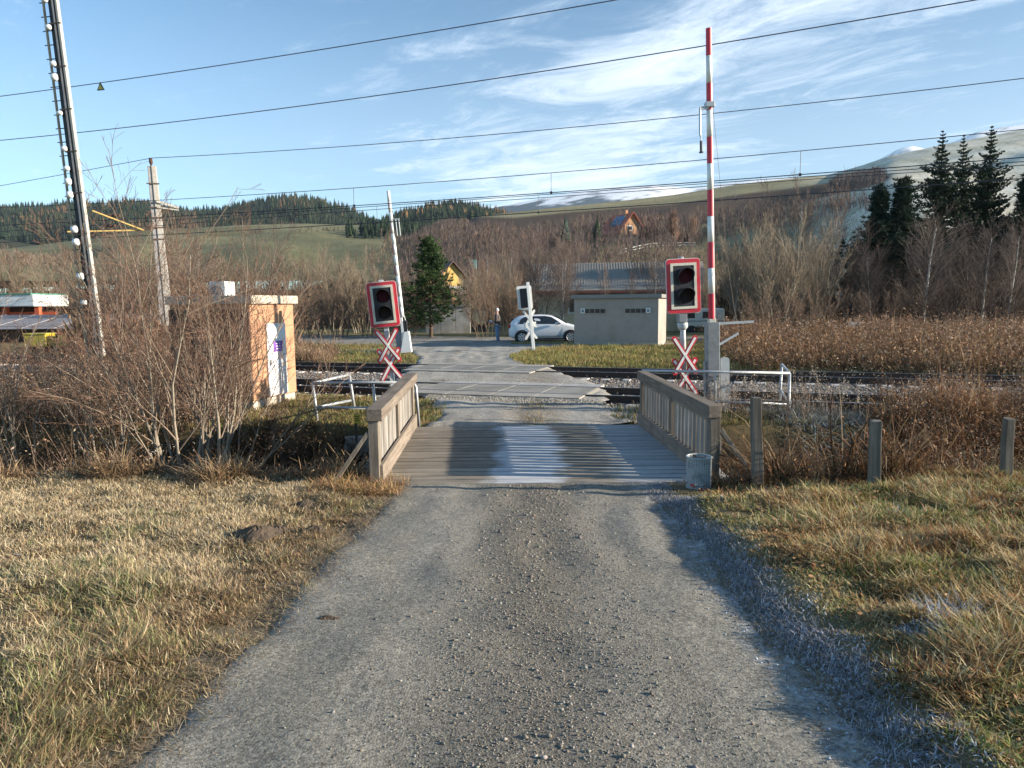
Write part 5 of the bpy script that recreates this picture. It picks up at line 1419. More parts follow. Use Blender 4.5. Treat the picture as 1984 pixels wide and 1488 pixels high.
# wooded hill left
def c_wood(u, py, x, D, z): return two((.04, .05, .03), (.09, .07, .04), np.clip(.5 + .5 * noise(x, D, 90, 2), 0, 1))
S1, V1 = hill('left_wooded_hill', [(-700, 440), (-200, 412), (0, 414), (80, 407), (160, 404), (230, 414), (290, 403), (360, 414), (440, 413), (500, 403), (540, 393), (575, 389), (630, 397), (690, 414), (730, 434), (760, 470), (900, 540), (2500, 600)], 1300, 650, 500, c_wood, rough_=10, power=1.0)
S3, V3_ = hill('centre_wooded_hill', [(-700, 600), (600, 520), (700, 468), (745, 445), (765, 434), (800, 422), (828, 420), (833, 412), (900, 409), (950, 418), (1000, 430), (1100, 442), (1300, 470), (2500, 600)], 900, 520, 500, c_wood, power=1.0, rough_=6)
def c_meadow(u, py, x, D, z):
    t = np.clip(.5 + .5 * noise(x, D, 60, 3), 0, 1)
    c = two((.17, .165, .085), (.25, .225, .125), t)
    st = np.clip(sst(np.sin(py * .55 + u * .004 + noise(x, D, 80, 4)), .3, .9) * .4, 0, 1)
    return c * (1 - st[:, None]) + np.array((.13, .145, .075))[None] * st[:, None]
S2, V2 = hill('meadow_hill', [(-700, 520), (0, 488), (150, 470), (300, 450), (480, 440), (600, 437), (740, 441), (800, 452), (900, 478), (1000, 490), (1200, 510), (2500, 620)], 600, 170, 545, c_meadow, power=1.0, rough_=4)
def c_right(u, py, x, D, z):
    nA = np.clip(.5 + .5 * noise(x, D, 26, 2), 0, 1); nB = noise(x, D, 9, 5)
    grass = two((.27, .235, .13), (.36, .31, .18), nA)
    frost = two((.64, .58, .44), (.80, .75, .62), np.clip(.5 + .45 * noise(x * .4, D, 16, 6), 0, 1))
    fr = sst(u + 12 * nB, 1480, 1720) * (1 - .35 * np.clip(sst(np.sin(py * .35 - u * .045), .5, .9), 0, 1))
    c = grass * (1 - fr[:, None]) + frost * fr[:, None]
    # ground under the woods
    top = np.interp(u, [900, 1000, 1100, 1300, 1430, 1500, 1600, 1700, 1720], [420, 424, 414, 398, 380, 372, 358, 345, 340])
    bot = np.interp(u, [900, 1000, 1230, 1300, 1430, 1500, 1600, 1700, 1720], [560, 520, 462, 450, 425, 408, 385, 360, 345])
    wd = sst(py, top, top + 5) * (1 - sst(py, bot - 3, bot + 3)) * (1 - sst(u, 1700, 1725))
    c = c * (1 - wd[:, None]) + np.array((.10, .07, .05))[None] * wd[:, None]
    low = sst(py, 478, 500) * (1 - sst(u, 1500, 1700)); sc_c = two((.17, .13, .08), (.22, .17, .10), nA)
    c = c * (1 - low[:, None]) + sc_c * low[:, None]
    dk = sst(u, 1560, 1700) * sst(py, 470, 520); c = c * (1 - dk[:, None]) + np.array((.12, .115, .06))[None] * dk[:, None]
    return c
PR4 = [(-700, 640), (600, 560), (860, 450), (930, 424), (985, 417), (1100, 405), (1200, 395), (1300, 384), (1430, 363), (1500, 356), (1600, 345), (1660, 328), (1700, 314), (1780, 297), (1850, 283), (1984, 258), (2200, 215), (2500, 165)]
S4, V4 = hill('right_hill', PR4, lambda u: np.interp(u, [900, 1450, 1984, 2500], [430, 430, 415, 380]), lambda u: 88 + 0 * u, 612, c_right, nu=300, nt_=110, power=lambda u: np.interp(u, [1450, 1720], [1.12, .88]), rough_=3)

# ---------------------------------------------------------------- far woods
m_veg = mat('far_wood', attr='col', rough=0.95, noise_amt=0, spec=0.1)
def conifers(P, H, col, lay=4, sd=6):
    n = len(P); vs = []; fs = []; o = 0
    a = np.arange(sd) * 2 * PI / sd
    for k in range(lay):
        zb = H * (k * .8 / lay + .06); zt = H * ((k + 1.75) * .8 / lay + .08) if k < lay - 1 else H
        R = H * .20 * (1 - k / lay) ** .85
        rr = R[:, None] * rng.uniform(.55, 1.25, (n, sd)); off = rng.uniform(0, 6, n)[:, None]
        ring = np.stack([P[:, None, 0] + rr * np.cos(a + off), P[:, None, 1] + rr * np.sin(a + off), P[:, None, 2] + (zb[:, None] - rng.uniform(0, .05, (n, sd)) * H[:, None])], -1)
        top = np.stack([P[:, 0], P[:, 1], P[:, 2] + zt], -1)[:, None]
        V = np.concatenate([ring, top], 1)
        F = np.array([[j, (j + 1) % sd, sd] for j in range(sd)])
        fs.append((np.arange(n)[:, None, None] * (sd + 1) + F[None]).reshape(-1, 3) + o); vs.append(V.reshape(-1, 3)); o += n * (sd + 1)
    C = np.concatenate([np.repeat(col, sd + 1, axis=0)] * lay)
    return np.concatenate(vs), np.concatenate(fs), C
def baretrees(P, H, col, K=34, wd=.10, spread=.30):
    """fans of fine upright twigs round a stem"""
    n = len(P)
    t = rng.uniform(.12, .95, (n, K)); az = rng.uniform(0, 2 * PI, (n, K)); out = rng.uniform(.2, 1, (n, K)) * spread
    ln = rng.uniform(.12, .38, (n, K)) * (1.15 - t * .7)
    hh = H[:, None]
    r0 = out * .35 * (1 - t * .6) * hh
    bx = P[:, 0:1] + np.cos(az) * r0; by = P[:, 1:2] + np.sin(az) * r0; bz = P[:, 2:3] + t * hh * .72
    tx = bx + np.cos(az) * out * ln * hh * 1.1; ty = by + np.sin(az) * out * ln * hh * 1.1; tz = bz + ln * hh
    w_ = (wd * hh / 10)
    fa = rng.uniform(0, PI, (n, K))
    V = np.stack([np.stack([bx - w_ * np.cos(fa), by - w_ * np.sin(fa), bz], -1), np.stack([bx + w_ * np.cos(fa), by + w_ * np.sin(fa), bz], -1), np.stack([tx, ty, tz], -1)], 2).reshape(-1, 3)
    C = np.repeat(np.repeat(col, K, axis=0) * rng.uniform(.7, 1.3, (n * K, 1)), 3, axis=0)
    # stems
    s = .012 * H
    V2_ = np.stack([P + np.stack([-s, 0 * s, 0 * s], -1), P + np.stack([s, 0 * s, 0 * s], -1), P + np.stack([0 * s, 0 * s, H * .97], -1)], 1).reshape(-1, 3)
    C2 = np.repeat(np.clip(col * rng.uniform(.9, 2.2, (n, 1)), 0, .6), 3, axis=0)
    V = np.concatenate([V, V2_]); C = np.concatenate([C, C2])
    return V, np.arange(len(V)).reshape(-1, 3), C
GREENS = [(.030, .048, .028), (.024, .040, .026), (.040, .055, .030), (.022, .034, .026)]
LARCH = [(.24, .13, .06), (.19, .12, .07), (.16, .10, .06)]
BROWN = [(.20, .145, .105), (.155, .115, .09), (.24, .18, .13), (.17, .115, .085), (.19, .155, .115)]
def on_hill(S, V, n, u0, u1, t0, t1, test=None, tp=1.0, H=0):
    u = rng.uniform(u0, u1, n); t = t0 + (t1 - t0) * rng.uniform(0, 1, n) ** tp
    if test is not None:
        py_ = V(u, t) - H * f_ / S(u, t)[1]
        k = test(u, py_, t); u, t = u[k], t[k]
    x, D, z = S(u, t)
    return np.stack([x, D, z], -1), u, t
# left hill: dark conifers mixed with larch
P, u, t = on_hill(S1, V1, 9500, -200, 800, .15, 1.04, lambda u, py, t: (py < 486))
lx = (noise(P[:, 0], P[:, 1], 70, 4) + rng.normal(0, .5, len(P))) > 1.0
col = np.where(lx[:, None], pick([(.16, .10, .055), (.13, .085, .05), (.11, .08, .05)], len(P)), pick(GREENS, len(P)))
setp(np_mesh('far_left_wood', *conifers(P, rng.uniform(5, 14, len(P)) * (1 + .2 * noise(P[:, 0], P[:, 1], 25, 7).clip(-1, 1)), col)[:2], m_veg, col=conifers(P[:1], np.array([1.]), col[:1])[2][:0] if False else np.concatenate([np.repeat(col, 7, axis=0)] * 4)), 'dark conifer wood with orange larches on the far left hill', 'wood', kind='stuff')
P, u, t = on_hill(S3, V3_, 3800, 640, 1150, .1, 1.03, lambda u, py, t: py < 500)
lx = (noise(P[:, 0], P[:, 1], 45, 6) + rng.normal(0, .4, len(P)) - 2.2 * (t < .45) + 1.0 * (u < 0)) > .95
lx |= (rng.random(len(P)) < sst(u, 940, 1040) * .7)
col = np.where(lx[:, None], pick(LARCH, len(P)), pick(GREENS, len(P)))
setp(np_mesh('far_centre_wood', *conifers(P, rng.uniform(9, 15, len(P)), col)[:2], m_veg, col=np.concatenate([np.repeat(col, 7, axis=0)] * 4)), 'dark conifer wood on the centre hill behind the slender barrier pole', 'wood', kind='stuff')
# meadow hill: bare woods below the green meadow
def t2(u, py, t):
    edge = np.interp(u, [-300, 0, 100, 200, 330, 450, 620, 700, 760, 1000], [478, 476, 474, 470, 468, 472, 468, 462, 446, 470]) + rng.normal(0, 2.0, len(u))
    return py > edge - 4
P, u, t = on_hill(S2, V2, 6500, -120, 1150, .0, 1.0, t2, tp=.9, H=8)
col = pick(BROWN, len(P)); V, F, C = baretrees(P, rng.uniform(5, 9, len(P)) * np.clip(P[:, 1] / 330, .55, 1.0), col, K=26)
setp(np_mesh('meadow_edge_wood', V, F, m_veg, col=C), 'brown leafless wood below the green meadow on the left', 'wood', kind='stuff')
P, u, t = on_hill(S2, V2, 900, 680, 880, .5, 1.0, lambda u, py, t: (py > 447 + 12 * rng.random(len(u))) & (noise(u, py, 18, 3) > -.5))
col = pick(GREENS, len(P)); V, F, C = conifers(P, rng.uniform(5, 11, len(P)), col)
setp(np_mesh('meadow_conifers', V, F, m_veg, col=C), 'dark conifer clumps at the right end of the green meadow', 'wood', kind='stuff')
# hedgerows across the meadow
P, u, t = on_hill(S2, V2, 16000, 120, 760, .1, 1.0, lambda u, py, t: (np.abs(py - (455 + 5 * np.sin(u / 70.) - (u - 400) * .012)) < .9) | ((np.abs(u - (560 + (py - 440) * 4)) < 2.5) & (py < 458)))
P = P[:260]
V, F, C = baretrees(P, rng.uniform(1.5, 4.5, len(P)), pick([(.14, .11, .075), (.10, .09, .06)], len(P)), K=24, wd=.2, spread=.5)
setp(np_mesh('meadow_hedge', V, F, m_veg, col=C), 'thin bare hedgerows crossing the green meadow at the left', 'hedge', kind='stuff')
# right hill woods
def t4(u, py, t):
    top = np.interp(u, [800, 1000, 1100, 1300, 1430, 1500, 1600, 1700, 1720], [420, 425, 415, 400, 385, 378, 362, 348, 340]) + 7
    bot = np.interp(u, [800, 1000, 1180, 1230, 1300, 1430, 1500, 1600, 1700, 1720], [600, 600, 530, 462, 448, 424, 408, 385, 362, 345])
    return (py > top) & (py < bot) & (u < 1690 - 150 * rng.random(len(u)) ** 2)
P, u, t = on_hill(S4, V4, 10000, 780, 1712, .05, .98, t4, tp=.75, H=6)
col = pick([(.155, .115, .10), (.13, .095, .085), (.18, .13, .11), (.20, .14, .10)], len(P)); V, F, C = baretrees(P, rng.uniform(6, 10, len(P)) * np.clip(P[:, 1] / 300, .5, 1.0), col, K=24)
setp(np_mesh('slope_wood', V, F, m_veg, col=C), 'brown leafless wood band on the slope below the snowy mountain', 'wood', kind='stuff')
# scrub on lower slope
P, u, t = on_hill(S4, V4, 2600, 1120, 1720, .03, .5, lambda u, py, t: (py > 496) & (rng.random(len(u)) < .6))
col = pick([(.22, .165, .11), (.18, .135, .09), (.25, .20, .13)], len(P)); V, F, C = baretrees(P, rng.uniform(2.0, 4.5, len(P)), col, K=24, wd=.16, spread=.45)
setp(np_mesh('slope_scrub', V, F, m_veg, col=C), 'pale brown scrub on the lower slope beneath the timber house', 'scrub', kind='stuff')
# larger named trees by the farmhouse
def far_tree(name, label, px, pyb, D, h, kind, colr, grp):
    b = at(px, pyb, D); P = np.array([[b.x, D, b.z]]) + rng.normal(0, .001, (1, 3))
    if kind == 'bare':
        Pm = P + rng.normal(0, h * .03, (9, 3)) * np.array([1, 1, 0]); V, F, C = baretrees(Pm, np.full(9, h) * rng.uniform(.8, 1, 9), pick([colr], 9), K=60, wd=.07, spread=.38)
    else:
        Pm = P + rng.normal(0, h * .02, (3, 3)) * np.array([1, 1, 0]); V, F, C = conifers(Pm, np.array([h, h * .9, h * .82]), pick([colr], 3), lay=9, sd=9)
    t = thing(name, label, 'tree', tuple(P[0]), group=grp)
    np_mesh('crown', V - P[0], F, m_veg, t, C)
    MB().tube([(0, 0, -.5), (0, 0, h * .6)], [h * .02, h * .008], 6).build('trunk', m_dark, t)
G = 'trees near the hillside house'
far_tree('evergreen_tree', 'dark evergreen tree just left of the hillside house', 1158, 478, 205, 9.5, 'con', (.03, .05, .025), G)
far_tree('evergreen_tree', 'small blue-green spruce further left of the hillside house', 1097, 470, 190, 8, 'con', (.045, .07, .06), G)
for (u, v, D, h, lab) in ((1300, 478, 190, 12.5, 'large reddish leafless tree right of the hillside house'), (1342, 476, 200, 10.5, 'smaller reddish leafless tree just left of the red and white pole'), (1275, 470, 240, 10, 'thin leafless tree between the hillside house and the reddish trees')):
    far_tree('bare_tree', lab, u, v, D, h, 'bare', (.27, .16, .11), G)
# hedge shapes on the frosty slope
P = []
for a in np.linspace(0, 1, 160):
    u = 1235 + a * 120 + rng.normal(0, 2); 
    tt = np.interp(480 + 4 * a, [0, 1], [0, 1])
P, u, t = on_hill(S4, V4, 9000, 1240, 1345, .1, .6, lambda u, py, t: np.abs(py - 470) < 9)
V, F, C = baretrees(P[:240], rng.uniform(2.5, 4.5, min(240, len(P))), pick([(.10, .06, .05)], min(240, len(P))), K=26, wd=.2, spread=.4)
setp(np_mesh('slope_hedge', V, F, m_veg, col=C), 'dark reddish hedge on the slope right of the timber house', 'hedge', kind='stuff')
P, u, t = on_hill(S4, V4, 2600, 1590, 1706, .4, .98, lambda u, py, t: np.abs(py - (371 - (u - 1600) * .13)) < 11 * np.sqrt(np.clip(1 - ((u - 1648) / 56) ** 2, 0, 1)) + 2 * noise(u, py, 14, 3))
V, F, C = baretrees(P, rng.uniform(3, 6, len(P)), pick([(.15, .12, .11)], len(P)), K=26, wd=.16, spread=.4)
setp(np_mesh('slope_copse', V, F, m_veg, col=C), 'small dark copse on the pale frosty slope at right', 'wood', kind='stuff')
# pale rail fence below the farmhouse
fl = []
for u in range(1200, 1345, 6):
    v = 497 - 16 * math.sin(min((u - 1200) / 95, 1) * PI / 2)
    tt = np.linspace(0, .9, 200); vv = V4(np.full(200, float(u)), tt); k = int(np.argmin(np.abs(vv - v))); x, D, z = S4(float(u), tt[k]); fl.append(V3(float(x), float(D), float(z)))
ff = thing('slope_fence', 'pale two-rail fence curving across the slope below the timber house', 'fence', fl[0])
for k, z in ((0, .55), (1, 1.2)):
    MB().tube([p - fl[0] + V3(0, 0, z) for p in fl], .10, 4).build('rail', m_wpaint, ff)
for p in fl[::2]:
    q_ = p - fl[0]; MB().box((q_.x, q_.y, q_.z + .5), (.16, .16, 1.5)).build('post', m_conc, ff)
for lab, u, v, D, w_ in (('tiny white house in the brown wood at the left', 262, 486, 420, 7), ('tiny white building further right in the brown wood at the left', 300, 485, 430, 5)):
    p0 = at(u, v + 6, D)
    gable_house('far_house', lab, (p0.x, D, p0.z), .2, w_, 5, 3.4, 5, m_wpaint, m_conc, over=.3)['group'] = 'tiny far houses'
# ================================================================== TREES AND BUSHES
m_bark = mat('bark', attr='col', rough=0.9, noise_amt=0.25, nscale=14, spec=0.2)
m_twig = mat('twig', attr='col', rough=0.85, noise_amt=0, spec=0.25)
m_leafm = mat('needles', attr='col', rough=0.8, noise_amt=0, spec=0.25, transl=.15)
def wood_proto(seed, stems, H, prm, base_r=.02, spreadr=.3, tilt=.35, flat_twigs=False, bias=(0, 0)):
    R = random.Random(seed); A, B_ = Skel(), Skel()
    for i in range(stems):
        az = 2 * PI * (i + R.random() * .7) / stems; r_ = spreadr * R.uniform(.2, 1); tl = tilt * R.uniform(.3, 1.1)
        d = Vector((math.cos(az) * math.sin(tl) + bias[0], math.sin(az) * math.sin(tl) + bias[1], math.cos(tl))).normalized()
        grow(A, B_, (math.cos(az) * r_, math.sin(az) * r_, -.15), d, H * R.uniform(.75, 1.08), base_r * R.uniform(.7, 1.3), 0, prm, R)
    a = A.mesh(); b = B_.mesh()
    return a, b
def make_tree(name, label, cat, loc, a, b, grp=None, rz=0.0, s=1.0):
    t = thing(name, label, cat, loc, (0, 0, rz), grp); t.scale = (s, s, s)
    np_mesh('trunk', a[0], a[1], m_bark, t, a[2], smooth=True)
    np_mesh('crown', b[0], b[1], m_twig, t, b[2])
    return t
def place(proto, label, loc, rz, s, grp, tilt=(0, 0)):
    c = dup(proto); c.location = loc; c.rotation_euler = (tilt[0], tilt[1], rz)
    c.scale = s if isinstance(s, tuple) else (s, s, s)
    c['label'] = label; c['group'] = grp
    return c
# ---- the big bare bush at the left, its own thing in full detail
CB = (.25, .19, .14); CT = (.19, .115, .08); CG = (.28, .235, .18)
def fb(n1, n2, n3, H): return [dict(k=7, wob=.085, up=.02, s=6, col=CG, split=1, rmin=.004), dict(n=n1, t0=.18, ang=.55, ratio=.50, k=5, wob=.10, up=.05, s=5, col=CB, rmin=.0032, rmax=.012),
                        dict(n=n2, t0=.15, ang=.62, ratio=.50, k=4, wob=.12, up=.04, s=3, col=CT, rmin=.0026, rmax=.006), dict(n=n3, t0=.2, ang=.6, ratio=.50, k=3, wob=.12, up=.03, s=3, col=CT, rmin=.0022, rmax=.0035)]
GB = 'bare bushes along the ditch at left'
a, b = wood_proto(3, 12, 3.5, fb(13, 9, 4, 4), base_r=.021, spreadr=.55, tilt=.62, bias=(.02, -.03))
make_tree('bare_bush', 'large many-stemmed bare bush left of the orange cabin, tallest of the front bushes', 'bush', (-4.9, 10.6, -.35), a, b, GB)
a, b = wood_proto(17, 8, 2.7, fb(9, 7, 3, 4), base_r=.018, spreadr=.4, tilt=.5, bias=(.28, 0))
p_b = make_tree('bare_bush', 'spreading bare bush whose thin branches cross the orange cabin', 'bush', (-4.6, 11.3, -.5), a, b, GB)
place(p_b, 'bare bush between the tall mast and the largest front bush', (-6.4, 11.2, -.35), 2.6, .92, GB)
place(p_b, 'bare bush at the left picture edge above the dry field', (-8.3, 11.5, -.3), 4.4, .95, GB)
place(p_b, 'low bare bush in front of the dark wall of the cabin', (-5.6, 12.6, -.1), 1.2, .85, GB)

# ---- middle distance: prototypes
def mp_(cs, ct, n1, n2, n3, ang, up, cb=None, r1=.03): return [dict(k=5, wob=.06, up=.03, s=4, col=cs, split=1, rmin=.012), dict(n=n1, t0=.16, ang=ang, ratio=.42, k=4, wob=.09, up=up, s=3, col=cb or cs, rmin=.008, rmax=r1),
                        dict(n=n2, t0=.1, ang=.5, ratio=.5, k=3, wob=.12, up=up, s=3, col=ct, rmin=.008, rmax=.014)] + ([dict(n=n3, t0=.15, ang=.5, ratio=.55, k=2, wob=.1, up=up, s=3, col=ct, rmin=.006, rmax=.009)] if n3 else [])
PR = {}
a, b = wood_proto(21, 12, 6.2, mp_((.28, .235, .175), (.26, .205, .145), 15, 8, 3, .42, .10), base_r=.05, spreadr=1.0, tilt=.30); PR['willow'] = (a, b)
a, b = wood_proto(22, 8, 5.0, mp_((.20, .15, .11), (.19, .125, .085), 16, 8, 3, .55, .07), base_r=.045, spreadr=.8, tilt=.42); PR['bush'] = (a, b)
a, b = wood_proto(23, 1, 9.0, mp_((.46, .43, .39), (.16, .12, .10), 46, 11, 3, .60, .02, cb=(.20, .16, .14), r1=.018), base_r=.085, spreadr=.01, tilt=.05); PR['birch'] = (a, b)
a, b = wood_proto(24, 3, 7.5, mp_((.19, .15, .125), (.17, .125, .105), 26, 9, 2, .55, .08), base_r=.07, spreadr=.3, tilt=.22); PR['alder'] = (a, b)
a, b = wood_proto(25, 10, 3.2, mp_((.22, .14, .10), (.23, .13, .085), 12, 7, 3, .6, .05), base_r=.03, spreadr=.8, tilt=.5); PR['scrub'] = (a, b)
a, b = wood_proto(31, 4, 7.5, mp_((.13, .105, .09), (.095, .07, .058), 24, 9, 2, .55, .06), base_r=.07, spreadr=.5, tilt=.26); PR['dark'] = (a, b)  # bark and twigs coloured darker for the shade under the conifers
a, b = wood_proto(32, 9, 4.6, mp_((.11, .08, .065), (.10, .068, .05), 14, 8, 3, .6, .05), base_r=.045, spreadr=.9, tilt=.45); PR['dshrub'] = (a, b)  # shrub tones carry the same painted shade
PROTO = {}
NAMES = dict(dark='bare_tree', dshrub='bare_shrub', willow='bare_willow', bush='bare_shrub', birch='birch_tree', alder='bare_tree', scrub='low_shrub')
CATS = dict(dark='tree', dshrub='shrub', willow='shrub', bush='shrub', birch='tree', alder='tree', scrub='shrub')
GRP = dict(dark='dark bare trees under the conifers', dshrub='dark shrubs under the conifers', willow='bare willows beyond the railway', bush='bare shrubs beyond the railway', birch='slender birches beyond the railway', alder='bare trees beyond the railway', scrub='low reddish shrubs beyond the railway')
HT = dict(dark=8.4, dshrub=5.6, willow=7.6, bush=6.0, birch=9.3, alder=8.2, scrub=3.9)
def put(kind, label, px, D, pytop, rz=None, wide=1.0):
    x = (px - 992) / f_ * D * 1.0
    z0 = float(zg(np.array([x]), np.array([D]))[0]) if D < 60 else -.3
    z0 = max(z0, -.3)
    want = (hor(px) - pytop) / f_ * D + CAMZ - z0
    s = want / HT[kind]
    rz = random.uniform(0, 6.28) if rz is None else rz
    if kind not in PROTO:
        t = make_tree(NAMES[kind], label, CATS[kind], (x, D, z0), PR[kind][0], PR[kind][1], GRP[kind], rz, s); t.scale = (s * wide, s * wide, s); PROTO[kind] = t
        return t
    return place(PROTO[kind], label, (x, D, z0), rz, (s * wide, s * wide, s), GRP[kind], (random.gauss(0, .03), random.gauss(0, .03)))
T_ = [
 # kind, label, px, depth, top row, width
 ('willow', 'broad tan willow thicket right behind the far road, above the orange cabin', 640, 50, 452, 1.0),
 ('willow', 'tan willow thicket left of the slender barrier pole', 700, 52, 470, .9),
 ('bush', 'dense brown shrub between the two-lamp signal and the pine', 762, 46, 520, 1.0),
 ('bush', 'brown shrub at the foot of the green pine', 792, 44, 545, 1.0),
 ('willow', 'brown willow thicket behind the orange cabin roof', 585, 52, 476, 1.0),
 ('bush', 'shrub above the far road just right of the cabin', 610, 45, 545, 1.1),
 ('bush', 'shrub behind the far road, second right of the cabin', 660, 44, 540, 1.1),
 ('bush', 'shrub behind the far road beside the first signal', 715, 45, 535, 1.0),
 ('bush', 'upright brown shrub behind the standing person', 940, 41.5, 500, .8),
 ('willow', 'tall orange-brown thicket directly behind the person', 975, 45, 478, .7),
 ('bush', 'brown shrub between the person and the white car', 1000, 44, 525, .8),
 ('alder', 'bare tree rising behind the white car roof', 1045, 47, 462, .9),
 ('birch', 'pair-like birch over the rear of the white car', 1035, 46, 420, 1.0),
 ('birch', 'birch standing at the left end of the low building', 1088, 46, 428, 1.0),
 ('birch', 'birch just right of the low building end', 1094, 45, 455, .8),
 ('alder', 'slim bare tree in front of the grey corrugated roof', 1128, 60, 480, .5),
 ('birch', 'thin birch in front of the middle of the corrugated roof', 1175, 48, 490, .5),
 ('birch', 'thin birch in front of the right half of the corrugated roof', 1220, 47, 500, .5),
 ('birch', 'thin birch above the right end of the grey hut', 1268, 46, 440, .7),
 ('alder', 'bare tree just left of the near signal board', 1245, 52, 475, .6),
 ('alder', 'bare tree behind the near signal board', 1330, 50, 440, .8),
 ('willow', 'thicket between the near signal and the barrier pole', 1360, 48, 470, .6),
 ('birch', 'pale birch just right of the red and white barrier pole', 1420, 44, 420, .9),
 ('willow', 'largest tan willow thicket right of the barrier pole', 1500, 42, 385, .95),
 ('willow', 'tan willow thicket left of the largest one', 1445, 44, 430, .8),
 ('willow', 'tan willow thicket right of the largest one', 1570, 44, 400, .85),
 ('birch', 'thin tall birch poking over the ridge, left of three', 1497, 60, 325, .7),
 ('birch', 'thin tall birch poking over the ridge, middle of three', 1555, 60, 312, .7),
 ('birch', 'thin tall birch poking over the ridge, right of three', 1602, 60, 306, .7),
 ('dark', 'brown bare tree just before the dark pines', 1630, 46, 440, 1.0),
 ('dark', 'dark bare tree under the left pine', 1665, 46, 480, .9),
 ('birch', 'white-stemmed birch below the left pine', 1690, 42, 455, .9),
 ('dark', 'dark bare tree between pines and spruces', 1735, 48, 470, .9),
 ('birch', 'large white birch in front of the left spruce', 1787, 42, 375, 1.2),
 ('dark', 'dark bare tree below the middle spruce', 1825, 46, 450, 1.0),
 ('birch', 'white birch in front of the right spruce', 1900, 43, 400, 1.1),
 ('dark', 'dark bare tree below the right spruce', 1868, 45, 440, 1.0),
 ('birch', 'slim birch right of the three spruces', 1945, 42, 395, .9),
 ('dark', 'dark bare tree at the right picture edge', 1975, 46, 430, 1.0),
 ('bush', 'reddish brown shrub low under the willows', 1470, 36, 560, 1.2),
 ('dshrub', 'reddish brown shrub low under the pines', 1690, 38, 550, 1.3),
 ('dshrub', 'dark shrub low under the spruces', 1800, 38, 540, 1.3),
 ('dshrub', 'dark shrub low at the right edge', 1930, 38, 530, 1.3),
 ('bush', 'brown shrub under the largest willow thicket', 1560, 37, 545, 1.3),
 ('dshrub', 'dark shrub filling the gap between pines and triangular sign', 1755, 44, 520, 1.5),
 ('dark', 'dark bare tree between middle and right spruce', 1850, 50, 470, 1.3),
 ('scrub', 'low reddish shrub by the triangular sign', 1720, 32, 590, 1.4),
 ('scrub', 'low reddish shrub behind the barrier housing', 1430, 30, 600, 1.2),
 ('willow', 'brown thicket left of the tall mast', 90, 62, 470, 1.0),
 ('bush', 'brown thicket at the left edge above the white canopy', 20, 62, 490, 1.2),
 ('alder', 'bare tree between the two masts', 235, 45, 455, 1.0),
 ('willow', 'reddish thicket right of the tall mast', 190, 50, 470, 1.0),
 ('alder', 'bare tree just right of the concrete mast', 365, 46, 440, 1.0),
 ('willow', 'brown thicket behind the largest front bush', 300, 48, 470, 1.1),
 ('willow', 'brown thicket above the air conditioner', 430, 50, 468, 1.1),
 ('alder', 'bare tree above the orange cabin', 505, 50, 450, 1.0),
 ('bush', 'brown shrub right behind the cabin', 540, 40, 520, 1.2),
 ('bush', 'brown shrub behind the air conditioner', 400, 36, 520, 1.2),
 ('bush', 'brown shrub left of the cabin roof', 330, 34, 560, 1.0),
 ('scrub', 'low shrub in the brush left of the masts', 30, 27, 640, 1.3),
 ('scrub', 'low shrub in the brush beneath the tall mast', 165, 26, 610, 1.3),
 ('scrub', 'low shrub in the brush beneath the concrete mast', 270, 25, 605, 1.3),
 ('scrub', 'low shrub in front of the masts', 210, 20, 600, 1.0),
 ('scrub', 'low shrub at the left edge before the railway', 90, 19, 665, 1.0),
 ('scrub', 'low shrub beside the rear of the dark cabin', 330, 19, 610, .9),
 ('alder', 'small bare tree low on the slope left of the timber house', 1120, 85, 455, .8),
 ('alder', 'small bare tree below the timber house', 1195, 90, 470, .7),
 ('birch', 'distant pale birch in the brown wood above the person', 940, 95, 445, .8),
 ('birch', 'distant pale birch in the brown wood above the white car', 985, 100, 430, .8),
 ('alder', 'distant tree above the yellow house roof', 885, 110, 470, .8),
 ('willow', 'distant thicket right of the pine', 905, 70, 510, 1.0),
 ('willow', 'distant thicket between the pine and the person', 930, 60, 520, .9),
]
for a_ in T_: put(a_[0], a_[1], a_[2], a_[3], a_[4], wide=a_[5])

# a deep belt of brush behind them, too dense to count
def belt(name, label, n, u0, u1, d0, d1, h0, h1, cols, K=44, wd=.10, spread=.42, z=-.2):
    D = rng.uniform(d0, d1, n); u = rng.uniform(u0, u1, n); x = (u - 992) / f_ * D
    P = np.stack([x, D, np.full(n, z)], -1)
    V, F, C = baretrees(P, rng.uniform(h0, h1, n) * (.8 + .3 * noise(x, D, 9, 4).clip(-1, 1)), pick(cols, n), K=K, wd=wd, spread=spread)
    return setp(np_mesh(name, V, F, m_veg, col=C), label, 'brush', kind='stuff')
belt('brush_belt', 'dense leafless brush beyond the railway, left half', 900, -150, 880, 60, 100, 3.5, 7.5, [(.25, .155, .105), (.20, .13, .095), (.28, .20, .13)], K=48, wd=.16)
belt('brush_belt', 'dense leafless brush beyond the low building and hut', 420, 880, 1420, 66, 105, 3.0, 6.5, [(.19, .145, .105), (.16, .12, .09)], K=44, wd=.15)
belt('brush_belt', 'dark dense brush beneath the pines and spruces', 520, 1400, 2150, 48, 78, 2.4, 6.0, [(.10, .07, .055), (.08, .06, .045), (.13, .09, .07), (.07, .06, .04)], K=48, wd=.20)  # shade of the conifers is put into these brush colours
belt('brush_belt', 'dark reddish brush between the railway and the masts', 420, 150, 560, 28, 40, 1.5, 3.2, [(.19, .105, .07), (.23, .14, .09), (.15, .10, .07)], K=44, wd=.2, spread=.6)

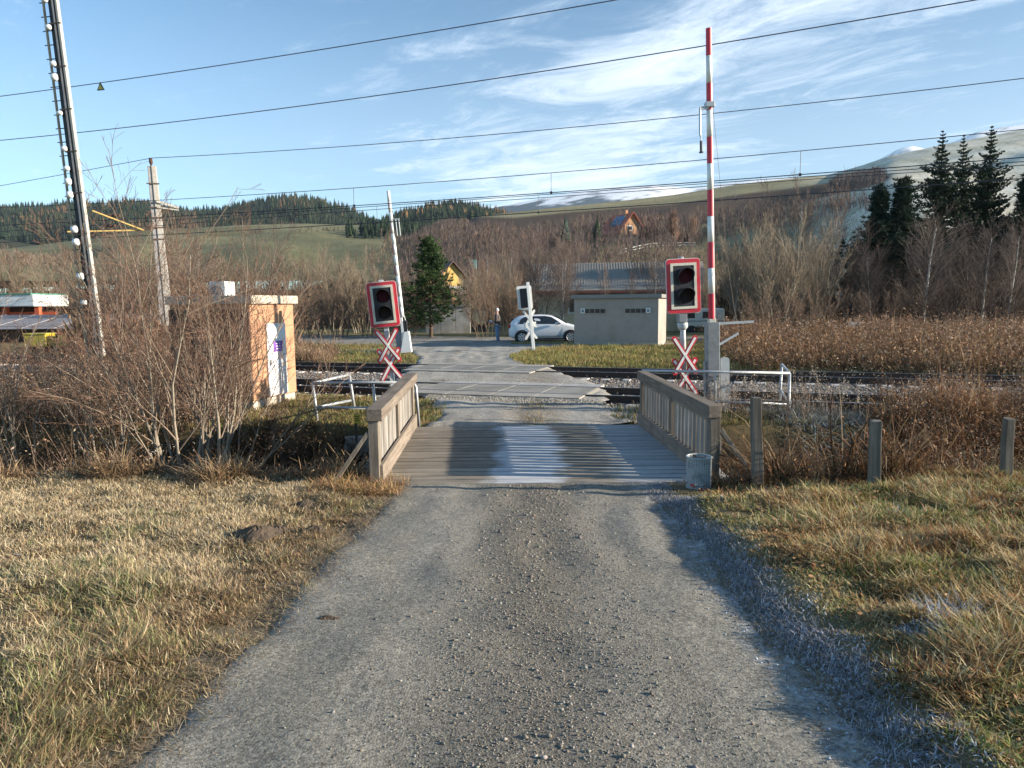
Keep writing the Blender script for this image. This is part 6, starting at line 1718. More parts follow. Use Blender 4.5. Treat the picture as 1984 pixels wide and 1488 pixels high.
P = []
n = 190; D = rng.uniform(60, 88, n); u = rng.uniform(1630, 2150, n); x = (u - 992) / f_ * D
col = pick([(.020, .030, .016), (.030, .040, .020), (.026, .034, .022)], n)  # conifers added as a dark backing, standing in for shade behind the birches
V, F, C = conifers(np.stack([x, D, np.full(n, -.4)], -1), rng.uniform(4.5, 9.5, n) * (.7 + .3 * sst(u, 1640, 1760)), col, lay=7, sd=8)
setp(np_mesh('shade_fill_conifers', V, F, m_veg, col=C), 'dark green conifer undergrowth filling the gaps behind the birches at right', 'wood', kind='stuff')
# ---- conifers
def spruce(seed, H, R0, lv=30, dens=1.0, droop=.25, colr=((.018, .032, .018), (.030, .048, .024))):
    R = np.random.default_rng(seed); Ps, cs = [], []
    parts = []
    sk = Skel()
    for i in range(lv):
        t = (i + .5) / lv; z = H * (.10 + .90 * t); L = R0 * (1 - t) ** .9 * R.uniform(.5, 1.35) + .06
        for j in range(int(7 + 2 * R.random())):
            az = R.uniform(0, 2 * PI); l = L * R.uniform(.6, 1.15); nn = int(max(5, l * 16 * dens))
            s = np.linspace(.12, 1, nn)
            zz = z + l * (-.55 * droop * 4 * s * (1 - s) * .8 + (.30 * (t - .35)) * s + .10 * s ** 3)
            w_ = .22 * l * np.sin(np.clip(s * 1.05, 0, 1) * PI) ** .6
            x = np.cos(az) * l * s; y = np.sin(az) * l * s
            lat = R.uniform(-1, 1, nn) * w_
            Ps.append(np.stack([x - np.sin(az) * lat, y + np.cos(az) * lat, zz + R.uniform(-.5, .15, nn) * .22 * l], -1))
            sk.add([Vector((0, 0, z)), Vector((math.cos(az) * l, math.sin(az) * l, float(zz[-1])))], [.02, .006], 3, (.06, .045, .03))
    P = np.concatenate(Ps); n = len(P)
    c = np.array(colr[0])[None] + (np.array(colr[1]) - np.array(colr[0]))[None] * R.random((n, 1)); c = c * R.uniform(.6, 1.4, (n, 1))
    size = R.uniform(.09, .22, n) * (H / 13) * np.clip(1.35 - .85 * P[:, 2] / H, .25, 1.1)
    V, F, C = flakes(P, size, c, .2)
    sk.add([Vector((0, 0, -.3)), Vector((0, 0, H * .5)), Vector((0, 0, H))], [H * .018, H * .010, .01], 7, (.09, .07, .05))
    return sk.mesh(), (V, F, C)
def pine(seed, H, crownb, R0, nb=34, colr=((.022, .042, .020), (.045, .075, .030)), dens=1.0, conical=False):
    R = np.random.default_rng(seed); sk = Skel(); Ps, Ds, Cs = [], [], []
    for i in range(nb):
        t = (i + .5) / nb; z = crownb + (H - crownb) * t
        rr = R0 * (math.sin(min(1, t * 1.1 + .18) * PI) ** .7 if not conical else (1 - t) ** .75 * .98 + .06)
        for j in range(4):
            az = R.uniform(0, 2 * PI); l = rr * R.uniform(.45, 1.1)
            tip = np.array([math.cos(az) * l, math.sin(az) * l, z + l * R.uniform(.05, .45)])
            sk.add([Vector((0, 0, z - l * .15)), Vector(tip)], [.035, .012], 3, (.10, .065, .045))
            for q in range(int(9 * dens)):
                f = R.uniform(.35, 1.05); c = tip * f + np.array([0, 0, z]) * (1 - f) * np.array([0, 0, 1]) + R.normal(0, .14 * R0 / 1.6, 3)
                k = 16
                d = R.normal(size=(k, 3)); d[:, 2] = np.abs(d[:, 2]) * .9 + .1; d /= np.linalg.norm(d, axis=1, keepdims=True)
                Ps.append(np.repeat(c[None], k, 0)); Ds.append(d); Cs.append(np.full((k, 1), R.uniform(0, 1)))
    P, D, cc = np.concatenate(Ps), np.concatenate(Ds), np.concatenate(Cs); n = len(P)
    ln = R.uniform(.16, .30, (n, 1)); sd = np.cross(D, R.normal(size=(n, 3))); sd /= np.linalg.norm(sd, axis=1, keepdims=True); sd *= .030
    V = np.stack([P - sd, P + sd, P + D * ln], 1).reshape(-1, 3); F = np.arange(3 * n).reshape(-1, 3)
    c = (np.array(colr[0])[None] * (1 - cc) + np.array(colr[1])[None] * cc) * R.uniform(.7, 1.3, (n, 1))
    sk.add([Vector((0, 0, -.3)), Vector((.05, 0, H * .5)), Vector((0, 0, H * .97))], [H * .02, H * .013, .02], 7, (.14, .09, .06))
    return sk.mesh(), (V, F, np.repeat(c, 3, axis=0))
def con_thing(name, label, px, D, pytop, gen, H0, grp, z0=-.3, rz=0, wide=1.0):
    x = (px - 992) / f_ * D; want = (hor(px) - pytop) / f_ * D + CAMZ - z0; s = want / H0
    if isinstance(gen, bpy.types.Object):
        c = place(gen, label, (x, D, z0), rz, (s * wide, s * wide, s), grp); return c
    a, b = gen
    t = thing(name, label, 'tree', (x, D, z0), (0, 0, rz), grp); t.scale = (s * wide, s * wide, s)
    np_mesh('trunk', a[0], a[1], m_bark, t, a[2], smooth=True); np_mesh('crown', b[0], b[1], m_leafm, t, b[2])
    return t
G = 'dark conifers at the right'
sA = con_thing('spruce_tree', 'left one of the three tall dark spruces', 1806, 56, 264, spruce(5, 14, 3.7, lv=54, dens=2.1), 14, G, wide=.95)
con_thing('', 'middle one of the three tall dark spruces', 1846, 60, 272, sA, 14, G, rz=2.1, wide=.85)
sB = con_thing('spruce_tree', 'right one of the three tall dark spruces', 1897, 56, 256, spruce(6, 14, 3.6, lv=54, dens=2.1), 14, G)
con_thing('', 'partly cut off spruce at the right picture edge', 1996, 55, 325, sB, 14, G, rz=1.0, wide=1.1)
pA = con_thing('pine_tree', 'left one of the two rounded dark pines', 1693, 50, 372, pine(9, 9, 2.4, 2.5, nb=40, dens=1.9, colr=((.012, .026, .018), (.026, .045, .026))), 9.2, G)
con_thing('', 'right one of the two rounded dark pines', 1738, 50, 358, pA, 9.2, G, rz=2.2, wide=1.0)
con_thing('', 'ragged pine near the right picture edge', 1972, 52, 352, pA, 9.2, G, rz=4.0, wide=.9)
con_thing('pine_tree', 'bright green young pine in front of the yellow house', 836, 43, 466, pine(14, 6.2, .9, 2.3, nb=30, colr=((.035, .065, .022), (.085, .135, .045)), conical=True, dens=1.15), 6.4, 'green pine beside the far road', z0=.15)

# ================================================================== GRASS AND WEEDS
m_grass = mat('grass_blades', attr='col', rough=0.75, noise_amt=0, spec=0.3, transl=.22)
def samp(n, d0, d1, side, pw=1.0):
    """points on the verge fields, denser near the viewer; side -1 left, +1 right"""
    out = []; tot = 0
    while tot < n:
        y = d0 + (d1 - d0) * rng.random(n) ** pw
        x = rng.uniform(-.78, .78, n) * y * 1.02 + rng.normal(0, .2, n)
        e = road_c(y) + side * ((RL if side < 0 else RR) - .05 + .07 * noise(y, y * 0, .5, 4))
        k = (x * side > e * side) & (y < ditch_near(x) + .35)
        out.append(np.stack([x[k], y[k]], -1)); tot += k.sum()
    return np.concatenate(out)[:n]
STRAW = [(.56, .44, .27), (.64, .53, .35), (.47, .36, .21), (.40, .31, .17)]
OLIVE = [(.24, .25, .10), (.31, .30, .13), (.18, .21, .07), (.38, .36, .18)]
BRN = [(.29, .19, .10), (.35, .24, .13), (.21, .14, .08)]
FRO = [(.50, .54, .60), (.40, .44, .50), (.30, .33, .37), (.22, .22, .22)]
def choose(masks, n):
    """masks: list of (weight array, palette)"""
    W = np.stack([m for m, _ in masks], 1).clip(0.001); W /= W.sum(1, keepdims=True)
    cum = W.cumsum(1); r = rng.random((n, 1)); i = (r > cum).sum(1).clip(0, len(masks) - 1)
    c = np.zeros((n, 3))
    for k, (_, pal) in enumerate(masks):
        m = i == k
        if m.any(): c[m] = pick(pal, int(m.sum()))
    return c, i
def field(side, n, name, label):
    XY = samp(n, 1.5, 9.3, side, 1.25); x, y = XY[:, 0], XY[:, 1]
    clump = noise(x, y, .16, 5); big = noise(x, y, 1.1, 6); dd = np.hypot(x, y)
    ed = side * (x - road_c(y)) - (RL if side < 0 else RR)           # distance from the road edge
    z = zg(x, y)
    if side < 0:
        green = sst(.4 * big + (5.6 - y) * .22 + .4 * noise(x, y, .4, 7), -.1, .9) * .9
        straw = 1.5 * (1 - green) * sst(ed, .2, 1.2) + .3
        brn = .30 + .9 * (1 - sst(ed, .3, 1.4)) + .4 * sst(noise(x, y, .4, 8), .6, 1.2)
        fro = .03 * sst(noise(x, y, .35, 9), 1.0, 1.5)
        c, i = choose([(straw, STRAW), (green, OLIVE), (brn, BRN), (fro, FRO)], n)
        H = rng.uniform(.025, .085, n) * (1 + .6 * green) * (1 + .25 * clump.clip(-1, 1)) * (1 - .45 * (1 - sst(ed, 0, .5)))
        W = rng.uniform(.003, .0065, n) * (.7 + dd / 9)
        up_ = rng.random(n) < .35
        lean = np.where(up_, np.abs(rng.normal(.4, .3, n)), rng.normal(1.15, .22, n)); bend = np.where(up_, rng.normal(.6, .5, n), rng.normal(.25, .35, n)); H = H * np.where(up_, .8, 1.35)
    else:
        nearroad = 1 - sst(ed + .10 * noise(x, y, .2, 3), .10, .34)
        green = (.50 + .8 * big + .6 * noise(x, y, .4, 7)).clip(.05) * .9
        straw = .75 + .3 * clump
        brn = .40 + .8 * sst(y, 7.0, 8.3) + 1.1 * sst(noise(x, y, .38, 8), .3, 1.1)
        fro = 2.2 * nearroad * (.4 + .8 * sst(noise(x, y, .25, 4), -.6, .6)) + 2.2 * sst(noise(x, y, .42, 9), 1.05, 1.4)
        c, i = choose([(straw, [(.46, .35, .17), (.55, .43, .22), (.38, .27, .11), (.50, .42, .25)]), (green, [(.20, .24, .06), (.27, .28, .085), (.14, .19, .05), (.34, .33, .12)]), (brn, [(.30, .15, .055), (.24, .12, .05), (.36, .21, .09)]), (fro, FRO)], n)
        H = rng.uniform(.035, .12, n) * (.35 + .65 * sst(ed, .08, .75)) * (1 + .45 * noise(x, y, .6, 7).clip(-1, 1)) * (1 + .35 * clump.clip(-1, 1)) * (1 - .72 * nearroad)
        W = rng.uniform(.004, .0085, n) * (.7 + dd / 9)
        up_ = rng.random(n) < .38
        lean = np.where(up_, np.abs(rng.normal(.5, .35, n)), rng.normal(1.0, .25, n)); bend = np.where(up_, rng.normal(1.0, .5, n), rng.normal(.55, .45, n)); H = H * np.where(up_, .9, 1.35)
    base_dir = 2.2 * noise(x, y, .35, 10) + 1.2 * noise(x, y, 1.5, 11) + (0 if side < 0 else 2.6)
    ldir = base_dir + rng.normal(0, 1.5, n)
    P = np.stack([x, y, z - .008], -1)
    k_ = (noise(x, y, .30, 2) < 1.15 + .3 * rng.random(n)) & ~((np.abs(x - 2.08) < .24) & (y > 7.45) & (y < 8.3))
    P, H, W, ldir, lean, bend, c = P[k_], H[k_], W[k_], ldir[k_], lean[k_], bend[k_], c[k_]
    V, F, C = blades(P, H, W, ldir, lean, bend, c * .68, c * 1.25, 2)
    return setp(np_mesh(name, V, F, m_grass, col=C), label, 'grass', kind='stuff')
field(-1, 210000, 'left_field_grass', 'dry mown straw-coloured grass field left of the gravel road')
field(1, 200000, 'right_field_grass', 'golden green matted grass right of the gravel road with frosted rim')
# rime-covered blades on the shaded rim of the road
n = 24000
y = 1.4 + 6.9 * rng.random(n) ** 1.25; ed_ = rng.normal(.06, .07, n) + .05 * noise(y, y * 0, .35, 5); x = road_c(y) + RR + ed_
c = pick([(.50, .53, .60), (.40, .42, .48), (.28, .28, .30), (.62, .65, .70), (.22, .18, .12)], n); hh_ = rng.uniform(.018, .06, n) * (1 - .5 * sst(-ed_, .0, .25))
V, F, C = blades(np.stack([x, y, zg(x, y) + .004], -1), hh_, rng.uniform(.0028, .0055, n), rng.uniform(0, 6.28, n), rng.normal(.9, .4, n), rng.normal(.8, .6, n), c * .6, c, 2)
setp(np_mesh('rime_grass', V, F, m_grass, col=C), 'short rime-covered grass along the shaded right edge of the gravel road', 'grass', kind='stuff')
# dead straw lying over both road edges
n = 9000
y = 1.4 + 6.8 * rng.random(n) ** 1.2; sd_ = np.where(rng.random(n) < .72, -1, 1); x = road_c(y) + sd_ * (np.where(sd_ < 0, RL, RR) + rng.normal(-.02, .10, n))
c = pick([(.46, .37, .24), (.36, .28, .18), (.28, .20, .12)], n)
V, F, C = blades(np.stack([x, y, zg(x, y) + .012], -1), rng.uniform(.02, .09, n), rng.uniform(.0025, .005, n), rng.uniform(0, 6.28, n), rng.normal(1.35, .18, n), rng.normal(.1, .2, n), c * .7, c, 2)
setp(np_mesh('edge_straw', V, F, m_grass, col=C), 'dead straw scattered over the edges of the gravel road', 'straw', kind='stuff')
# brown fallen leaves caught in the right verge
n = 5200
y = 2.0 + 6.3 * rng.random(n); x = road_c(y) + RR + .35 + rng.uniform(0, 5.5, n); k = (x < y * .8) & (noise(x, y, .45, 9) > -.1); x, y = x[k], y[k]
V, F, C = flakes(np.stack([x, y, zg(x, y) + rng.uniform(.03, .09, len(x))], -1), rng.uniform(.010, .024, len(x)), pick([(.30, .16, .07), (.22, .11, .05), (.38, .24, .12)], len(x)), .1)
setp(np_mesh('fallen_leaves', V, F, m_grass, col=C), 'curled brown fallen leaves caught in the grass of the right verge', 'leaves', kind='stuff')
def patch(name, label, n, fx, H, W, cols, lean=(.3, .3), bend=(.5, .4), nseg=2, dark=.6, cat='grass', zadd=-.01):
    x, y = fx(n); n = len(x)
    z = zg(x, y) + zadd
    c = cols(x, y, n) if callable(cols) else pick(cols, n)
    h = rng.uniform(H[0], H[1], n) * (1 + .3 * noise(x, y, .5, 5).clip(-1, 1))
    ldir = 2.5 * noise(x, y, .7, 10) + rng.normal(0, 1.1, n)
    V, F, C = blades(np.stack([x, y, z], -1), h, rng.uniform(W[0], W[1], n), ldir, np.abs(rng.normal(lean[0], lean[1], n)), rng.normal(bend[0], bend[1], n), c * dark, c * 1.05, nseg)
    return setp(np_mesh(name, V, F, m_grass, col=C), label, cat, kind='stuff')
# short grass between bridge and tracks, both sides
def f_mid(n):
    y = rng.uniform(12.15, 18.5, n * 3); x = rng.uniform(-7.5, 9, n * 3); q = y + TRK * x
    hw_ = np.interp(y, [12.1, 12.6, 14, 16, 18.5], [1.85, 1.7, 1.5, 2.0, 2.4]); ce = np.interp(y, [12, 14, 16, 18.5], [.25, .18, .05, -.4])
    k = (q < 15.2 + .15 * noise(x, y, .6, 2)) & (np.abs(x - ce) > hw_ + .1 * noise(x, y, .3, 3)); return x[k][:n], y[k][:n]
def c_mid(x, y, n):
    return choose([(.8 + .5 * noise(x, y, .6, 3), [(.17, .20, .05), (.22, .24, .07), (.12, .16, .045)]), (.7 + .4 * noise(x, y, .4, 4), [(.42, .31, .14), (.34, .24, .10)]), (.25 + 0 * x, BRN), (.5 * sst(x, 1.4, 1.8) * (1 - sst(x, 2.4, 2.9)) * 3 + .10 * (noise(x, y, .5, 6) > 1), FRO)], n)[0]
patch('verge_grass', 'short green and straw grass between the bridge and the railway', 34000, f_mid, (.05, .13), (.008, .014), c_mid)
# the grass growing in the middle of the ramp
def f_tuft(n):
    x = rng.normal(.42, .16, n) + 0; y = rng.uniform(12.2, 15.0, n); k = rng.random(n) < .9; return x[k] + (15 - y[k]) * .0, y[k]
patch('ramp_tufts', 'golden grass tufts in the middle of the gravel ramp beyond the bridge', 480, f_tuft, (.03, .08), (.007, .011), [(.44, .30, .12), (.36, .26, .10), (.28, .24, .09)], zadd=.03)
# beyond the tracks
def far_fx(x0, x1, d0, d1, cond):
    def f(n):
        y = rng.uniform(d0, d1, n * 4); x = rng.uniform(x0, x1, n * 4); q = y + TRK * x
        k = (q > 24.1 + .2 * noise(x, y, 1, 4)) & cond(x, y); return x[k][:n], y[k][:n]
    return f
def roadx(x, y):
    ce = np.interp(y, [23, 25.5, 28, 31, 34], [-1.3, -1.7, -1.9, -1.8, -1.4]); hw_ = np.interp(y, [23, 25.5, 28, 31, 34], [2.05, 1.75, 1.8, 2.7, 4.6]); return np.abs(x - ce) > hw_
patch('island_grass', 'golden green grass island in front of the grey hut', 30000, far_fx(-1, 9.5, 21, 33.0, lambda x, y: roadx(x, y) & (x > -1) & (y < 33.2 - .12 * x) & (x < 8.6)), (.08, .22), (.016, .028),
      lambda x, y, n: choose([(.9 + .4 * noise(x, y, 1.0, 3), [(.40, .30, .12), (.46, .36, .16), (.34, .24, .09)]), (.7 + .5 * noise(x, y, 1.2, 4), [(.22, .24, .06), (.27, .27, .08)])], n)[0])
patch('island_grass', 'green and brown grass island left of the crossing, around the slender barrier', 20000, far_fx(-13, -1, 24, 36.5, lambda x, y: roadx(x, y) & (x < -2.5) & (y < 35.0 - .22 * (x + 3))), (.06, .18), (.016, .028),
      lambda x, y, n: choose([(.8 + .4 * noise(x, y, 1.0, 3), [(.40, .28, .13), (.34, .23, .10)]), (.8 + .5 * noise(x, y, 1.2, 4), [(.18, .21, .06), (.22, .24, .07)]), (.6 * (np.exp(-((y - 31) / .7) ** 2) * (x > -8)), [(.35, .42, .45)])], n)[0])
patch('parking_grass', 'thin yellowish grass strip beside the white car', 9000, far_fx(.0, 16, 34.2, 36.6, lambda x, y: (y > 34.4) & (y < 36.2)), (.05, .13), (.02, .03), [(.34, .30, .12), (.40, .33, .15), (.24, .24, .08)], zadd=.02)

# tall weeds: stalks, arching leaves, clinging dead leaves and seed heads
def weeds(name, label, n, fx, H, W, cols, leafcols, leaf_n, leafsz, lean=(.18, .16), bend=(.55, .5), nseg=3, lsp=None, zadd=-.03, dark=.32, heads=None, wz=None):
    x, y = fx(n); n = len(x); z = zg(x, y) + zadd
    hm = (1 + .30 * noise(x, y, .9, 5).clip(-1, 1)) * (1 + .35 * noise(x, y, .33, 6).clip(-1, 1))
    h = rng.uniform(H[0], H[1], n) * hm
    ldir = rng.uniform(0, 2 * PI, n)
    le = np.abs(rng.normal(lean[0], lean[1], n)); be = rng.normal(bend[0], bend[1], n)
    c = pick(cols, n) * (1 + .35 * noise(x, y, 1.1, 7).clip(-1, 1))[:, None] * (1 + .2 * noise(x, y, .3, 8).clip(-1, 1))[:, None]
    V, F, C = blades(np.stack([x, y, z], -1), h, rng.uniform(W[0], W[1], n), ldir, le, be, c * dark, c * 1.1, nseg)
    parts = [(V, F, C)]
    if leaf_n:
        i = rng.integers(0, n, leaf_n); s = rng.uniform(.15, 1.0, leaf_n)
        k = 2 * nseg + 1
        VV = V.reshape(n, k, 3); j = np.clip((s * nseg).astype(int), 0, nseg - 1); fr = s * nseg - j
        a = VV[i, 2 * j]; b_ = np.where((j == nseg - 1)[:, None], VV[i, k - 1], VV[i, np.minimum(2 * j + 2, k - 1)])
        Pp = a + (b_ - a) * fr[:, None] + rng.normal(0, lsp or leafsz[1] * 1.2, (leaf_n, 3))
        parts.append(flakes(Pp, rng.uniform(leafsz[0], leafsz[1], leaf_n), pick(leafcols, leaf_n, jit=.3)))
    if heads:
        i = rng.integers(0, n, heads[0]); VV = V.reshape(n, 2 * nseg + 1, 3)
        base = VV[i, -1]; m = heads[2]
        Pp = np.repeat(base, m, 0) + rng.normal(0, heads[1], (heads[0] * m, 3)) * np.array([.6, .6, 1.3])
        parts.append(flakes(Pp, rng.uniform(.006, .016, len(Pp)) * heads[4], pick(heads[3], len(Pp), jit=.3)))
    V, F, C = merge(parts)
    return setp(np_mesh(name, V, F, m_grass, col=C), label, 'weeds', kind='stuff')
RED = [(.33, .165, .07), (.24, .11, .05), (.42, .235, .11), (.15, .075, .04)]
TAN = [(.42, .29, .16), (.50, .36, .21), (.34, .22, .12)]
# right ditch: tussocks of arching brown grass by the posts and over both banks
def f_rd(n):
    y = rng.uniform(7.75, 12.9, n * 2); x = rng.uniform(2.75, 9.8, n * 2); k = (y > ditch_near(x) - .15 + .2 * noise(x, y, .4, 4)) & (x < y * .80 + .3) & (noise(x, y, .45, 2) > -.75) & ((y < 11.4 + .4 * noise(x, y, .6, 3)) | (x > 6.4)); return x[k][:n], y[k][:n]
weeds('ditch_tussocks', 'arching reddish brown dead grass filling the ditch right of the bridge', 17000, f_rd, (.30, .95), (.010, .019), RED + TAN, RED + [(.45, .33, .22)], 9000, (.014, .032), lean=(.35, .25), bend=(1.3, .6), nseg=3)
def f_rd1(n):
    y = rng.uniform(7.7, 8.6, n * 3); x = rng.uniform(2.3, 7.2, n * 3); k = (np.abs(y - ditch_near(x)) < .30 + .12 * noise(x, y, .3, 5)); return x[k][:n], y[k][:n]
weeds('bank_edge_grass', 'curling pale brown grass along the line of fence posts', 9000, f_rd1, (.12, .38), (.006, .011), TAN + RED + [(.30, .26, .10)], RED, 2000, (.01, .02), lean=(.5, .3), bend=(1.6, .6))
# high reddish herbs further right, in front of the rails
def f_rh(n):
    y = rng.uniform(9.5, 15.5, n * 3); x = rng.uniform(5.2, 12.5, n * 3); q = y + TRK * x; k = (q < 16.0 + 1.6 * sst(x, 7, 9)) & (x < y * .82 + .3) & (x > 5.9 + .35 * noise(x, y, .6, 6) + 1.1 * sst(y, 11.5, 12.8)); return x[k][:n], y[k][:n]
weeds('tall_dead_herbs', 'tall dead herbs hiding the rails at the right', 7500, f_rh, (.3, .85), (.007, .014), [(.22, .12, .065), (.14, .08, .045), (.31, .18, .09)], [(.18, .09, .05), (.28, .15, .075), (.38, .26, .16)], 26000, (.012, .036), lsp=.06, heads=(1500, .05, 10, [(.45, .38, .31), (.34, .25, .18)], 1.2))
# frosted matted grass on the right far bank
def f_ff(n):
    y = rng.uniform(11.9, 14.3, n * 3); x = rng.uniform(4.6, 8.6, n * 3); k = (noise(x, y, .7, 6) > -.7) & (y + TRK * x < 16.0); return x[k][:n], y[k][:n]
weeds('frosted_grass', 'frosted blue-grey matted grass right of the pipe railing', 9000, f_ff, (.14, .36), (.009, .016), [(.33, .35, .33), (.42, .45, .45), (.27, .27, .22), (.36, .30, .20)], TAN, 0, (.01, .02), lean=(.8, .3), bend=(1.2, .5))
# weeds in front of the near pipe railing
def f_pr(n):
    y = rng.uniform(12.2, 13.6, n * 2); x = rng.uniform(2.9, 6.2, n * 2); k = rng.random(n * 2) < .5 + .4 * noise(x, y, .3, 7); return x[k][:n], y[k][:n]
weeds('seedy_weeds', 'pale seedy weeds around the end frame of the right pipe railing', 420, f_pr, (.35, .85), (.005, .009), [(.36, .27, .19), (.26, .18, .12)], [(.34, .24, .16)], 2500, (.01, .02), heads=(160, .045, 14, [(.52, .45, .37), (.44, .36, .28)], 1.3))
# beyond the tracks at right: deep belt of reddish herbs
def f_rb(n):
    y = rng.uniform(18, 40, n * 3); x = rng.uniform(5.5, 30, n * 3); q = y + TRK * x
    k = (q > 24.4 + .3 * noise(x, y, .8, 2)) & (x < y * .80 + .5) & ((x > 9.2 + .5 * noise(x, y, 1, 3)) | (x > 7.2) & (y < 27.5)) & (x / y > .295 + .02 * noise(x, y, 2, 3)) & (noise(x, y, .8, 9) > -.8); return x[k][:n], y[k][:n]
weeds('herb_belt', 'belt of reddish brown dead herbs beyond the railway at right', 15000, f_rb, (.4, 1.2), (.014, .030), [(.25, .14, .07), (.16, .09, .05), (.33, .20, .10)], [(.17, .09, .05), (.26, .14, .075), (.36, .235, .14)], 56000, (.025, .075), lsp=.14, heads=(2500, .08, 7, [(.50, .43, .36), (.36, .25, .17)], 2.2))
def f_rl(n):
    x, y = f_rb(n * 2); q = y + TRK * x; k = q < 27; return x[k][:n], y[k][:n]
weeds('pale_herb_edge', 'pale orange dead grass at the edge of the farther track', 9000, f_rl, (.35, .8), (.012, .022), [(.48, .30, .16), (.40, .24, .13)], TAN, 6000, (.02, .04), lean=(.3, .3), bend=(.9, .5))
# left brush floor: dead herbs, leaves
def f_lb(n):
    y = rng.uniform(9.1, 24, n * 3); x = rng.uniform(-20, -3.3, n * 3); q = y + TRK * x
    k = (x > -y * .80 - .5) & ((y < 14.6) | (x < -6.5)) & (((y < 12.0) & (x < -2.6 - .6 * rng.random(n * 3))) | (x < -5.2 - .4 * noise(x, y, .8, 4)))
    k &= ~((x > -7.6) & (x < -4.4) & (y > 13.6)) & ~((y > 15.5) & (x < -11.0)) & ~((y < 9.8) & (x > -3.9 + .8 * noise(x, y, .6, 6)))
    k &= (y > ditch_near(x) - .1 + .25 * noise(x, y, .6, 3)) & ~((x > -4.3) & (y < 11.7)); return x[k][:n], y[k][:n]
weeds('left_brush', 'tangled dead herbs and brambles under the bare bushes at left', 17000, f_lb, (.55, 1.45), (.006, .012), [(.29, .19, .125), (.20, .13, .085), (.36, .25, .16), (.16, .11, .07)], [(.20, .115, .07), (.30, .19, .12), (.46, .35, .25)], 38000, (.012, .034), lsp=.06, lean=(.35, .3), bend=(.8, .6), heads=(900, .05, 9, [(.60, .52, .44)], 1.2))
def f_hw(n):
    y = rng.uniform(9.5, 12.3, n * 2); x = rng.uniform(-4.8, -1.9, n * 2); k = (y > ditch_near(x) + .5) & (noise(x, y, .4, 3) > -.6) & (y < 12.1 + .2 * noise(x, y, .4, 4)); return x[k][:n], y[k][:n]
weeds('hollow_shade_brambles', 'dark brambles and dead leaves in the shaded ditch hollow left of the bridge', 6500, f_hw, (.25, .75), (.008, .016), [(.10, .065, .045), (.07, .045, .03), (.16, .10, .065)], [(.12, .07, .045), (.20, .13, .08)], 14000, (.014, .034), lsp=.05, lean=(.5, .3), bend=(1.0, .5))  # dark growth added so the hollow looks deeper in shade
bs = thing('bank_stakes', 'row of short weathered stakes holding the bank under the left pipe railing', 'stakes', (-3.6, 12.2, -.1))
for k in range(11):
    MB().box((k * .17 + rng.uniform(-.02, .02), rng.uniform(-.02, .02), -.18 + rng.uniform(-.05, .02)), (.11, .04, .52)).build('stake', m_post, bs, bevel=.004)
def f_ll(n):
    y = rng.uniform(8.45, 9.75, n * 3); x = rng.uniform(-9, -1.9, n * 3); k = (x > -y * .8 - .3) & (y > ditch_near(x) - .25 + .18 * noise(x, y, .5, 5)) & (y < 9.75 - .75 * sst(x, -5.0, -3.6)); return x[k][:n], y[k][:n]
weeds('bank_thatch', 'overhanging straw and brown thatch along the left bank of the ditch', 15000, f_ll, (.12, .42), (.006, .011), TAN + [(.46, .31, .17), (.30, .17, .09)], TAN, 2500, (.01, .022), lean=(.5, .35), bend=(1.3, .6))
def f_tb(n):
    x = rng.uniform(-2.3, -1.25, n * 2); y = rng.uniform(7.7, 8.75, n * 2); k = (x < -1.30 - .35 * (y - 7.9) * .5 + .1 * noise(x, y, .2, 3)); return x[k][:n], y[k][:n]
weeds('corner_tuft', 'curly orange-brown grass tuft at the near left corner of the bridge', 4200, f_tb, (.06, .24), (.005, .009), [(.44, .25, .12), (.52, .33, .18), (.34, .18, .08), (.26, .22, .08)], TAN, 500, (.008, .016), lean=(.5, .3), bend=(1.4, .7))
def f_tl(n):
    y = rng.uniform(23, 31, n * 3); x = rng.uniform(-13, -6, n * 3); q = y + TRK * x; k = (q > 24.2) & (x < -7.2 - .2 * (y - 28) + .5 * noise(x, y, .7, 5)) & (y < 33); return x[k][:n], y[k][:n]
weeds('pale_tussocks', 'pale brown tussocks beyond the tracks beside the orange cabin', 7000, f_tl, (.35, .85), (.014, .024), [(.40, .27, .17), (.32, .21, .13)], TAN, 4000, (.02, .04), lean=(.3, .2), bend=(.9, .5))
def f_bh(n):
    x = rng.uniform(2.0, 3.0, n * 2); y = rng.uniform(8.1, 9.4, n * 2); k = x > 2.5; return x[k][:n], y[k][:n]
weeds('bin_weeds', 'reddish dead leaves and grass between bin and first fence post', 2600, f_bh, (.2, .55), (.006, .011), RED, RED, 2500, (.012, .028), lean=(.4, .3), bend=(1.3, .5))

# ================================================================== STONES ON THE ROAD
n = 34000
y = 1.3 + 7.0 * rng.random(n) ** 1.5; lane = rng.random(n)
xo = np.where(lane < .62, rng.normal(.05, .36, n), np.where(lane < .74, rng.normal(.72, .10, n), np.where(lane < .82, rng.normal(-.62, .16, n), rng.uniform(-RL, RR, n))))
x = road_c(y) + xo + .06 * noise(y, y * 0, 1.2, 3)
k = (x - road_c(y) < RR) & (x - road_c(y) > -RL); x, y = x[k], y[k]
s = np.exp(rng.normal(math.log(.0034), .46, len(x))).clip(.0020, .017) * (.8 + y / 12)
s = s * np.where(np.abs(x - road_c(y) - .05) < .55, 1.05, .8) * np.where(rng.random(len(s)) < .025, 1.9, 1)
V, F, C = stones(np.stack([x, y, zg(x, y) + .012 + s * .2], -1), s, pick([(.22, .20, .17), (.28, .26, .225), (.17, .15, .125), (.36, .34, .31), (.19, .155, .12)], len(x), [.35, .3, .2, .05, .10]))
setp(np_mesh('road_stones', V, F, m_stone, col=C), 'loose grey stones scattered along the gravel road', 'stones', kind='stuff')
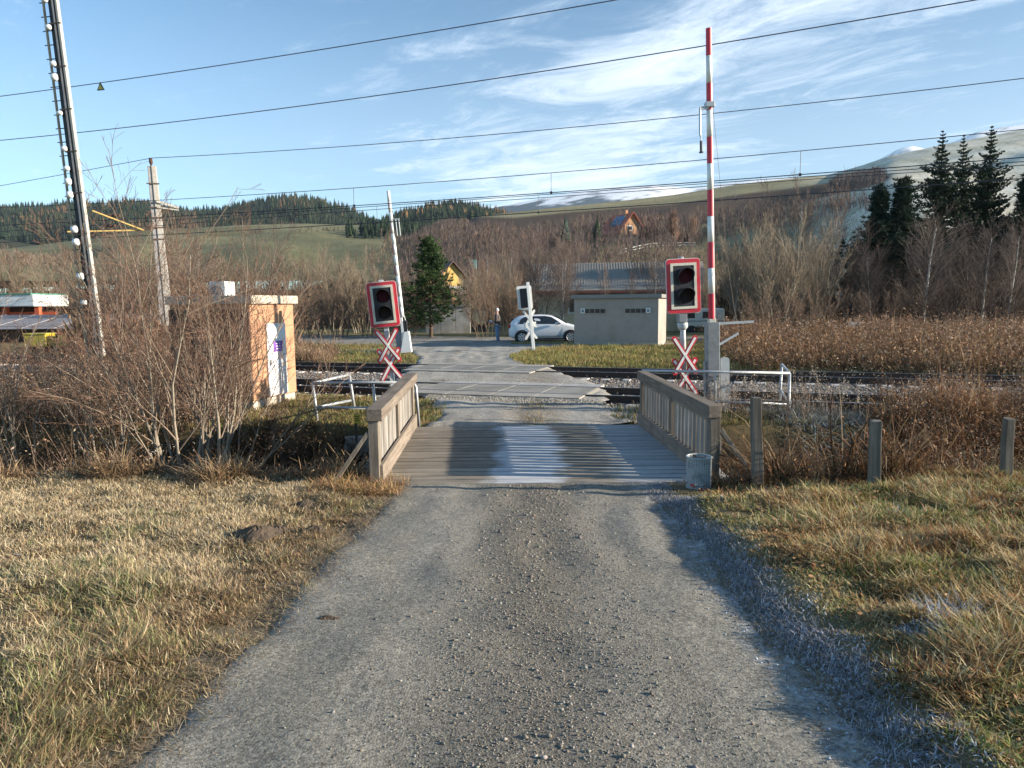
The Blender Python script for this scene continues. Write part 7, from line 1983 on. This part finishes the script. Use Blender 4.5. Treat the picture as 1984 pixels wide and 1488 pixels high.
# frosted rubble and crumbs at the right verge
n = 3000
y = 1.5 + 6.9 * rng.random(n) ** 1.3; x = road_c(y) + RR - .02 + rng.normal(0, .11, n); s = rng.uniform(.003, .010, n)
V, F, C = stones(np.stack([x, y, zg(x, y) + .014], -1), s, pick(FRO + [(.22, .21, .20), (.18, .16, .14)], n))
setp(np_mesh('verge_crumbs', V, F, m_stone, col=C), 'frosted crumbs of earth along the right road edge', 'gravel', kind='stuff')
# molehills and the dry cowpat
m_soil = mat('soil', (.095, .068, .045), rough=.98, nscale=30, noise_amt=.4, bump=.02, bscale=25)
def mound(name, label, cat, c, rx, ry, h, m, grp=None, rough_=.3):
    n = 26; vs = []; fs = []
    ring = 7
    for j in range(ring):
        t = j / (ring - 1)
        for k in range(n):
            a = 2 * PI * k / n; r_ = (1 - t) * (1 + rough_ * .5 * math.sin(3 * a + c[0] * 9) + rng.normal(0, rough_ * .25))
            vs.append((rx * r_ * math.cos(a), ry * r_ * math.sin(a), h * math.sin(t * PI / 2) + rng.normal(0, h * rough_ * .25) * (t > 0) - .01))
    for j in range(ring - 1):
        for k in range(n): fs.append((j * n + k, j * n + (k + 1) % n, (j + 1) * n + (k + 1) % n, (j + 1) * n + k))
    mb = MB(); mb.add(vs, fs); o = mb.build(name, m, None, smooth=False); o.location = c
    return setp(o, label, cat, grp)
for lab, u, v, r_ in (('largest dark molehill at the left verge', 497, 1058, .20), ('molehill beside the road nearer the bridge', 535, 1035, .13), ('small molehill close to the road at left', 610, 1038, .10), ('small molehill near the ditch bank at left', 590, 975, .13)):
    p = atz(u, v, .12); z = float(zg(np.array([p.x]), np.array([p.y]))[0]); mound('molehill', lab, 'molehill', (p.x, p.y, z + .02), r_, r_ * .8, r_ * .42, m_soil, 'molehills in the left verge')
p = atz(634, 1184, .33); z = float(zg(np.array([p.x]), np.array([p.y]))[0])
mound('mud_clod', 'flat dark mud clod lying on the left side of the gravel road', 'clod', (p.x, p.y, z + .02), .065, .03, .018, m_soil, None, .5)
# ================================================================== AIR
hb_ = MB(); hb_.box((0, 2600, 620), (9000, 5600, 1250))
hm = bpy.data.materials.new('air'); hm.use_nodes = True
ht = hm.node_tree; ht.nodes.clear()
pv = N(ht, 'ShaderNodeVolumePrincipled'); pv.inputs['Density'].default_value = 0.00006; pv.inputs['Color'].default_value = (.75, .88, 1.0, 1); pv.inputs['Anisotropy'].default_value = .1
ou = N(ht, 'ShaderNodeOutputMaterial'); LK(ht, pv.outputs[0], ou.inputs['Volume'])
setp(hb_.build('haze', hm), kind='stuff')
